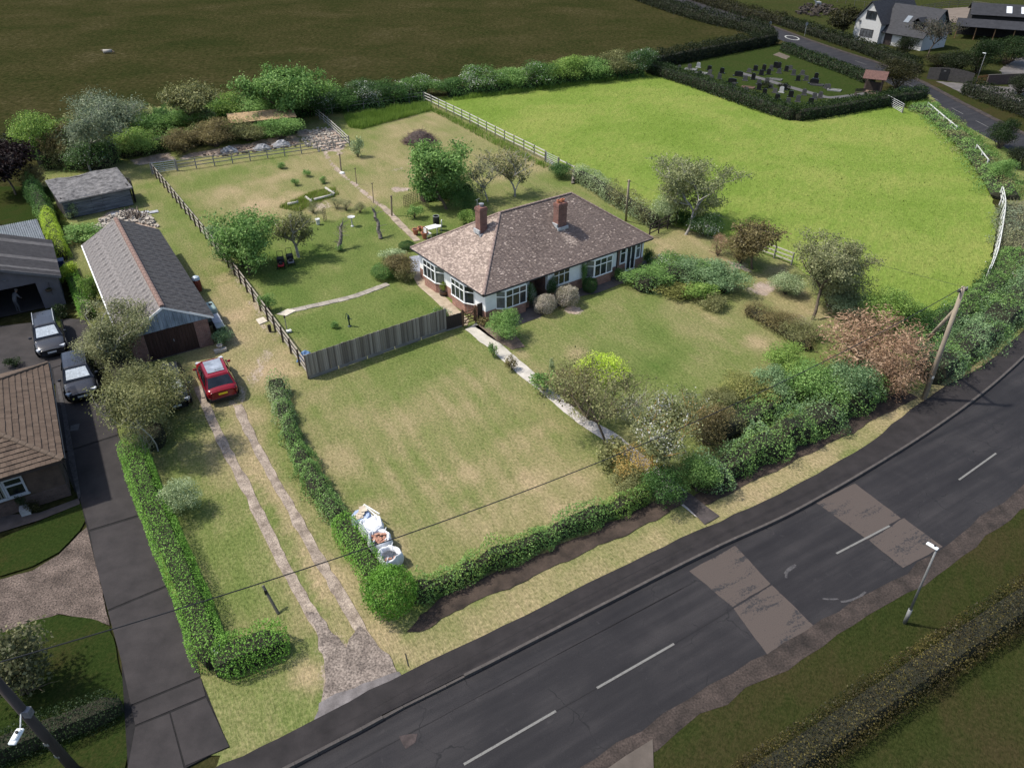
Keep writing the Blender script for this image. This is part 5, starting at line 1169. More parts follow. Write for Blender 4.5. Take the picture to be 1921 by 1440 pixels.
car('near black car with crumpled windscreen shade beside the neighbour bungalow', P(160, 755) - u_ * 2.25, hd3, paintmat('blue_black_paint', (.020, .021, .027)), 4.5, 1.86, 1.64, shade=m_shade)
car('black car half hidden under the tree beside the red car', P(338, 772) - u_ * 2.0, R(-63), paintmat('black_paint', (.012, .012, .013)), 4.1, 1.75, 1.5, shade=mat('pale_windscreen_cover', (.5, .53, .56), .5, .2))

# ---------------------------------------------------------------- bulk bags and front garden props
M_BAG = mat('white_woven_bag', (.66, .67, .69), .8, .12, 3, .006, fine=30)
def bulk_bag(label, px, s, h, fill, rz, seed):
    b = thing('rubble_bag', label, 'bag', P(*px), rz); rnd = random.Random(seed); n = 24; prof = [(.46, 0), (.54, .12), (.57, .4), (.55, .68), (.50, .86), (.47, .93), (.40, .80), (.36, .62)]
    mb = MB(); vs = []
    for r_, z in prof:
        for i in range(n):
            t = 2 * math.pi * i / n; q = 1 / max(abs(math.cos(t)), abs(math.sin(t))) ** .45; w_ = 1 + .06 * math.sin(3 * t + seed) + .05 * math.sin(7 * t + z * 5 + seed) + rnd.uniform(-.025, .025)
            vs.append((r_ * s * q * w_ * math.cos(t), r_ * s * q * w_ * math.sin(t), z * h * (1 + .07 * math.sin(2 * t + seed)) + (rnd.uniform(-.04, .05) if .5 < z and r_ > .38 else 0)))
    mb.add(vs, [(k * n + i, k * n + (i + 1) % n, (k + 1) * n + (i + 1) % n, (k + 1) * n + i) for k in range(len(prof) - 1) for i in range(n)] + [tuple(range(n))[::-1]]); mb.build('sack', M_BAG, b, smooth=True)
    if fill == 'top': mb = MB(); mb.lathe((0, 0, h * .6), [(.42 * s, 0), (.46 * s, .12), (.3 * s, .22), (.1 * s, .27)], 14); mb.build('folded_flap', M_BAG, b, smooth=True)
    else:
        for k in range(fill):
            mb = MB(); r_ = .34 * s * math.sqrt(rnd.random()); t = rnd.uniform(0, 6.28); m3 = Matrix.Rotation(rnd.uniform(0, 3), 3, 'Z') @ Matrix.Rotation(rnd.uniform(-.5, .5), 3, 'X')
            mb.box((r_ * math.cos(t), r_ * math.sin(t), h * .68 + rnd.uniform(-.02, .12)), (.21, .1, .065), m=m3); mb.build('brick', mat('loose_brick', (.38, .15, .09), .9, .35, 6, c2=(.5, .3, .22)), b)
    for k in range(4):
        t = math.pi / 4 + k * math.pi / 2; c_ = Vector((math.cos(t), math.sin(t), 0)) * .58 * s; mb = MB(); mb.cyl(c_ + Vector((0, 0, h * .85)), c_ * .8 + Vector((.1, .05, h * 1.02)), .02, None, 5); mb.cyl(c_ * .8 + Vector((.1, .05, h * 1.02)), c_ * .6 + Vector((0, 0, h * .85)), .02, None, 5); mb.build('lifting_loop', M_BAG, b)
bulk_bag('closed white bulk bag beside the drive hedge', (699, 1003), 1.0, .85, 'top', .5, 1)
bulk_bag('white bulk bag heaped with broken red bricks', (713, 1026), 1.0, .8, 24, .3, 2)
bulk_bag('white bulk bag half full with a few bricks next to brick-heaped bag', (733, 1056), .95, .78, 3, .7, 3)
ob = P(680, 985); bb_ = thing('builders_rubbish', 'blue and white bag of offcuts with pale planks behind the bulk bags', 'rubbish', ob, .55)
mb = MB(); mb.lathe((0, 0, 0), [(.4, 0), (.52, .2), (.5, .6), (.42, .72), (.2, .7)], 10); mb.build('blue_sack', mat('blue_white_sack', (.10, .22, .5), .7, .2, 2.2, c2=(.6, .62, .64)), bb_)
for k in range(4): mb = MB(); mb.box((.35 + k * .09, .15, .5 + .05 * k), (.06, 1.1, .05), m=Matrix.Rotation(.12 * k, 3, 'Z')); mb.build('plank', M_WHITEP, bb_)
for k in range(4): mb = MB(); mb.box((-.15 + .12 * k, -.1 + .1 * k, .74 + .03 * k), (.4, .3, .05), m=Matrix.Rotation(.5 * k, 3, 'Z') @ Matrix.Rotation(.1, 3, 'X')); mb.build('board_offcut', mat('offcut', (.5, .42, .32), .8, .3, 3), bb_)
lp = thing('old_gatepost', 'leaning old timber post with black cap near the drive mouth', 'post', P(522, 1150)); mb = MB(); mb.cyl((0, 0, 0), P(493, 1098, 1.25) - P(522, 1150), .07, .06, 8); mb.build('post', mat('old_post', (.12, .11, .09), .9, .3), lp); mb = MB(); t_ = P(493, 1098, 1.25) - P(522, 1150); mb.box(t_ * .8 + Vector((.02, -.06, 0)), (.12, .06, .3)); mb.build('meter_box', M_WIRE, lp)
rg = thing('gate_stump', 'dark broken gatepost in the gap beside the clipped ball bush', 'post', P(694, 1125)); mb = MB(); mb.box((0, 0, .55), (.16, .16, 1.1)); mb.build('post', M_DKF, rg); mb = MB(); mb.box((.25, -.3, .3), (.05, .8, .5), rz=.5); mb.build('board', M_DKF, rg)
# garage side clutter
tk = thing('oil_tank', 'pale green plastic oil tank against the garage wall', 'tank', P(404, 603), GA - R(90)); mb = MB(); mb.box((-.2, .2, .75), (.95, 1.3, 1.0)); t1 = mb.build('tank_body', mat('green_tank', (.22, .29, .27), .5, .15), tk); bv = t1.modifiers.new('b', 'BEVEL'); bv.width = .15; bv.segments = 3
mb = MB(); mb.lathe((.0, .3, 1.25), [(.12, 0), (.12, .05), (.03, .06)], 10); mb.build('filler_cap', M_WIRE, tk); mb = MB(); mb.bb(-.6, .2, -.4, .8, 0, .25); mb.build('tank_base', m_kerb, tk)
for k, (px, c_, w_) in enumerate((((409, 617), (.30, .31, .33), 'grey-lidded wheelie bin next to the green oil tank'), ((413, 625), (.26, .27, .29), 'grey-lidded wheelie bin in the middle of the garage bins'), ((418, 634), (.20, .22, .21), 'black wheelie bin nearest the potted shrub by garage'))):
    b = thing('wheelie_bin', w_, 'bin', P(*px), GA - R(90)); mb = MB(); mb.add([(-.22, -.26, .06), (.22, -.26, .06), (.22, .2, .06), (-.22, .2, .06), (-.28, -.34, .98), (.28, -.34, .98), (.28, .3, .98), (-.28, .3, .98)], [(3, 2, 1, 0), (0, 1, 5, 4), (1, 2, 6, 5), (2, 3, 7, 6), (3, 0, 4, 7), (4, 5, 6, 7)]); mb.build('bin_body', mat('black_bin', (.015, .016, .016), .5, .2), b)
    mb = MB(); mb.box((0, -.03, 1.02), (.6, .72, .07)); ld = mb.build('lid', mat('bin_lid_%d' % k, c_, .5, .15), b); bv = ld.modifiers.new('b', 'BEVEL'); bv.width = .03
    mb = MB(); mb.cyl((-.26, .26, .1), (.26, .26, .1), .1, None, 10); mb.build('wheel', M_TYRE, b)
    mb = MB(); mb.cyl((-.25, .36, .96), (.25, .36, .96), .02, None, 6); mb.build('handle', mat('black_bin', (0, 0, 0)), b)
st = thing('stone_planter', 'low pale stone trough with a round pot by the garage pier', 'planter', P(414, 659)); mb = MB(); mb.box((0, 0, .1), (.8, .3, .2), rz=.5); mb.build('trough', m_conc, st); mb = MB(); mb.lathe((-.05, .15, .2), [(.12, 0), (.2, .18), (.2, .22), (.12, .22), (.1, .1)], 12); mb.build('pot', m_conc, st)
rb_ = thing('red_barrel', 'red barrel with blue and white plastic sack at garage side', 'barrel', P(373, 545)); mb = MB(); mb.lathe((0, 0, 0), [(.26, 0), (.29, .3), (.29, .6), (.27, .85), (.22, .86)], 12); mb.build('barrel', mat('rusty_red', (.16, .035, .02), .7, .3, 5), rb_); mb = MB(); mb.lathe((-.05, .1, .8), [(.2, 0), (.32, .12), (.26, .3), (.08, .4)], 9); mb.build('plastic_sack', mat('blue_sack', (.35, .5, .62), .5, .3, 4, c2=(.65, .68, .7)), rb_)
bt = thing('blue_tarpaulin', 'crumpled blue tarpaulin in the corner behind the grey board fence', 'tarpaulin', P(574, 672)); g = 9; mb = MB(); rnd = random.Random(3); vs = [((i / 8 - .5) * 1.1, (j / 8 - .5) * .9, max(0, .55 * (1 - ((i - 4) / 4) ** 2) * (1 - ((j - 4) / 4) ** 2)) + rnd.uniform(-.06, .08)) for j in range(g) for i in range(g)]; mb.add(vs, [(j * g + i, j * g + i + 1, (j + 1) * g + i + 1, (j + 1) * g + i) for j in range(g - 1) for i in range(g - 1)]); o = mb.build('sheet', mat('blue_tarp', (.07, .16, .36), .45, .35, 5, c2=(.2, .32, .5)), bt); so = o.modifiers.new('s', 'SOLIDIFY'); so.thickness = .02
bk = thing('bucket', 'short dark brown bucket standing beside the long rail fence', 'bucket', P(507, 622)); mb = MB(); mb.lathe((0, 0, 0), [(.1, 0), (.13, .5), (.1, .5), (.08, .2)], 10); mb.build('bucket', M_DKF, bk)
def mower(label, px, rz, cols):
    m = thing('lawn_mower', label, 'mower', P(*px), rz); mb = MB(); mb.box((.25, 0, .28), (.6, .5, .16)); d_ = mb.build('deck', mat('mower_%s' % cols[0], cols[1], .4, .2), m); bv = d_.modifiers.new('b', 'BEVEL'); bv.width = .06
    mb = MB(); mb.lathe((.3, 0, .36), [(.17, 0), (.16, .14), (.08, .2)], 12); mb.build('engine', M_TRIM, m); mb = MB(); mb.box((-.35, 0, .42), (.55, .55, .42)); mb.build('grass_box', mat('grass_box', (.02, .02, .022), .8, .3), m)
    mb = MB()
    for s in (-.22, .22): mb.cyl((0, s, .35), (-.85, s, 1.0), .018, None, 6)
    mb.cyl((-.85, -.22, 1.0), (-.85, .22, 1.0), .018, None, 6); mb.build('handle', M_TRIM, m)
    for x in (.5, -.05):
        for s in (-.28, .28): mb = MB(); mb.cyl((x, s - .03, .12), (x, s + .03, .12), .12, None, 12); mb.build('wheel', M_TYRE, m)
mower('red lawn mower with black grass box parked on the side lawn', (528, 500), R(-75), ('red', (.35, .015, .025))); mower('grey push mower standing beside the red mower', (546, 494), R(-70), ('grey', (.16, .16, .17)))
bbm = P(661, 424); bi = thing('bird_bath', 'pale round bird bath on a slim stem beside the rose bed', 'bird bath', bbm); mb = MB(); mb.lathe((0, 0, 0), [(.16, 0), (.1, .06), (.05, .12), (.05, .75), (.32, .82), (.34, .9), (.28, .9), (.05, .84)], 14); mb.build('basin', mat('pale_stone', (.45, .45, .44), .8, .2), bi)
wp = thing('white_pot', 'small white pot at the edge of the rose bed', 'pot', P(597, 421)); mb = MB(); mb.lathe((0, 0, 0), [(.14, 0), (.2, .5), (.23, .52), (.2, .55), (.12, .5)], 12); mb.build('pot', M_WHITEP, wp)
hp = thing('hand_pump', 'dark green cast iron hand pump on the small lawn', 'water pump', P(656, 612)); mg_ = mat('pump_green', (.02, .04, .035), .5, .2); mb = MB(); mb.lathe((0, 0, 0), [(.14, 0), (.14, .04), (.06, .08), (.055, .55), (.09, .6), (.09, .8), (.05, .88), (.02, .95)], 12); mb.build('pump_body', mg_, hp); mb = MB(); mb.cyl((0, 0, .66), (.22, -.1, .62), .03, None, 8); mb.build('spout', mg_, hp); mb = MB(); mb.cyl((0, 0, .85), (-.15, .1, 1.0), .02, None, 6); mb.cyl((-.15, .1, 1.0), (-.3, .2, .45), .02, None, 6); mb.build('handle', mg_, hp)
pf = thing('plant_stand', 'small post with white tray beside the long rail fence', 'plant stand', P(539, 622)); mb = MB(); mb.cyl((0, 0, 0), (0, 0, 1.1), .03, None, 6); mb.build('stake', M_GREYW, pf); mb = MB(); mb.box((.15, -.1, .12), (.35, .25, .12), rz=.5); mb.build('tray', M_WHITEP, pf); mb = MB(); mb.lathe((0, 0, 1.1), [(.05, 0), (.08, .1), (.02, .2)], 8); mb.build('finial', M_DKF, pf)
def post(label, base, top, h, r=.06, m=None): 
    b = P(*base); t = thing('clothes_post', label, 'post', b); mb = MB(); mb.cyl((0, 0, 0), P(*top, h) - b, r, r * .85, 8); mb.build('post', m or mat('post_wood', (.2, .155, .11), .9, .3), t); mb = MB(); mb.box(P(*top, h) - b + Vector((0, 0, -.06)), (.25, .05, .05), rz=.8); mb.build('crossbar', M_DKF, t)
post('thick wooden post with white base near the back fence', (640, 320), (637, 289), 1.7, .08); post('slim clothes post on the dry back lawn', (669, 345), (666, 315), 1.75, .04); post('slim dark clothes post behind the gnarled stump', (701, 381), (698, 343), 1.9, .04); post('thick post beside the slab path and trellis', (735, 405), (734, 367), 1.9, .09)
wb_ = thing('stone', 'white stone at foot of thick wooden post', 'stone', P(642, 325)); mb = MB(); mb.lathe((0, 0, 0), [(.3, 0), (.25, .1), (.1, .16)], 8); mb.build('stone', M_WHITEP, wb_)
def trellis(label, a, b, h, n, m, diag=False):
    A, B = P(*a), P(*b); d = B - A; t = thing('trellis', label, 'trellis', A)
    for i in range(n + 1): ubox('upright', m, t, d * (i / n), d * (i / n) + Vector((0, 0, h)), .03, .03)
    for i in range(7): z = .1 + (h - .1) * i / 6; ubox('slat', m, t, Vector((0, 0, z)), d + Vector((0, 0, z)), .02, .035)
M_TREL = mat('brown_trellis', (.085, .06, .045), .9, .3)
trellis('brown square trellis panel beside the dark orchard shrubs', (758, 389), (783, 379), 1.1, 8, M_TREL); trellis('slatted brown trellis return panel behind the small lawn', (784, 379), (804, 391), 1.1, 4, M_TREL); trellis('narrow brown trellis strip in the rose bed', (608, 417), (613, 414), 1.3, 2, M_TREL)
# logs round the old sandpit
for k, (lab, a, b, r_) in enumerate((('short bleached log at the near end of the grass square', (574, 372), (585, 380), .13), ('long bleached log along the grass square', (590, 377), (626, 368), .14), ('bleached log at the far side of the grass square', (611, 355), (628, 366), .13), ('weathered forked log lying beside the square of longer grass', (540, 386), (560, 382), .15))):
    A, B = P(*a), P(*b); t = thing('log', lab, 'log', A); mb = MB(); mb.cyl((0, 0, r_), B - A + Vector((0, 0, r_)), r_, r_ * .85, 9); mb.build('log', BARK['pale'], t, smooth=True)
    mb = MB(); mb.cyl((B - A) * .7 + Vector((0, 0, r_)), (B - A) * .8 + Vector((.15, .1, r_ * 2.2)), r_ * .4, r_ * .3, 6); mb.build('knot', BARK['grey'], t)
fl = thing('log', 'pale grey log lying alone in the wide dark field', 'log', P(195, 100)); mb = MB(); mb.cyl((0, 0, .3), (1.5, .1, .35), .32, .28, 10); mb.build('log', BARK['grey'], fl, smooth=True); mb = MB(); mb.cyl((-.5, .2, .5), (.1, 0, .35), .08, .16, 6); mb.cyl((1.4, .1, .35), (2.0, -.1, .2), .2, .1, 7); mb.build('branch_stub', BARK['bark'], fl)
# patio furniture and pots behind the house
tb_ = thing('garden_table', 'white plastic garden table with cloth behind the bungalow', 'table', P(812, 440)); mb = MB(); mb.box((0, 0, .72), (1.1, .8, .05), rz=.6); mb.build('tabletop', M_WHITEP, tb_)
for s in ((-.4, -.25), (.4, -.25), (-.4, .25), (.4, .25)): mb = MB(); mb.cyl((s[0], s[1], 0), (s[0], s[1], .7), .025, None, 6); mb.build('leg', M_WHITEP, tb_)
for k, (px, lab) in enumerate((((803, 446), 'white plastic chair nearest the terracotta pots'), ((824, 432), 'white plastic chair beside the black water butt'))):
    ch = thing('garden_chair', lab, 'chair', P(*px), k * 2.5 + .6); mb = MB(); mb.box((0, 0, .42), (.5, .5, .05)); mb.build('seat', M_WHITEP, ch); mb = MB(); mb.box((-.24, 0, .68), (.05, .5, .5)); mb.build('backrest', M_WHITEP, ch)
    for s in ((-.2, -.2), (.2, -.2), (-.2, .2), (.2, .2)): mb = MB(); mb.cyl((s[0], s[1], 0), (s[0], s[1], .42), .022, None, 5); mb.build('leg', M_WHITEP, ch)
wbt = thing('water_butt', 'black plastic water butt beside the white garden table', 'barrel', P(819, 424)); mb = MB(); mb.lathe((0, 0, 0), [(.26, 0), (.31, .5), (.28, .95), (.24, .96), (.22, .7)], 14); mb.build('butt', mat('black_bin', (0, 0, 0)), wbt); mb = MB(); mb.lathe((0, 0, .93), [(.29, 0), (.29, .05), (.25, .05), (.24, 0)], 14); mb.build('rim', M_GALV, wbt)
for k, (px, s, lab) in enumerate((((780, 440), 1.1, 'tall terracotta pot at the path end of the pot group'), ((797, 436), 1.0, 'terracotta pot behind the white plastic chair'), ((797, 447), 1.2, 'largest terracotta pot beside the white garden table'), ((788, 433), .8, 'small terracotta pot at the back of the pot group'))):
    pt = thing('terracotta_pot', lab, 'pot', P(*px), 0, 'pots behind the bungalow'); mb = MB(); mb.lathe((0, 0, 0), [(.16 * s, 0), (.24 * s, .38 * s), (.28 * s, .4 * s), (.28 * s, .48 * s), (.22 * s, .48 * s), (.2 * s, .4 * s)], 12); mb.build('pot', M_POT, pt); mb = MB(); mb.cyl((0, 0, .38 * s), (0, 0, .42 * s), .21 * s, None, 10); mb.build('compost', m_soil_shade, pt)
bp = thing('barrel_planter', 'half barrel planter with a bright conical shrub on the buff terrace', 'planter', P(833, 553)); mb = MB(); mb.lathe((0, 0, 0), [(.26, 0), (.33, .2), (.34, .36), (.3, .36), (.28, .28)], 14); mb.build('barrel', mat('barrel_oak', (.12, .075, .045), .8, .3), bp)
for z in (.08, .3): mb = MB(); mb.lathe((0, 0, z), [(.335, 0), (.345, .0), (.345, .04), (.335, .04)], 14); mb.build('hoop', M_TRIM, bp)
cm = link('shrub', crown_mesh('M', 2), bp, (0, 0, .3)); cm.scale = (.33, .33, .5); own_mat(cm, leafmat('lime_leaf', (.07, .10, .015), (.16, .22, .03), (.28, .34, .06)))
nw = thing('white_planter', 'white square planter with small conifer by the neighbour window', 'planter', P(50, 962), .5); mb = MB(); mb.box((0, 0, .2), (.42, .42, .4)); mb.build('box', mat('dim_white_planter', (.3, .3, .3), .7), nw); cm = link('shrub', crown_mesh('S', 1), nw, (0, 0, .35)); cm.scale = (.25, .25, .45); own_mat(cm, leafmat('dull_plant', (0, 0, 0), (0, 0, 0), (0, 0, 0)))
bbn = thing('blue_bin', 'dark blue bin tucked behind the neighbour garage corner', 'bin', P(120, 512), .5); mb = MB(); mb.box((0, 0, .55), (.55, .65, 1.1)); mb.build('bin_body', mat('blue_bin', (.015, .03, .10), .5, .15), bbn); mb = MB(); mb.box((0, 0, 1.13), (.6, .7, .06)); mb.build('lid', mat('blue_bin', (0, 0, 0)), bbn)
# rubble and sacks
def rubble(name, label, px, n, smin, smax, m, zmax=.1, seed=1, kind='stuff'):
    poly = PX(px); pa = np.array([(p.x, p.y) for p in poly]); rnd = np.random.default_rng(seed); mb = MB(); k = 0; lo, hi = pa.min(0), pa.max(0); tries = 0
    o = poly[0]
    while k < n and tries < n * 20:
        tries += 1; p = rnd.uniform(lo, hi)
        if sdist(p[None], poly)[0] < 0: continue
        s = rnd.uniform(smin, smax, 3); s[2] *= .6; m3 = Matrix.Rotation(rnd.uniform(0, 3.1), 3, 'Z') @ Matrix.Rotation(rnd.uniform(-.5, .5), 3, 'X'); mb.box((p[0] - o.x, p[1] - o.y, rnd.uniform(0, zmax) + s[2] * .3), s, m=m3); k += 1
    ob_ = mb.build(name, m); ob_.location = o; return tag(ob_, label, name.split('_')[-1], kind=kind)
m_rub = mat('rubble_stone', (.38, .33, .27), .95, .4, 3, .01, c2=(.5, .45, .38))
rubble('stone_rubble', 'loose pale rubble between shed and long garage', [(165, 450), (190, 412), (235, 398), (280, 405), (300, 428), (260, 418), (225, 420), (190, 440)], 380, .08, .3, m_rub, .2, 2)
rubble('stone_rubble', 'broken concrete and stones inside the fenced corner', [(565, 270), (570, 245), (612, 240), (640, 262), (645, 275), (600, 285)], 260, .08, .35, m_rub, .05, 3)
rubble('wood_debris', 'scattered timber scraps along the shrub border', [(340, 300), (440, 280), (550, 262), (560, 274), (440, 292)], 120, .08, .4, mat('debris', (.17, .13, .1), .95, .4, 3), .05, 4)
for k, (px, s, lab) in enumerate((((430, 284), 1.1, 'grey wrapped heap under the brown shrubs'), ((492, 280), 1.2, 'pair of white rubble sacks behind the back fence'), ((528, 274), 1.3, 'long grey sheet-covered heap beside the back fence'))):
    h_ = thing('covered_heap', lab, 'heap', P(*px), .4); mb = MB(); rnd = random.Random(k); n = 10; vs = [((i / 9 - .5) * 1.7 * s, (j / 9 - .5) * 1.2 * s, max(0, .5 * (1 - (2 * i / 9 - 1) ** 2) * (1 - (2 * j / 9 - 1) ** 2) * s) + rnd.uniform(-.05, .12)) for j in range(n) for i in range(n)]; mb.add(vs, [(j * n + i, j * n + i + 1, (j + 1) * n + i + 1, (j + 1) * n + i) for j in range(n - 1) for i in range(n - 1)]); o = mb.build('sheet', mat('grey_sheeting', (.16, .16, .17), .7, .6, 4, c2=(.42, .42, .43)), h_); so = o.modifiers.new('s', 'SOLIDIFY'); so.thickness = .02
    mb = MB(); mb.box((.2, -.5 * s, .12), (.5, .3, .22), rz=.3); mb.build('block', m_rub, h_)
sp_ = thing('stump_heap', 'dark tangle of old roots and stakes behind the long garage', 'root heap', P(256, 408)); rnd = random.Random(9); segs = []
for k in range(60): a = Vector((rnd.uniform(-.9, .9), rnd.uniform(-.6, .6), 0)); b = a + Vector((rnd.gauss(0, .3), rnd.gauss(0, .3), rnd.uniform(.3, .9))); segs.append((a, b, rnd.uniform(.03, .07), .02))
link('roots', tube_mesh('roots', segs, mat('dead_root', (.14, .11, .09), .95, .4, 5), 5), sp_)
for k in range(5): mb = MB(); mb.box((-2.3 + k * .85, .9 + .1 * k, .04), (.8, .6, .06), rz=.55); mb.build('slab', mat('grey_slab', (.3, .31, .33), .9, .3), sp_)
br_ = thing('brush_pile', 'heap of purplish brown cut brushwood on the back lawn', 'brush pile', P(788, 266)); rnd = random.Random(10); segs = []
for k in range(700):
    t = rnd.uniform(0, 6.28); r_ = 2.0 * math.sqrt(rnd.random()); z = 1.45 * (1 - (r_ / 2.1) ** 1.6) * rnd.uniform(.5, 1.05); a = Vector((r_ * math.cos(t), r_ * math.sin(t), max(.02, z))); d = Vector((rnd.gauss(0, 1), rnd.gauss(0, 1), rnd.gauss(0, .35))).normalized() * rnd.uniform(.3, .7); segs.append((a - d, a + d + Vector((0, 0, -.1)), .018, .008))
link('brushwood', tube_mesh('brushwood', segs, mat('brushwood', (.16, .11, .095), .95, .4, 3), 3), br_)
mb = MB(); mb.lathe((0, 0, 0), [(1.9, 0), (1.5, .5), (.9, 1.0), (.2, 1.25)], 14); mb.build('core', mat('brush_core', (.06, .045, .04), .95, .4), br_)

# ---------------------------------------------------------------- cemetery
cem = PX([(1216, 130), (1470, 82), (1640, 150), (1660, 180), (1490, 215), (1350, 170)])
sheet('cemetery_lawn', cem, .0, grassmat('cemetery_grass', (.018, .032, .008), (.025, .038, .01), (.036, .04, .014), (.06, .05, .025), .4, .2, 3, bd=.06), .1, .6, 2)
m_cpath = mat('cemetery_tarmac', (.085, .08, .078), .9, .2)
line_sheet('cemetery_path', [(1389, 137), (1430, 148), (1480, 163), (1530, 177), (1556, 183), (1595, 180), (1635, 174)], 1.3, .006, m_cpath, .05)
sheet('cemetery_soil', PX([(1450, 103), (1462, 98), (1482, 106), (1475, 112)]), .005, mat('bare_earth', (.10, .08, .06), .95, .3), .1)
ms = {'black': mat('black_granite', (.012, .012, .013), .3, .3), 'grey': mat('grey_headstone', (.06, .06, .058), .8, .3), 'white': mat('white_marble', (.34, .34, .33), .6, .1)}
def stone_mesh(kind, wd, h, rounded):
    mb = MB(); mb.bb(-wd * .7, wd * .7, -.16, .16, 0, .1); pts = [(-wd / 2, .1), (wd / 2, .1), (wd / 2, h * .8)]
    if rounded: pts += [(wd / 2 * math.cos(t), h * .8 + h * .2 * math.sin(t)) for t in (.5, 1.0, 1.57, 2.1, 2.6)]
    else: pts += [(wd * .35, h), (-wd * .35, h)]
    pts.append((-wd / 2, h * .8)); n = len(pts); mb.add([(x, -.06, z) for x, z in pts] + [(x, .06, z) for x, z in pts], [tuple(range(n)), tuple(range(n, 2 * n))[::-1]] + [(i, n + i, n + (i + 1) % n, (i + 1) % n) for i in range(n)]); return mb.mesh('headstone', ms[kind])
SM = {('black', 0): stone_mesh('black', .62, .95, True), ('black', 1): stone_mesh('black', .7, .8, False), ('grey', 0): stone_mesh('grey', .6, .85, True), ('grey', 1): stone_mesh('grey', .65, .7, False), ('white', 0): stone_mesh('white', .62, .95, True), ('wide', 0): stone_mesh('black', 1.3, .75, True)}
hs = 'g310,240 g375,230 w430,222 b498,240 g500,268 b576,258 g560,294 g510,300 b438,276 x640,316 x680,276 g720,304 b770,297 b784,242 b836,242 b820,270 b865,266 b908,222 b975,246 g930,258 g1020,270 g1075,268 b1047,304 g1098,304 b1160,290 x1148,324 g1235,356 g805,328 b805,360 g855,318 b840,388 g905,380 w945,378 b1003,404 g1085,394 g985,444 g1047,436 b1127,448 g1148,418 g725,370 g650,344 g880,350 b965,362 b920,418 g1185,412 g1222,350 g880,240 g1000,236 b930,228 g745,252'
words = {'b': 'upright black granite headstone on the cemetery lawn', 'g': 'small grey weathered headstone on the cemetery lawn', 'w': 'white marble headstone standing out on the cemetery lawn', 'x': 'wide low black headstone on the cemetery lawn'}
for k, t in enumerate(hs.split()):
    kd = t[0]; zx, zy = map(float, t[1:].split(',')); p = P(1180 + zx / 3.31, 60 + zy / 3.31); rnd = random.Random(k)
    o = link('headstone', SM[({'b': 'black', 'g': 'grey', 'w': 'white', 'x': 'wide'}[kd], k % 2 if kd in 'bg' else 0)], None, p + Vector((0, 0, .004)), R(-28) + rnd.uniform(-.12, .12)); o.rotation_euler.x = rnd.uniform(-.05, .05); o.scale = (1, 1, rnd.uniform(.85, 1.15)); tag(o, words[kd], 'headstone', {'b': 'black headstones', 'g': 'grey headstones', 'w': 'white headstones', 'x': 'wide black headstones'}[kd])
for k, (px, c_, lab) in enumerate((((1296, 131), (.2, .2, .19), 'pale kerbed grave beside the hedge corner'), ((1315, 138), (.2, .2, .19), 'pale kerbed grave nearest the cemetery path head'), ((1403, 165), (.12, .075, .055), 'reddish kerbed grave plot below the cemetery path'), ((1532, 160), (.04, .04, .04), 'black kerbed grave in front of wide black headstone'), ((1565, 170), (.2, .2, .19), 'pale broken grave slab at the path bend'), ((1455, 150), (.12, .12, .11), 'grey grave kerb among the far headstones'))):
    g = thing('grave_kerb', lab, 'grave', P(*px), R(-28)); mb = MB()
    for a in (((-.9, -.5), (.9, -.5)), ((.9, -.5), (.9, .5)), ((.9, .5), (-.9, .5)), ((-.9, .5), (-.9, -.5))): mb.beam((*a[0], .08), (*a[1], .08), .12, .16)
    mb.build('kerb', mat('grave_kerb_%d' % k, c_, .8, .2), g); mb = MB(); mb.bb(-.85, .85, -.45, .45, 0, .06); mb.build('infill', mat('grave_fill_%d' % k, tuple(x * .8 for x in c_), .9, .2), g)
for px, lab in (((1435, 165), 'dark clipped shrub among the graves by the path'), ((1470, 168), 'dark low shrub beside the white headstone')):
    t = thing('grave_shrub', lab, 'shrub', P(*px)); cm = link('foliage', crown_mesh('S', 2), t); cm.scale = (1.0, .8, .5); own_mat(cm, leafmat('cem_shrub', (.01, .014, .006), (.016, .022, .009), (.03, .035, .015)))
ly = thing('lychgate', 'small open lychgate with reddish tiled roof at the cemetery entrance', 'lychgate', P(1636, 172), R(-30)); m_ly = mat('lych_oak', (.10, .07, .055), .85, .3)
for x in (-1.1, 1.1):
    for y in (-.8, .8): mb = MB(); mb.bb(x - .08, x + .08, y - .08, y + .08, 0, 2.1); mb.build('post', m_ly, ly)
for s in (-1, 1): mb = MB(); mb.slab([(-1.6 , s * 1.3, 1.95), (1.6, s * 1.3, 1.95), (1.6, 0, 2.9), (-1.6, 0, 2.9)][::s], .1); mb.build('roof_slope', mat('lych_tiles', (.11, .06, .05), .9, .3, 5), ly)
mb = MB(); mb.bb(-1.1, 1.1, .7, .8, 0, 1.2); mb.build('side_boards', M_DKF, ly); mb = MB(); mb.bb(-1.0, 1.0, -1.4, .6, 0, .02); mb.build('paving', mat('lych_paving', (.16, .11, .085), .9), ly)
cb_ = thing('cemetery_bench', 'dark slatted bench beside the cemetery path end', 'bench', P(1614, 179), R(5)); 
for k in range(3): mb = MB(); mb.bb(-.8, .8, -.2 + k * .15, -.08 + k * .15, .42, .45); mb.build('seat_slat', M_DKF, cb_)
for k in range(3): mb = MB(); mb.bb(-.8, .8, .25, .28, .52 + k * .13, .62 + k * .13); mb.build('back_slat', M_DKF, cb_)
for x in (-.75, .75): mb = MB(); mb.bb(x - .04, x + .04, -.2, .3, 0, .42); mb.build('leg', M_DKF, cb_)
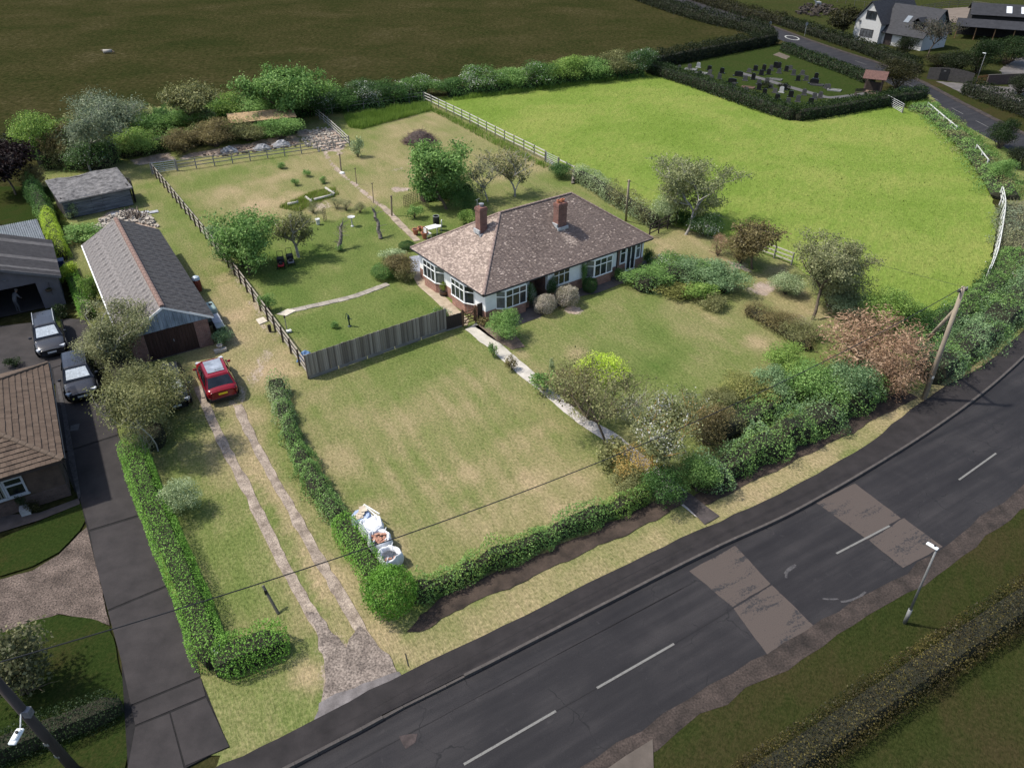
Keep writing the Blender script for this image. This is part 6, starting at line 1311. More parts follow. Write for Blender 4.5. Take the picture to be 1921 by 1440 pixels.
for px, lab in (((1441, 66), 'round speed sign on a post at the hedge end'), ((1509, 68), 'round speed sign on a post across the road near house')):
    b = P(*px, -.05); s = thing('speed_sign', lab, 'road sign', b, R(20)); mb = MB(); mb.cyl((0, 0, 0), (0, 0, 2.3), .035, None, 6); mb.build('post', M_GALV, s); mb = MB(); mb.cyl((0, -.05, 2.2), (0, -.03, 2.2), .34, None, 20); mb.build('disc', mat('sign_grey', (.16, .16, .16), .5), s)
    mb = MB(); mb.cyl((0, -.06, 2.2), (0, -.051, 2.2), .26, None, 20); mb.build('disc_face', mat('sign_white', (.3, .3, .3), .5), s)
# far yard things
fg = thing('brick_wall', 'low red-brown brick wall beside the pale driveway', 'wall', P(1850, 160, -.09), R(10)); mb = MB(); mb.bb(0, 10, 0, .22, 0, 1.4); mb.build('wall_body', brickmat('far_brick', (.05, .03, .027), (.07, .042, .036), (.06, .05, .045)), fg); mb = MB(); mb.bb(-.05, 10.05, -.04, .26, 1.4, 1.48); mb.build('coping', mat('far_coping', (.08, .07, .06), .9), fg)
of = thing('orange_fence', 'short orange-brown slatted fence beside the entrance gates', 'fence', P(1832, 157, -.09), R(25))
for k in range(9): o = link('slat', unit_box(mat('orange_wood', (.14, .065, .025), .8), 'slat'), of, (k * .32, 0, .55)); o.scale = (.16, .04, 1.1)
for z in (.3, .85): ubox('rail', mat('orange_wood', (0, 0, 0)), of, (0, .04, z), (2.7, .04, z), .04, .09)
rail_fence('distant post-and-rail fence round the sand arena', [(1725, 22), (1800, 12), (1870, 20), (1935, 35)], 3.0, 1.3, (.4, .8, 1.2), mat('dim_fence', (.10, .09, .075), .9), mat('dim_fence', (0, 0, 0)), .12, seed=20)
rail_fence('distant wire and post fence across the far meadow', [(1555, 2), (1600, 10), (1640, 16)], 3.0, 1.2, (1.1,), mat('dim_fence', (0, 0, 0)), mat('dim_fence', (0, 0, 0)), .03, seed=21)
rubble('muck_heap', 'dark clods of a muck heap in the far meadow', [(1490, 25), (1510, 10), (1560, 10), (1570, 22), (1530, 35)], 160, .2, .9, mat('muck', (.045, .036, .028), .95, .4), .3, 6)
# =================================================================== VEGETATION
LM = {}
for k, (a, b, c) in dict(
    hedge=((.032, .075, .008), (.07, .15, .02), (.125, .225, .042)), green=((.03, .063, .014), (.07, .128, .032), (.14, .215, .064)),
    fresh=((.036, .07, .012), (.08, .132, .026), (.15, .205, .05)), deep=((.012, .03, .008), (.028, .065, .015), (.06, .115, .03)),
    bluegreen=((.032, .062, .024), (.078, .125, .054), (.15, .21, .105)),
    olive=((.045, .05, .018), (.10, .105, .04), (.19, .19, .085)), greyolive=((.048, .056, .024), (.112, .12, .054), (.205, .208, .112)),
    silver=((.04, .055, .032), (.095, .118, .07), (.17, .195, .13)), brown=((.04, .032, .015), (.092, .076, .033), (.16, .135, .055)),
    lime=((.10, .15, .012), (.21, .29, .025), (.34, .42, .06)), gold=((.05, .055, .014), (.11, .115, .032), (.185, .18, .06)), pink=((.1, .06, .036), (.19, .122, .076), (.285, .2, .132)),
    paleolive=((.055, .065, .026), (.12, .135, .056), (.205, .215, .108)), pale=((.07, .10, .045), (.15, .19, .09), (.27, .31, .18)), purple=((.007, .004, .004), (.013, .007, .007), (.024, .014, .014)),
    dk=((.006, .011, .004), (.014, .022, .007), (.028, .038, .013)), dkolive=((.010, .012, .004), (.022, .025, .008), (.05, .046, .014)), dkgreen=((.007, .016, .004), (.015, .032, .008), (.03, .052, .014)),  # dk tones carry the darkening outside the plot in the leaf colour
    dkhedge=((.022, .018, .008), (.048, .038, .014), (.13, .11, .026)), orange=((.10, .07, .02), (.2, .14, .04), (.32, .24, .08)), variegated=((.03, .035, .015), (.07, .075, .035), (.14, .135, .07)), dim=((.02, .022, .014), (.042, .044, .028), (.07, .07, .05))).items():
    g = 2.0 if k in ('hedge', 'green', 'fresh', 'bluegreen') else 1.6 if k == 'variegated' else 1.1 if k.startswith(('dk', 'purple', 'dim')) else 1.75
    LM[k] = leafmat('leaf_' + k + '_c', *[tuple(x * g for x in q) for q in (a, b, c)])
WH = (.55, .55, .5)
LM['green_may'] = leafmat('leaf_green_blossom', (.035, .085, .017), (.09, .175, .04), (.18, .3, .09), WH, .10)
LM['pale_may'] = leafmat('leaf_pale_blossom', (.085, .10, .035), (.19, .205, .085), (.32, .34, .17), WH, .16)
LM['deep_may'] = leafmat('leaf_deep_blossom', (.02, .05, .013), (.05, .11, .03), (.12, .19, .07), (.5, .51, .47), .10)
LM['white_pink'] = leafmat('leaf_white_pink', (.22, .21, .13), (.44, .39, .31), (.6, .53, .46), (.66, .54, .5), .1)
M_CORE = mat('hedge_core', (.022, .022, .012), .95, .4, 4); M_COREB = mat('hedge_core_brown', (.035, .026, .018), .95, .4, 4)

def place(cx, by, w_, top, back=.7):
    b = P(cx, by); d = Q((b.x, b.y, 0))[2]; r = w_ / 2 * d / F_PX; v = Vector((b.x, b.y, 0)).normalized(); c = b + v * r * back
    return c, r, max(.15, height_at(c.x, c.y, top))
def shrub(label, cx, by, w_, top, kind='M', lm='green', seed=1, stems='bark', name='shrub', cat='shrub', back=.7, group=None, deep=1.0, ex=1.0, zb=0):
    c, r, h = place(cx, by, w_, top, back); rnd = random.Random(seed * 13 + int(cx)); c.z = zb
    s = thing(name, label, cat, c, 0, group); seedm = 1 + seed % 3
    f = link('foliage', crown_mesh(kind, seedm), s); f.scale = (r * 1.3 * ex, r * 1.25 * deep, h / 1.68); f.rotation_euler = (0, 0, rnd.uniform(0, 6.28) if ex == 1 and deep == 1 else 0)
    own_mat(f, LM[lm])
    if stems: t = link('stems', twig_mesh(seed % 4, 22, stems), s); t.scale = (r * .8, r * .8, h * .62); t.rotation_euler = (0, 0, rnd.uniform(0, 6))
    return s

def grow(base, h, r, seed, levels=3, lean=(0, 0), forks=4, tr=.16, low=.25, spread=.75):
    rnd = random.Random(seed); segs = []; tips = []
    def br(p, d, L, rad, lv):
        n = 3
        for i in range(n):
            q = p + d * L / n; segs.append((p, q, rad * (1 - .25 * i / n), rad * (1 - .25 * (i + 1) / n))); p = q
            d = (d + Vector((rnd.gauss(0, .16), rnd.gauss(0, .16), rnd.gauss(.02, .1)))).normalized()
            if lv < levels and i < n - 1 and rnd.random() < .45: br(p, (d + Vector((rnd.gauss(0, spread), rnd.gauss(0, spread), rnd.uniform(-.1, .4)))).normalized(), L * rnd.uniform(.45, .65), rad * .5, lv + 1)
            if lv >= levels - 1: tips.append((p.copy(), d.copy()))
        if lv < levels:
            for k in range(forks if lv == 0 else rnd.choice((2, 3))):
                a = 2 * math.pi * (k + rnd.random() * .6) / forks; o = Vector((math.cos(a), math.sin(a), 0)) * spread
                br(p, (d * .6 + o * rnd.uniform(.6, 1.2) + Vector((0, 0, rnd.uniform(.1, .6)))).normalized(), L * rnd.uniform(.6, .85), rad * .6, lv + 1)
        else: tips.append((p, d))
    br(Vector((0, 0, -.05)), Vector((lean[0], lean[1], 1)).normalized(), h * low, tr, 0)
    # fit into the wanted envelope above the trunk
    P_ = np.array([t[0] for t in tips]); top = P_[:, 2].max(); rad = np.percentile(np.hypot(P_[:, 0] - P_[:, 0].mean(), P_[:, 1] - P_[:, 1].mean()), 92)
    sx = r / max(rad, .1); sz = h / top
    f = lambda v: Vector((v.x * sx, v.y * sx, v.z * sz))
    return [(f(a), f(b), r0, r1) for a, b, r0, r1 in segs], [f(t[0]) for t in tips]
def tree(label, base, w_, top, lm, seed=1, leaves=6000, leaf=.11, bark='bark', lean=(0, 0), tr=.14, low=.25, cl=.35, forks=4, levels=3, name='tree', cat='tree', spread=.75, ctr=None, lm2=None, asp=.6, zb=0):
    leaf *= 1.3; tr *= .8; leaves = int(leaves * 1.25)
    b = P(*base, zb); d = Q((b.x, b.y, 0))[2]; r = w_ / 2 * d / F_PX; h = height_at(b.x, b.y, top)
    t = thing(name, label, cat, b); segs, tips = grow(b, h * .95, r * .9, seed, levels, lean, forks, tr, low, spread)
    link('trunk', tube_mesh('trunk', segs, BARK[bark], 6), t)
    rng = np.random.default_rng(seed); T = np.array(tips); k = rng.integers(0, len(T), leaves); p = T[k] + rng.normal(0, cl * .8, (leaves, 3)) * np.array([1, 1, .7]); p[:, 2] = np.maximum(p[:, 2], h * low * .5)
    nrm = p - np.array([T[:, 0].mean(), T[:, 1].mean(), h * .45]); nrm /= np.linalg.norm(nrm, axis=1)[:, None] + 1e-6
    tint = .48 + .2 * vnoise(p, 1.3, seed) + .27 * rng.uniform(-1, 1, len(T))[k] + rng.normal(0, .17, leaves)
    link('crown', leaf_mesh('crown', p, nrm * .6 + np.array([0, 0, .5]), leaf, rng, LM[lm], tint, asp, .8), t)
    return t
def hedge(label, px, wd, ht, lm, leaf=.1, dens=110, e=4., rough=.12, seed=1, name='hedge', cat='hedge', core=M_CORE, world=None, lump=1.3, ends=True, zb=0, lm2=None, f2=0.):
    line = catmull(world if world else PX(px), .25); L = np.concatenate([[0], np.cumsum([(b - a).length for a, b in zip(line[:-1], line[1:])])]); o = line[0].copy(); o.z = zb
    la = np.array([(p.x - o.x, p.y - o.y) for p in line]); rng = np.random.default_rng(seed)
    wf = wd if callable(wd) else (lambda s: np.full_like(s, wd)); hf = ht if callable(ht) else (lambda s: np.full_like(s, ht))
    leaf = leaf * .76; dens = dens * 1.55
    per = float(np.mean(wf(L / L[-1])) + 2 * np.mean(hf(L / L[-1]))); n = int(L[-1] * per * dens)
    s = rng.uniform(0, L[-1], n); x = np.interp(s, L, la[:, 0]); y = np.interp(s, L, la[:, 1])
    ds = .4; tx = np.interp(s + ds, L, la[:, 0]) - np.interp(s - ds, L, la[:, 0]); ty = np.interp(s + ds, L, la[:, 1]) - np.interp(s - ds, L, la[:, 1]); tl = np.hypot(tx, ty) + 1e-9; tx /= tl; ty /= tl
    tt = math.pi * (.5 + .5 * np.sign(np.linspace(-1, 1, 801)) * np.abs(np.linspace(-1, 1, 801)) ** 3); W0, H0 = float(np.mean(wf(L / L[-1]))) / 2, float(np.mean(hf(L / L[-1])))
    cx = W0 * np.sign(np.cos(tt)) * np.abs(np.cos(tt)) ** (2 / e); cz = H0 * np.abs(np.sin(tt)) ** (2 / e); al = np.concatenate([[0], np.cumsum(np.hypot(np.diff(cx), np.diff(cz)))])
    aa = rng.uniform(0, al[-1], n)
    u = s / L[-1]; W = wf(u) / 2; H = hf(u)
    endk = np.minimum(1, np.minimum(s, L[-1] - s) / (W * .8)) if ends else 1.; endk = np.sqrt(np.clip(1 - (1 - endk) ** 2, 0.02, 1)) if ends else 1.
    lat = np.interp(aa, al, cx) / W0; hz = np.interp(aa, al, cz) / H0
    pos0 = np.column_stack([x - ty * lat * W, y + tx * lat * W, hz * H])
    rr = 1 + rough * (vnoise(pos0, lump, seed) + .6 * vnoise(pos0, lump * 2.6, seed + 5)); dep = 1 - .38 * rng.uniform(0, 1, n) ** 2
    k = rr * dep * endk
    p = np.column_stack([x - ty * lat * W * k, y + tx * lat * W * k, hz * H * (rr * (1 - .3 * rng.uniform(0, 1, n) ** 2)) * (.55 + .45 * endk)]) + rng.normal(0, leaf * .35, (n, 3))
    p[:, 2] = np.maximum(p[:, 2], .02)
    nr = np.column_stack([-ty * lat, tx * lat, hz * 1.1])
    tint = .48 + .2 * vnoise(p, 1.1, seed) + .1 * vnoise(p, 3.5, seed) + rng.normal(0, .17, n)
    mats = [LM[lm]] + ([LM[lm2]] if lm2 else []); mi = None
    if lm2: mi = ((vnoise(p, .55, seed + 9) + rng.normal(0, .25, n)) > f2).astype(int)
    root = thing(name, label, cat, o)
    link('foliage', leaf_mesh('foliage', p, nr, leaf, rng, mats, tint, .65, .75, mi), root)
    mb = MB(); ring = []; step = max(1, int(.5 / .25)); ids = list(range(0, len(line), step))
    for i in ids:
        a = Vector((la[i][0], la[i][1], 0)); q = Vector(la[min(i + 1, len(la) - 1)]) - Vector(la[max(i - 1, 0)]); q.normalize(); sd = Vector((-q.y, q.x, 0)); uu = np.array([L[i] / L[-1]]); w_ = float(wf(uu)[0]) / 2 * .62; h_ = float(hf(uu)[0]) * .6
        if i in (ids[0], ids[-1]): w_ *= .5; h_ *= .7
        ring.append([a - sd * w_ * .8, a - sd * w_ + Vector((0, 0, h_ * .5)), a - sd * w_ * .75 + Vector((0, 0, h_)), a + sd * w_ * .75 + Vector((0, 0, h_)), a + sd * w_ + Vector((0, 0, h_ * .5)), a + sd * w_ * .8])
    mb.add([v for r_ in ring for v in r_], [(i * 6 + j, i * 6 + j + 1, (i + 1) * 6 + j + 1, (i + 1) * 6 + j) for i in range(len(ring) - 1) for j in range(5)] + [tuple(range(6)), tuple(range((len(ring) - 1) * 6, len(ring) * 6))[::-1]])
    mb.build('branches', core, root); return root
def grass(name, label, poly, n, h, wd, cols, seed=1, lean=.4, zb=.0, kind='stuff', cat='grass', dens_fn=None):
    rng = np.random.default_rng(seed); pa = np.array([(p[0], p[1]) for p in poly]); lo, hi = pa.min(0), pa.max(0); pts = np.empty((0, 2))
    while len(pts) < n:
        c = rng.uniform(lo, hi, (n * 2, 2)); c = c[sdist(c, poly) > 0]
        c = c[rng.uniform(-.1, 1, len(c)) < np.clip(sdist(c, poly) / .9 + .35 * vnoise(np.column_stack([c, np.zeros(len(c))]), 1.2, seed), 0, 1)] if h < .1 else c
        if dens_fn is not None: c = c[rng.uniform(0, 1, len(c)) < dens_fn(c)]
        pts = np.concatenate([pts, c])
    pts = pts[:n]; o = pa[0]; b = np.column_stack([pts - o, np.zeros(n)])
    a = rng.uniform(0, 6.283, n); s = np.column_stack([np.cos(a), np.sin(a), np.zeros(n)]) * (wd * rng.uniform(.6, 1.4, n) / 2)[:, None]; hh = h * rng.uniform(.5, 1.3, n) * (1 + .4 * vnoise(b, .8, seed))
    wind = np.column_stack([.5 + .5 * vnoise(b, .35, seed), .5 * vnoise(b, .45, seed + 2), np.zeros(n)])
    l = (rng.normal(0, .5, (n, 3)) + wind) * np.array([1, 1, 0]) * lean * hh[:, None]; tp = b + l + np.column_stack([np.zeros(n), np.zeros(n), hh])
    v = np.empty((n, 4, 3)); v[:, 0] = b - s; v[:, 1] = b + s; v[:, 2] = tp + s * .25; v[:, 3] = tp - s * .25
    me = bpy.data.meshes.new(name); me.vertices.add(n * 4); me.vertices.foreach_set('co', v.reshape(-1).astype(np.float32)); me.loops.add(n * 4); me.loops.foreach_set('vertex_index', np.arange(n * 4, dtype=np.int32)); me.polygons.add(n); me.polygons.foreach_set('loop_start', np.arange(0, n * 4, 4, dtype=np.int32)); me.polygons.foreach_set('loop_total', np.full(n, 4, np.int32))
    at = me.attributes.new('tint', 'FLOAT', 'FACE'); at.data.foreach_set('value', np.clip(.47 + .22 * vnoise(b, .25, seed) + .12 * vnoise(b, .9, seed + 3) + rng.normal(0, .16, n), 0, 1).astype(np.float32)); me.materials.append(leafmat('grass_' + name + str(seed), *[tuple(x * (1.05 if h < .3 else 1.45) for x in q) for q in cols], up=h < .3)); me.update(calc_edges=True)
    ob_ = link(name, me, None, (o[0], o[1], zb)); return tag(ob_, label, cat, kind=kind)

# ---- clipped and loose hedges inside the plot
hedge('bright clipped privet hedge running beside the neighbour dark drive', [(252, 850), (280, 930), (312, 1010), (350, 1100), (382, 1185), (402, 1260)], 1.45, 1.45, 'hedge', .085, 200, 5., .07, 1)
hedge('shaggy clipped hedge turning across the verge beside the drive mouth', [(405, 1262), (455, 1240), (505, 1222), (545, 1207)], 1.9, 1.5, 'hedge', .09, 190, 3.2, .14, 2, lm2='green_may', f2=.35)
hedge('bushy informal hedge dividing the gravel track from the front lawn', [(520, 730), (540, 800), (562, 860), (600, 930), (640, 990)], lambda u: 1.2 * (1 + .28 * np.sin(u * 21 + 1) * np.sin(u * 13 + .5) + .12 * np.sin(u * 51)), lambda u: 1.25 * (1 + .28 * np.sin(u * 25 + 1) * np.sin(u * 9 + .5) + .12 * np.sin(u * 57)), 'green', .10, 170, 2.5, .3, 3, lm2='pale', f2=.35)
hedge('clipped green hedge beside the white bulk bags', [(640, 990), (665, 1030), (695, 1075), (716, 1105)], 1.25, 1.35, 'hedge', .085, 200, 4.5, .08, 4)
shrub('dense clipped ball of green conifer at the drive gateway', 738, 1162, 78, 1088, 'ball', 'hedge', 1, None, 'ball_bush')
hedge('leafy front boundary hedge over the bare soil bed', [(775, 1128), (850, 1095), (920, 1062), (1000, 1028), (1080, 992), (1170, 955), (1215, 935)], lambda u: 1.05 * (1 + .28 * np.sin(u * 27 + 1) * np.sin(u * 11 + .5) + .12 * np.sin(u * 61)), lambda u: 1.2 * (1 + .28 * np.sin(u * 31 + 1) * np.sin(u * 13 + .5) + .12 * np.sin(u * 67)), 'green', .11, 170, 2.5, .32, 5, lm2='fresh', f2=.2)
shrub('dark glossy evergreen bush beside the front gate path', 1237, 962, 82, 882, 'L', 'deep', 2, None); 
hedge('overgrown mixed front hedge between roadside verge and right lawn', [(1300, 915), (1360, 888), (1430, 852), (1500, 815), (1580, 772), (1650, 735)], lambda u: 2.3 * (1 + .28 * np.sin(u * 17 + 1) * np.sin(u * 7 + .5) + .12 * np.sin(u * 41)), lambda u: 1.7 * (1 + .28 * np.sin(u * 23 + 1) * np.sin(u * 9 + .5) + .12 * np.sin(u * 47)), 'green', .12, 110, 2.3, .36, 6, lm2='bluegreen', f2=.15)
hedge('thick bramble and dogwood hedge beyond the strutted pole', [(1735, 715), (1790, 672), (1840, 635), (1890, 590), (1925, 555), (1975, 505)], 3.2, lambda u: 1.7 * (1 + .28 * np.sin(u * 19 + 1) * np.sin(u * 11 + .5) + .12 * np.sin(u * 43)), 'bluegreen', .13, 95, 2.3, .38, 7, lm2='green', f2=.2)
hedge('inner bramble thicket along the bend of the paddock', [(1690, 660), (1760, 622), (1820, 578), (1872, 530), (1905, 480)], 2.6, 1.2, 'green', .13, 100, 2.2, .3, 8, lm2='deep_may', f2=.3)
hedge('low tangled brambles over the roadside bank by the far gate', [(1712, 203), (1748, 216), (1790, 252), (1828, 290), (1862, 335), (1885, 375)], 4.2, .95, 'olive', .17, 55, 2.2, .4, 9, lm2='green', f2=.0)
hedge('scrubby bank hedge between white fence and bend', [(1905, 395), (1912, 440), (1905, 480)], 4.5, 1.0, 'greyolive', .15, 60, 2.2, .35, 10, lm2='silver', f2=.1)
hedge('old trimmed hawthorn hedge behind the bungalow garden', [(1082, 338), (1110, 352), (1150, 378), (1190, 402), (1232, 428)], 1.7, 1.75, 'pale', .13, 120, 2.4, .25, 11, lm2='olive', f2=.2)
hedge('low clipped hedge between the two garages', [(138, 520), (150, 555), (168, 600)], 1.0, 1.2, 'hedge', .09, 170, 4, .1, 12)
hedge('golden yellow privet hedge between long garage and lean-to store', [(92, 415), (105, 450), (122, 490)], 1.3, 1.7, 'lime', .10, 160, 3, .15, 13, lm2='fresh', f2=.35)
hedge('straggling boundary hedge beside the old shed', [(58, 350), (75, 385), (92, 415)], 1.5, 2.0, 'green', .13, 110, 2.4, .25, 14, lm2='deep', f2=.1)
# ---- cemetery and far hedges
hedge('dense cemetery hedge facing the paddock', [(1216, 135), (1290, 158), (1360, 182), (1430, 207), (1490, 226)], 2.4, 2.0, 'dkgreen', .24, 42, 3.4, .13, 15)
hedge('dense cemetery hedge running down to the far gate', [(1490, 226), (1560, 215), (1640, 201), (1733, 186)], 2.4, 1.9, 'dkgreen', .24, 42, 3.4, .14, 16)
hedge('tall dark hedge closing the back of the cemetery', [(1220, 128), (1300, 112), (1380, 96), (1452, 82)], 2.4, 2.6, 'dk', .28, 36, 3, .16, 17)
hedge('cemetery hedge along the upper road', [(1468, 94), (1525, 116), (1585, 138), (1634, 158)], 2.0, 1.6, 'dkgreen', .28, 36, 3.2, .13, 18)
hedge('rough dark hedge between the brown field and the far lane', [(1180, -8), (1250, 18), (1330, 42), (1400, 58), (1445, 78)], 3.2, 2.6, 'dk', .32, 28, 2.6, .22, 19)
hedge('dark roadside hedge across the far lane', [(1270, -12), (1330, 8), (1390, 26), (1450, 42), (1475, 48)], 2.6, 2.3, 'dkolive', .32, 28, 2.8, .2, 20, zb=-.09)
hedge('dark hedge screening the white house from the road', [(1470, 47), (1535, 68), (1600, 90), (1660, 112), (1722, 136)], 2.6, 1.9, 'dk', .3, 32, 2.8, .2, 21, zb=-.09)
hedge('dark hedge on the outer side of the bend', [(1810, 172), (1850, 188), (1890, 203), (1935, 220), (1990, 240)], 2.6, 2.0, 'dk', .26, 36, 3, .16, 22, zb=-.09)
hedge('dark hedge at the edge of the brown field by the copper tree', [(-60, 292), (0, 286), (60, 280)], 2.2, 2.2, 'dk', .2, 50, 2.6, .2, 23)
# ---- near corners
hedge('flat-topped brown and gold clipped hedge beyond the dark verge', None, 1.75, 1.15, 'dkhedge', .085, 210, 5.5, .06, 24, world=[P(1380, 1500), P(1530, 1400), P(1690, 1290), P(1800, 1215), P(1925, 1130), P(2050, 1050)], lm2='dkolive', f2=.35, zb=-.09)
hedge('dark clipped hedge along the neighbour front lawn', [(-90, 1460), (0, 1420), (90, 1385), (170, 1355), (232, 1328)], 1.3, 1.2, 'dkgreen', .08, 200, 4.5, .08, 25)
shrub('large variegated shrub on the neighbour dark lawn', 66, 1322, 138, 1202, 'M', 'variegated', 2, 'bark', back=.6)
shrub('small dark plant beside the white planter', 70, 962, 20, 940, 'S', 'dkolive', 1, None); shrub('small dark plant at the open garage corner', 118, 598, 30, 575, 'S', 'dkgreen', 2, None); shrub('low dark bush beside the neighbour back lawn', 28, 690, 26, 672, 'S', 'dkgreen', 3, None)
# ---- drive side
tree('twiggy grey-olive bush tree leaning over the long garage front', (215, 705), 120, 592, 'greyolive', 3, 9000, .085, 'grey', (0, 0), .07, .14, .28, 6, 3, spread=.8)
shrub('rounded olive under-bush below the twiggy tree by garage', 226, 706, 120, 612, 'XL', 'greyolive', 2, 'grey')
tree('sprawling yellow-green elder bush beside the hidden black car', (296, 845), 125, 705, 'olive', 5, 9000, .09, 'pale', (.1, -.1), .05, .12, .30, 6, 3, spread=.9)
shrub('fresh green lower growth of the sprawling elder', 305, 820, 150, 700, 'XL', 'olive', 1, 'pale', deep=.8)
shrub('pale bare-twigged bush hanging over the drive hedge', 275, 872, 70, 800, 'air', 'greyolive', 3, 'pale')
shrub('rounded pale green bush on the strip lawn', 352, 974, 74, 906, 'L', 'pale', 2, None)
shrub('feathery potted shrub beside the garage bins', 422, 650, 34, 618, 'M', 'bluegreen', 1)
shrub('yellow-green laurel between garage and clipped hedge', 182, 570, 40, 520, 'M', 'fresh', 2); shrub('bright lime bush beside the blue bin', 135, 535, 36, 498, 'M', 'lime', 3)
shrub('weedy green growth over the rubble behind the garage', 160, 458, 70, 425, 'M', 'green', 1); shrub('small sapling against the shed boards', 140, 412, 22, 385, 'S', 'pale', 2)
hedge('loose tangled scrub between neighbour drive and gravel track', [(205, 662), (238, 720), (268, 785), (296, 846)], 2.3, lambda u: 2.2 * (1 + .25 * np.sin(u * 11 + 1)), 'olive', .11, 85, 2.2, .42, 39, lm2='greyolive', f2=.0)
# ---- back boundary, west to east
tree('copper-leaved dark tree on the neighbour back lawn', (30, 365), 105, 262, 'purple', 11, 9000, .2, 'bark', (0, 0), .14, .25, .6, 5, 3)
shrub('pinkish shrub on the boundary by the copper tree', 72, 362, 44, 308, 'M', 'brown', 1); shrub('bright green boundary tree at the west end of the back hedge', 92, 318, 88, 205, 'L', 'fresh', 2); shrub('brown-leaved tall shrub beside the grey willow', 128, 318, 66, 232, 'L', 'brown', 3)
tree('tall grey-green willow above the old shed', (170, 322), 150, 185, 'silver', 21, 13000, .2, 'grey', (0, 0), .16, .2, .55, 5, 3, asp=.35)
shrub('dark glossy bush below the grey willow', 180, 326, 90, 262, 'L', 'deep_may', 1); shrub('pale olive tree behind the grey willow', 222, 268, 130, 190, 'L', 'olive', 2); shrub('green thicket behind the back shrub row', 285, 262, 80, 208, 'L', 'green', 3)
shrub('yellow-green clipped shrub at the west of the shrub row', 262, 300, 92, 248, 'L', 'fresh', 1); shrub('dark gap-filling shrub in the back hedge', 318, 252, 70, 210, 'L', 'deep', 1)
tree('upright olive tree in the back hedge', (366, 250), 84, 160, 'olive', 31, 7000, .2, 'bark', (0, 0), .15, .2, .5, 5, 3); shrub('leafy base of the upright olive tree', 366, 252, 80, 195, 'L', 'green', 2)
shrub('bronze shrub in the middle of the shrub row', 348, 292, 66, 242, 'L', 'brown', 2); shrub('tall bronze-tipped shrub in the shrub row', 408, 284, 84, 228, 'L', 'brown', 1); shrub('olive shrub below the buff tin roof', 468, 272, 80, 228, 'L', 'olive', 3); shrub('fresh green rounded shrub at the east of the shrub row', 528, 268, 84, 222, 'L', 'green', 1)
shrub('bright green bush in the back hedge beside the olive tree', 430, 232, 84, 176, 'L', 'fresh', 3)
tree('big spreading green tree in the back hedge', (530, 238), 160, 134, 'green', 41, 15000, .22, 'bark', (0, 0), .22, .18, .6, 5, 3); shrub('dense green skirt of the big spreading tree', 525, 236, 140, 160, 'XL', 'green', 1)
shrub('white-flowering elder beside the big spreading tree', 606, 222, 64, 160, 'L', 'deep_may', 2); shrub('dark hawthorn behind the rubble patch', 642, 214, 70, 165, 'L', 'deep', 2); shrub('hawthorn lightly dusted with blossom by rail fence', 690, 205, 70, 150, 'L', 'deep_may', 1); shrub('dark green hawthorn in the middle of the back hedge', 736, 200, 70, 150, 'L', 'deep', 3); shrub('rounded blossoming hawthorn by the fence corner', 790, 188, 80, 142, 'L', 'green_may', 2); shrub('low dark hawthorn behind the fence corner', 845, 184, 66, 148, 'L', 'deep', 1)
for k, (x, y, w_, t, lm, lab) in enumerate(((905, 178, 76, 125, 'green_may', 'blossom-speckled hawthorn at the paddock corner'), (955, 173, 70, 125, 'green', 'plain green hawthorn in the paddock hedge'), (1005, 168, 76, 112, 'green_may', 'tallest blossoming hawthorn of the paddock hedge'), (1062, 160, 80, 108, 'fresh', 'bright leafy hazel in the paddock hedge'), (1112, 154, 70, 106, 'green', 'rounded green bush in the paddock hedge'), (1155, 149, 70, 95, 'olive', 'olive green bush near the cemetery corner'), (1196, 146, 64, 92, 'deep_may', 'dark blossoming bush at the cemetery hedge corner'))): shrub(lab, x, y, w_, t, 'L', lm, k + 1, back=.5)
hedge('continuous dark hawthorn base along the paddock north edge', [(840, 182), (960, 170), (1080, 155), (1205, 142)], 2.4, 1.9, 'green', .22, 50, 2.4, .25, 31, lm2='deep', f2=0)
hedge('continuous dark thicket base along the garden back boundary', [(70, 300), (150, 255), (260, 240), (400, 228), (540, 218), (660, 203), (800, 184)], 3.2, 2.4, 'deep', .22, 45, 2.3, .3, 32, lm2='green', f2=.1)
hedge('overgrown mixed shrub row behind the back fence', [(218, 296), (290, 285), (360, 274), (430, 262), (500, 252), (550, 250)], 2.6, 2.3, 'olive', .17, 60, 2.3, .35, 34, lm2='green', f2=.0)
hedge('tall leafy thicket at the west back corner', [(75, 318), (120, 312), (180, 316), (215, 300)], 3.0, 3.2, 'green', .18, 50, 2.3, .35, 35, lm2='olive', f2=.1)
hedge('dense mixed planting along the east border', [(1195, 545), (1250, 530), (1310, 530), (1370, 548)], 3.0, 1.75, 'green', .12, 90, 2.2, .35, 36, lm2='bluegreen', f2=.1)
hedge('tangled shrubs behind the front hedge', [(1330, 820), (1400, 790), (1470, 745), (1540, 730), (1600, 725)], 3.0, 1.5, 'olive', .12, 80, 2.2, .35, 37, lm2='green', f2=.0)
hedge('brown grassy drift curving round the right lawn', [(1400, 585), (1440, 605), (1480, 630), (1520, 660)], 1.6, .8, 'brown', .10, 110, 2.2, .3, 38, lm2='olive', f2=.2)
lr = thing('tin_roof_store', 'low field shelter with a buff rusty roof behind the shrub row', 'shed', P(440, 262), R(22)); mb = MB(); mb.bb(0, 7.5, 0, 2.6, 0, 1.9); mb.build('walls', M_DKF, lr)
for k in range(8): o = link('roof_sheet', corr_sheet(lr, 1.0, 3.3, mat('buff_rust', (.34, .24, .13), .8, .35, 2), pitch=.15), lr, (-.2 + k * .98, -.3, 2.0)); o.rotation_euler = (.1, 0, 0)
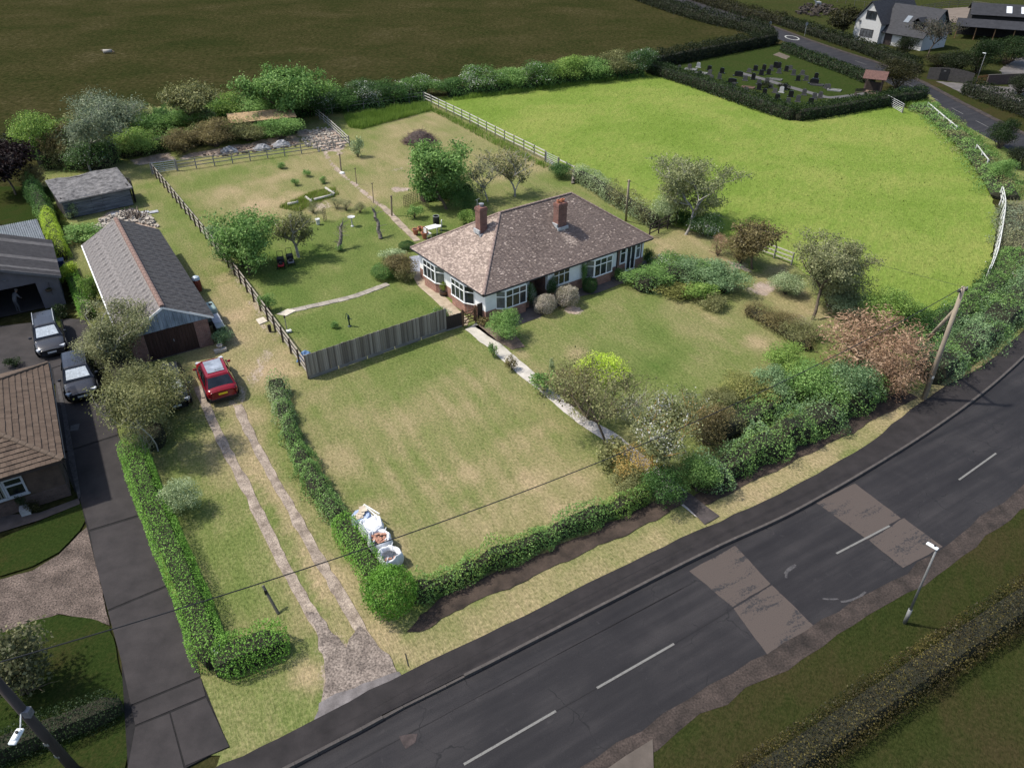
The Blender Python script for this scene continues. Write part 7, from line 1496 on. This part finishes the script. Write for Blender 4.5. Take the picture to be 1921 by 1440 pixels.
# ---- side lawn
tree('dense dark green plum tree beside the long rail fence', (468, 515), 118, 408, 'green', 51, 9000, .13, 'bark', (0, 0), .10, .12, .36, 6, 3); shrub('dark leafy skirt of the plum tree', 462, 512, 100, 440, 'L', 'deep', 1)
shrub('straggling sucker growth on the rail fence', 412, 462, 46, 425, 'M', 'bluegreen', 2); shrub('small rounded bush by the slab path at rail fence', 506, 588, 32, 555, 'M', 'green', 3)
tree('loose yellow-green apple tree with thick trunk near the mowers', (560, 482), 92, 392, 'olive', 52, 4200, .11, 'grey', (-.1, .1), .17, .3, .3, 5, 3)
def stump(label, base, top, h, seed, leafy=0):
    b = P(*base); t = thing('pollard_trunk', label, 'tree', b); rnd = random.Random(seed); segs = []; p = Vector(); d = (P(*top, h) - b); n = 7
    for i in range(n):
        q = d * ((i + 1) / n) + Vector((rnd.uniform(-.1, .1), rnd.uniform(-.1, .1), 0)); segs.append((p, q, .19 - .012 * i, .19 - .012 * (i + 1))); p = q
        for k in range(3): e = Vector((rnd.gauss(0, .4), rnd.gauss(0, .4), rnd.uniform(.1, .6))); segs.append((q, q + e, .03, .008))
    link('trunk', tube_mesh('trunk', segs, mat('pollard_bark', (.17, .15, .125), .95, .45, 5), 7), t)
    if leafy: f = link('sprouts', crown_mesh('S', seed % 3), t, (0, 0, .0)); f.scale = (.45, .45, .3); own_mat(f, LM['green']); f = link('sprouts', crown_mesh('air', seed % 3), t, (d.x, d.y, d.z * .6)); f.scale = (.55, .55, .4); own_mat(f, LM['greyolive'])
stump('gnarled bare pollard trunk with leafy base on the side lawn', (637, 470), (640, 420), 2.0, 3, 1); stump('tall bare leaning pollard trunk beside the slab path', (714, 448), (702, 392), 2.3, 5, 0)
shrub('brown-leaved spiraea mound beside the side path', 752, 528, 62, 478, 'L', 'brown', 2); shrub('clipped dark box ball beside the spiraea mound', 722, 526, 36, 500, 'ball', 'green', 1, None, 'ball_bush'); shrub('small green shrub at the path corner of the bungalow', 762, 532, 34, 505, 'M', 'olive', 1); shrub('clipped round bush by the bungalow gravel', 764, 470, 24, 456, 'ball', 'deep', 2, None, 'ball_bush'); shrub('grey-green shrubs at the west end of the bungalow', 740, 495, 50, 470, 'M', 'pale', 3)
shrub('white rose bush behind the grey board fence', 830, 608, 32, 578, 'M', 'green_may', 2)
for k, (x, y, lab) in enumerate(((588, 402, 'dormant rose stem bush at the west of the rose bed'), (632, 395, 'tall bare rose bush in the rose bed'), (650, 398, 'bare rose bush beside the bird bath'), (676, 402, 'bare rose bush at the east of the rose bed'))): shrub(lab, x, y, 26, y - 24, 'air', 'greyolive', k, 'bark', 'rose_bush')
# ---- orchard
tree('large dark green leaning apple tree in the orchard', (838, 392), 104, 276, 'green', 61, 11000, .17, 'bark', (-.35, .1), .17, .22, .42, 5, 3); shrub('dense lower boughs of the large apple tree', 845, 385, 80, 310, 'L', 'green', 2)
hedge('dark laurel clump under the large apple tree', [(792, 378), (820, 370), (850, 366), (885, 358)], 1.8, 1.5, 'deep', .15, 100, 2.4, .25, 33)
shrub('spiky dark evergreen beside the orchard lawn', 868, 402, 52, 358, 'feather', 'deep', 1, None); shrub('soft green shrub behind the west chimney', 876, 424, 36, 396, 'M', 'fresh', 2)
tree('half dead apple tree with grey twigs', (915, 378), 60, 298, 'greyolive', 63, 1100, .12, 'grey', (-.2, .1), .10, .3, .25, 4, 4); tree('sparse old apple tree with open branches', (966, 368), 96, 278, 'olive', 64, 2600, .13, 'grey', (0, 0), .14, .28, .28, 4, 4)
shrub('dark round bush at the paddock fence end', 1050, 337, 46, 306, 'L', 'deep', 2, None); stump('white-barked stump beside the dark round bush', (1075, 345), (1078, 318), 1.2, 8, 0); shrub('young green shrub in front of the stump', 1092, 338, 26, 315, 'M', 'green', 1)
tree('spreading pale apple tree at the corner of the paddock', (1286, 440), 150, 308, 'paleolive', 71, 15000, .12, 'grey', (.25, .1), .16, .22, .34, 4, 4); shrub('white-flowering shrub under the pale apple tree', 1322, 450, 66, 400, 'L', 'deep_may', 3); shrub('dark bush at the foot of the pale apple tree', 1280, 425, 40, 395, 'M', 'deep', 1)
shrub('silver-green tall shrub at the hedge end', 1250, 425, 60, 365, 'L', 'pale', 2)
tree('brown-leaved leaning plum tree by the bleached fence', (1412, 505), 78, 418, 'brown', 72, 5500, .13, 'bark', (-.3, 0), .12, .2, .33, 4, 3); shrub('bushy brown base of the leaning plum tree', 1385, 502, 66, 440, 'L', 'brown', 2); shrub('dead pinkish shrub beside the plum tree', 1345, 485, 44, 440, 'air', 'pink', 1, 'bark')
# ---- east border
for k, (x, y, w_, t, kd, lm, lab) in enumerate(((1212, 548, 90, 505, 'L', 'green', 'spreading green shrub at the terrace end'), (1258, 520, 80, 480, 'L', 'green_may', 'white-speckled shrub behind the terrace end'), (1300, 540, 90, 485, 'L', 'bluegreen', 'blue-green shrub in the middle of the east border'), (1352, 560, 86, 498, 'L', 'bluegreen', 'tall blue-green shrub at the edge of the dry bed'), (1262, 562, 80, 535, 'M', 'gold', 'low yellow-green euphorbia along the lawn edge'), (1310, 572, 60, 535, 'M', 'fresh', 'soft fern-like clump at the lawn edge'), (1335, 585, 50, 555, 'M', 'olive', 'olive shrub at the corner of the right lawn'), (1470, 560, 62, 515, 'L', 'pale', 'rounded pale shrub on the dry bed'), (1415, 600, 60, 570, 'air', 'brown', 'brown heather drift at the lawn edge'), (1455, 625, 76, 585, 'feather', 'brown', 'bronze grassy drift behind the right lawn'), (1500, 648, 76, 605, 'feather', 'olive', 'olive grassy drift at the end of the right lawn'), (1560, 560, 60, 520, 'air', 'silver', 'silvery bush beside the old apple trunk'), (1590, 602, 90, 548, 'L', 'pale', 'pale green bush behind the bright dome bush'), (1660, 628, 104, 548, 'L', 'fresh', 'bright green dome-shaped bush by the paddock'), (1705, 640, 70, 580, 'L', 'deep', 'dark bush behind the pole strut'), (1468, 712, 96, 655, 'L', 'fresh', 'yellow-green rounded shrub beside the right lawn'), (1395, 772, 100, 712, 'L', 'gold', 'golden bushy shrub behind the front hedge'), (1345, 790, 70, 735, 'L', 'olive', 'olive shrub at the west end of the front border'), (1440, 760, 80, 700, 'L', 'bluegreen', 'blue-green shrub between golden shrub and front hedge'), (1520, 770, 110, 690, 'L', 'green', 'tall leafy weeds behind the front hedge'), (1575, 775, 100, 680, 'L', 'bluegreen', 'grey-green sallow beside the pink tamarisk'), (1320, 850, 90, 770, 'L', 'brown', 'brown twiggy shrub beside the front gate arch'), (1285, 800, 70, 740, 'air', 'greyolive', 'pale twiggy shrub behind the blossom tree'))): shrub(lab, x, y, w_, t, kd, lm, k + 1)
tree('old apple tree with olive canopy by the dry bed', (1524, 600), 150, 462, 'greyolive', 73, 15000, .10, 'bark', (.15, .15), .15, .16, .34, 5, 3); shrub('olive ivy mass on the old apple tree', 1552, 592, 120, 478, 'XL', 'greyolive', 2)
shrub('large feathery pink-brown tamarisk behind the front hedge', 1620, 745, 205, 600, 'feather', 'pink', 1, 'bark', deep=.8); shrub('drooping pink-brown tamarisk bough over the verge', 1655, 758, 90, 660, 'feather', 'pink', 2, 'bark')
# ---- around the front path
tree('thinly leaved brown tree arching over the front path', (1135, 835), 190, 690, 'olive', 81, 5200, .085, 'bark', (-.1, 0), .10, .2, .32, 5, 4); shrub('brown twiggy bush beside the front path', 1075, 780, 100, 690, 'air', 'brown', 2, 'bark'); shrub('green undergrowth below the arching brown tree', 1100, 800, 90, 740, 'air', 'olive', 1, 'bark')
shrub('brilliant lime-green shrub behind the arching tree', 1128, 725, 92, 676, 'L', 'lime', 2)
# contorted grey willow
b = P(1180, 790); cw = thing('contorted_willow', 'bare contorted grey willow twigs beside the right lawn', 'shrub', b); rnd = random.Random(6); segs = []
for k in range(46):
    p = Vector((rnd.uniform(-.9, .9), rnd.uniform(-.3, .6), rnd.uniform(0, .9))); d = Vector((rnd.gauss(0, .3), rnd.gauss(0, .3), 1)).normalized()
    for j in range(9):
        q = p + d * .2; segs.append((p, q, .018 * (1 - j / 11), .018 * (1 - (j + 1) / 11))); p = q; d = (d + Vector((rnd.gauss(0, .6), rnd.gauss(0, .6), .25))).normalized()
link('stems', tube_mesh('stems', segs, BARK['pale'], 4), cw); f = link('foliage', crown_mesh('air', 2), cw); f.scale = (1.1, .9, .9); own_mat(f, LM['silver'])
tree('white-blossomed old tree with orange lichened twigs at the front gate', (1218, 900), 150, 778, 'pale_may', 91, 9000, .085, 'orange', (0, 0), .10, .2, .3, 6, 3); shrub('orange-lichened twigs hanging below the blossom tree', 1190, 925, 110, 850, 'air', 'orange', 2, 'orange'); shrub('leafy shoots under the blossom tree', 1175, 945, 80, 890, 'L', 'olive', 1)
shrub('green ivy bush right of the front gate', 1305, 935, 70, 860, 'L', 'green', 2)
shrub('leafy green mahonia beside the front path at bungalow', 948, 648, 70, 590, 'L', 'green', 1); shrub('small dark heather by the garden gate', 905, 612, 24, 596, 'S', 'brown', 2)
for k, (x, y, t, w_, lab) in enumerate(((1022, 592, 555, 42, 'smaller pink-white variegated willow ball on the front lawn'), (1063, 578, 539, 46, 'larger pink-white variegated willow ball by the porch'))): shrub(lab, x, y, w_ * .78, t + 4, 'ball', 'white_pink', k, 'bark', 'willow_ball')
for k, (x, y, w_, t, lm, lab) in enumerate(((925, 672, 16, 645, 'green', 'slim sapling beside the path by the mahonia'), (960, 698, 20, 670, 'brown', 'thin sapling with green base on the lawn beside path'), (1035, 698, 10, 675, 'pale', 'tiny white-flowering sapling on the right lawn'), (1020, 742, 50, 700, 'green', 'low green bush on the path edge'), (1140, 880, 60, 830, 'olive', 'dark bush beside the lower path'), (528, 318, 16, 306, 'green', 'tiny sapling near the back fence'), (555, 349, 14, 336, 'green', 'small sapling beside the log square'), (577, 332, 14, 318, 'green', 'small staked sapling on the back lawn'), (608, 345, 14, 333, 'green', 'small sapling behind the bleached logs'), (672, 297, 22, 262, 'pale', 'young fruit tree by the fence end'), (778, 412, 26, 385, 'green', 'young bush on the small rear lawn'), (628, 618, 14, 605, 'green', 'small clump on the lower side lawn'))): shrub(lab, x, y, w_, t, 'S', lm, k)
# wall climbers and porch shrubs
def on_wall(label, u, v, w_, d_, h, lm, seed, kind='L', z0=0):
    p = bung.matrix_basis @ Vector((u, v, 0)); s = thing('climber', label, 'climber', (p.x, p.y, z0), ANG); f = link('foliage', crown_mesh(kind, 1 + seed % 3), s); f.scale = (w_, d_, h / 1.9); own_mat(f, LM[lm]); t = link('stems', twig_mesh(seed, 12), s); t.scale = (w_ * .5, d_ * .4, h * .6)
on_wall('rambling rose with white blooms on the wall left of porch', 4.35, .15, .55, .3, 2.35, 'deep_may', 1); on_wall('dark climber with few blooms right of porch', 6.3, .2, .6, .32, 2.3, 'deep_may', 2); on_wall('wall shrub climbing between the white panel and bay', 9.45, .2, .3, .25, 2.4, 'green', 3, 'M'); on_wall('clipped dense green bush below the climbing wall shrub', 9.5, -.45, .6, .55, 1.15, 'deep', 1, 'ball'); on_wall('rounded green shrub between bay window and french doors', 12.75, -.25, .7, .5, 1.1, 'green_may', 2, 'M')
on_wall('low brown shrub beneath the left bay window', .9, -.5, .8, .5, .7, 'brown', 1, 'M'); on_wall('dark evergreen at the east corner of the bungalow', 16.6, .4, .7, .7, 1.5, 'deep', 2, 'M')
# ---- far right trees
tree('thorny dark tree beside the white house gable', (1580, 72), 66, 14, 'dkolive', 101, 4200, .26, 'bark', (0, 0), .2, .25, .6, 5, 3, zb=-.09); tree('bare grey winter-like tree before the white house', (1740, 108), 90, 28, 'dim', 102, 1300, .22, 'bark', (0, 0), .16, .2, .6, 5, 4, zb=-.09)
for k, (x, y, w_, t, lm, lab) in enumerate(((1692, 108, 44, 66, 'dk', 'dark conical bush before the white house door'), (1680, 172, 76, 112, 'dkolive', 'dark thorn tree beside the lychgate'), (1790, 140, 70, 95, 'dk', 'dark bush behind the entrance gates'), (1830, 140, 60, 70, 'dkgreen', 'dark green tree behind the entrance gates'), (1885, 125, 90, 72, 'dkgreen', 'spreading dark tree beside the pale driveway'), (1760, 130, 60, 100, 'dkolive', 'dark shrub left of the entrance gates'), (1860, 90, 50, 76, 'dkgreen', 'small dark shrub on the yard island'), (1872, 283, 56, 226, 'dkgreen', 'dark holly on the inner edge of the bend'), (1905, 318, 50, 275, 'dk', 'dark bush beside the stay wire'), (1752, 205, 20, 192, 'green', 'small green sprout on the bank by the white rails'), (1870, 345, 50, 300, 'green', 'green bush on the bank above the white fence'), (1910, 180, 50, 140, 'dk', 'dark shrub behind the brick wall'))): shrub(lab, x, y, w_, t, 'L' if w_ > 40 else 'M', lm, k, zb=-.05)
# ---- long grass
GC = ((.05, .09, .012), (.10, .16, .025), (.17, .23, .05))
grass('long_grass', 'tall rough green grass in the fenced back corner', PX([(645, 222), (800, 195), (812, 207), (680, 243), (655, 240)]), 9000, .7, .05, GC, 1)
grass('paddock_grass', 'thick ungrazed meadow grass covering the paddock', PADDOCK, 9000, .12, .08, ((.115, .17, .03), (.145, .198, .044), (.19, .218, .06)), 2, 1.6, .03)
grass('long_grass', 'longer grass around the bleached logs', PX([(520, 390), (590, 358), (628, 352), (636, 366), (560, 398)]), 3000, .25, .04, GC, 3)
grass('long_grass', 'rough grass fringe along the paddock rail fence', PX([(800, 196), (930, 258), (1030, 312), (1020, 316), (920, 268), (800, 204)]), 2500, .4, .05, GC, 4)
grass('long_grass', 'rough grass fringe below the paddock hawthorns', PX([(850, 190), (1000, 172), (1200, 146), (1210, 140), (1000, 162), (850, 182)]), 6000, .5, .06, GC, 5)
grass('long_grass', 'pale seeding grass on the bank beside the bend', PX([(1880, 390), (1925, 390), (1960, 480), (1880, 540), (1868, 500)]), 6000, .8, .05, ((.10, .10, .05), (.18, .17, .1), (.3, .28, .19)), 6, .9)
grass('long_grass', 'rough grass on the roadside bank by the far gate', PX([(1690, 196), (1740, 190), (1800, 235), (1870, 290), (1860, 350), (1790, 275), (1730, 215)]), 7000, .45, .06, GC, 7)

# ---------------------------------------------------------------- person in the garage, white horse far off
def skin_fig(name, verts, edges, radii, mats, parent, assign, root=0):
    me = bpy.data.meshes.new(name); me.from_pydata(verts, edges, []); o = link(name, me, parent)
    for m in mats: me.materials.append(m)
    sk = o.modifiers.new('skin', 'SKIN'); sk.use_smooth_shade = True
    for i, r in enumerate(radii): me.skin_vertices[0].data[i].radius = (r, r) if not isinstance(r, tuple) else r
    me.skin_vertices[0].data[root].use_root = True
    ss = o.modifiers.new('sub', 'SUBSURF'); ss.levels = ss.render_levels = 2
    dg = bpy.context.evaluated_depsgraph_get(); me2 = bpy.data.meshes.new_from_object(o.evaluated_get(dg)); o.modifiers.clear(); o.data = me2
    if not me2.materials:
        for m in mats: me2.materials.append(m)
    for p in me2.polygons: p.material_index = assign(p.center); p.use_smooth = True
    return o
pp = P(29, 598); per = thing('person', 'person in pale grey clothes bending forward inside the open garage', 'person', (pp.x - .2, pp.y + .9, .035), R(60))
V = [(0, 0, .95), (.05, 0, 1.12), (.16, 0, 1.32), (.26, 0, 1.45), (.34, 0, 1.54), (.40, 0, 1.64),
     (0, .1, .9), (.02, .12, .5), (-.03, .12, .08), (.12, .13, .03), (0, -.1, .9), (.06, -.13, .5), (.02, -.13, .08), (.17, -.14, .03),
     (.22, .2, 1.42), (.30, .26, 1.15), (.45, .2, .98), (.22, -.2, 1.42), (.32, -.26, 1.16), (.48, -.18, 1.0)]
E_ = [(0, 1), (1, 2), (2, 3), (3, 4), (4, 5), (0, 6), (6, 7), (7, 8), (8, 9), (0, 10), (10, 11), (11, 12), (12, 13), (2, 14), (14, 15), (15, 16), (2, 17), (17, 18), (18, 19)]
skin_fig('body', V, E_, [.15, .14, .16, .07, .06, .105, .095, .07, .05, .045, .095, .07, .05, .045, .075, .05, .035, .075, .05, .035], [mat('grey_shirt', (.09, .09, .095), .9, .15), mat('grey_trousers', (.06, .06, .065), .9, .15), mat('skin_tone', (.22, .13, .09), .6, .1)], per, lambda c: 2 if (c.z > 1.5 and c.x > .28) or (c.x > .4 and c.z < 1.1 and c.z > .8) else (1 if c.z < .92 else 0))
mb = MB(); mb.lathe((.39, 0, 1.64), [(.11, -.01), (.115, .05), (.09, .1), (.03, .125)], 10); mb.build('hair', mat('grey_hair', (.12, .11, .1), .9), per)
hp_ = P(1533, 14); ho = thing('white_horse', 'white horse standing in the far meadow beside the muck heap', 'horse', (hp_.x, hp_.y, -.08), R(200))
V = [(0, 0, 1.15), (.45, 0, 1.15), (.75, 0, 1.28), (1.0, 0, 1.65), (1.15, 0, 1.85), (1.4, 0, 1.65), (-.5, 0, 1.18), (-.8, 0, 1.15), (-.95, 0, .75), (.5, .17, .95), (.52, .17, .5), (.5, .17, .05), (.5, -.17, .95), (.52, -.17, .5), (.5, -.17, .05), (-.6, .18, .9), (-.72, .18, .5), (-.66, .18, .05), (-.6, -.18, .9), (-.72, -.18, .5), (-.66, -.18, .05)]
E_ = [(0, 1), (1, 2), (2, 3), (3, 4), (4, 5), (0, 6), (6, 7), (7, 8), (1, 9), (9, 10), (10, 11), (1, 12), (12, 13), (13, 14), (6, 15), (15, 16), (16, 17), (6, 18), (18, 19), (19, 20)]
skin_fig('body', V, E_, [.29, .3, .2, .15, .13, .08, .3, .12, .05, .12, .07, .06, .12, .07, .06, .14, .08, .06, .14, .08, .06], [mat('white_coat', (.4, .39, .37), .8, .1)], ho, lambda c: 0)
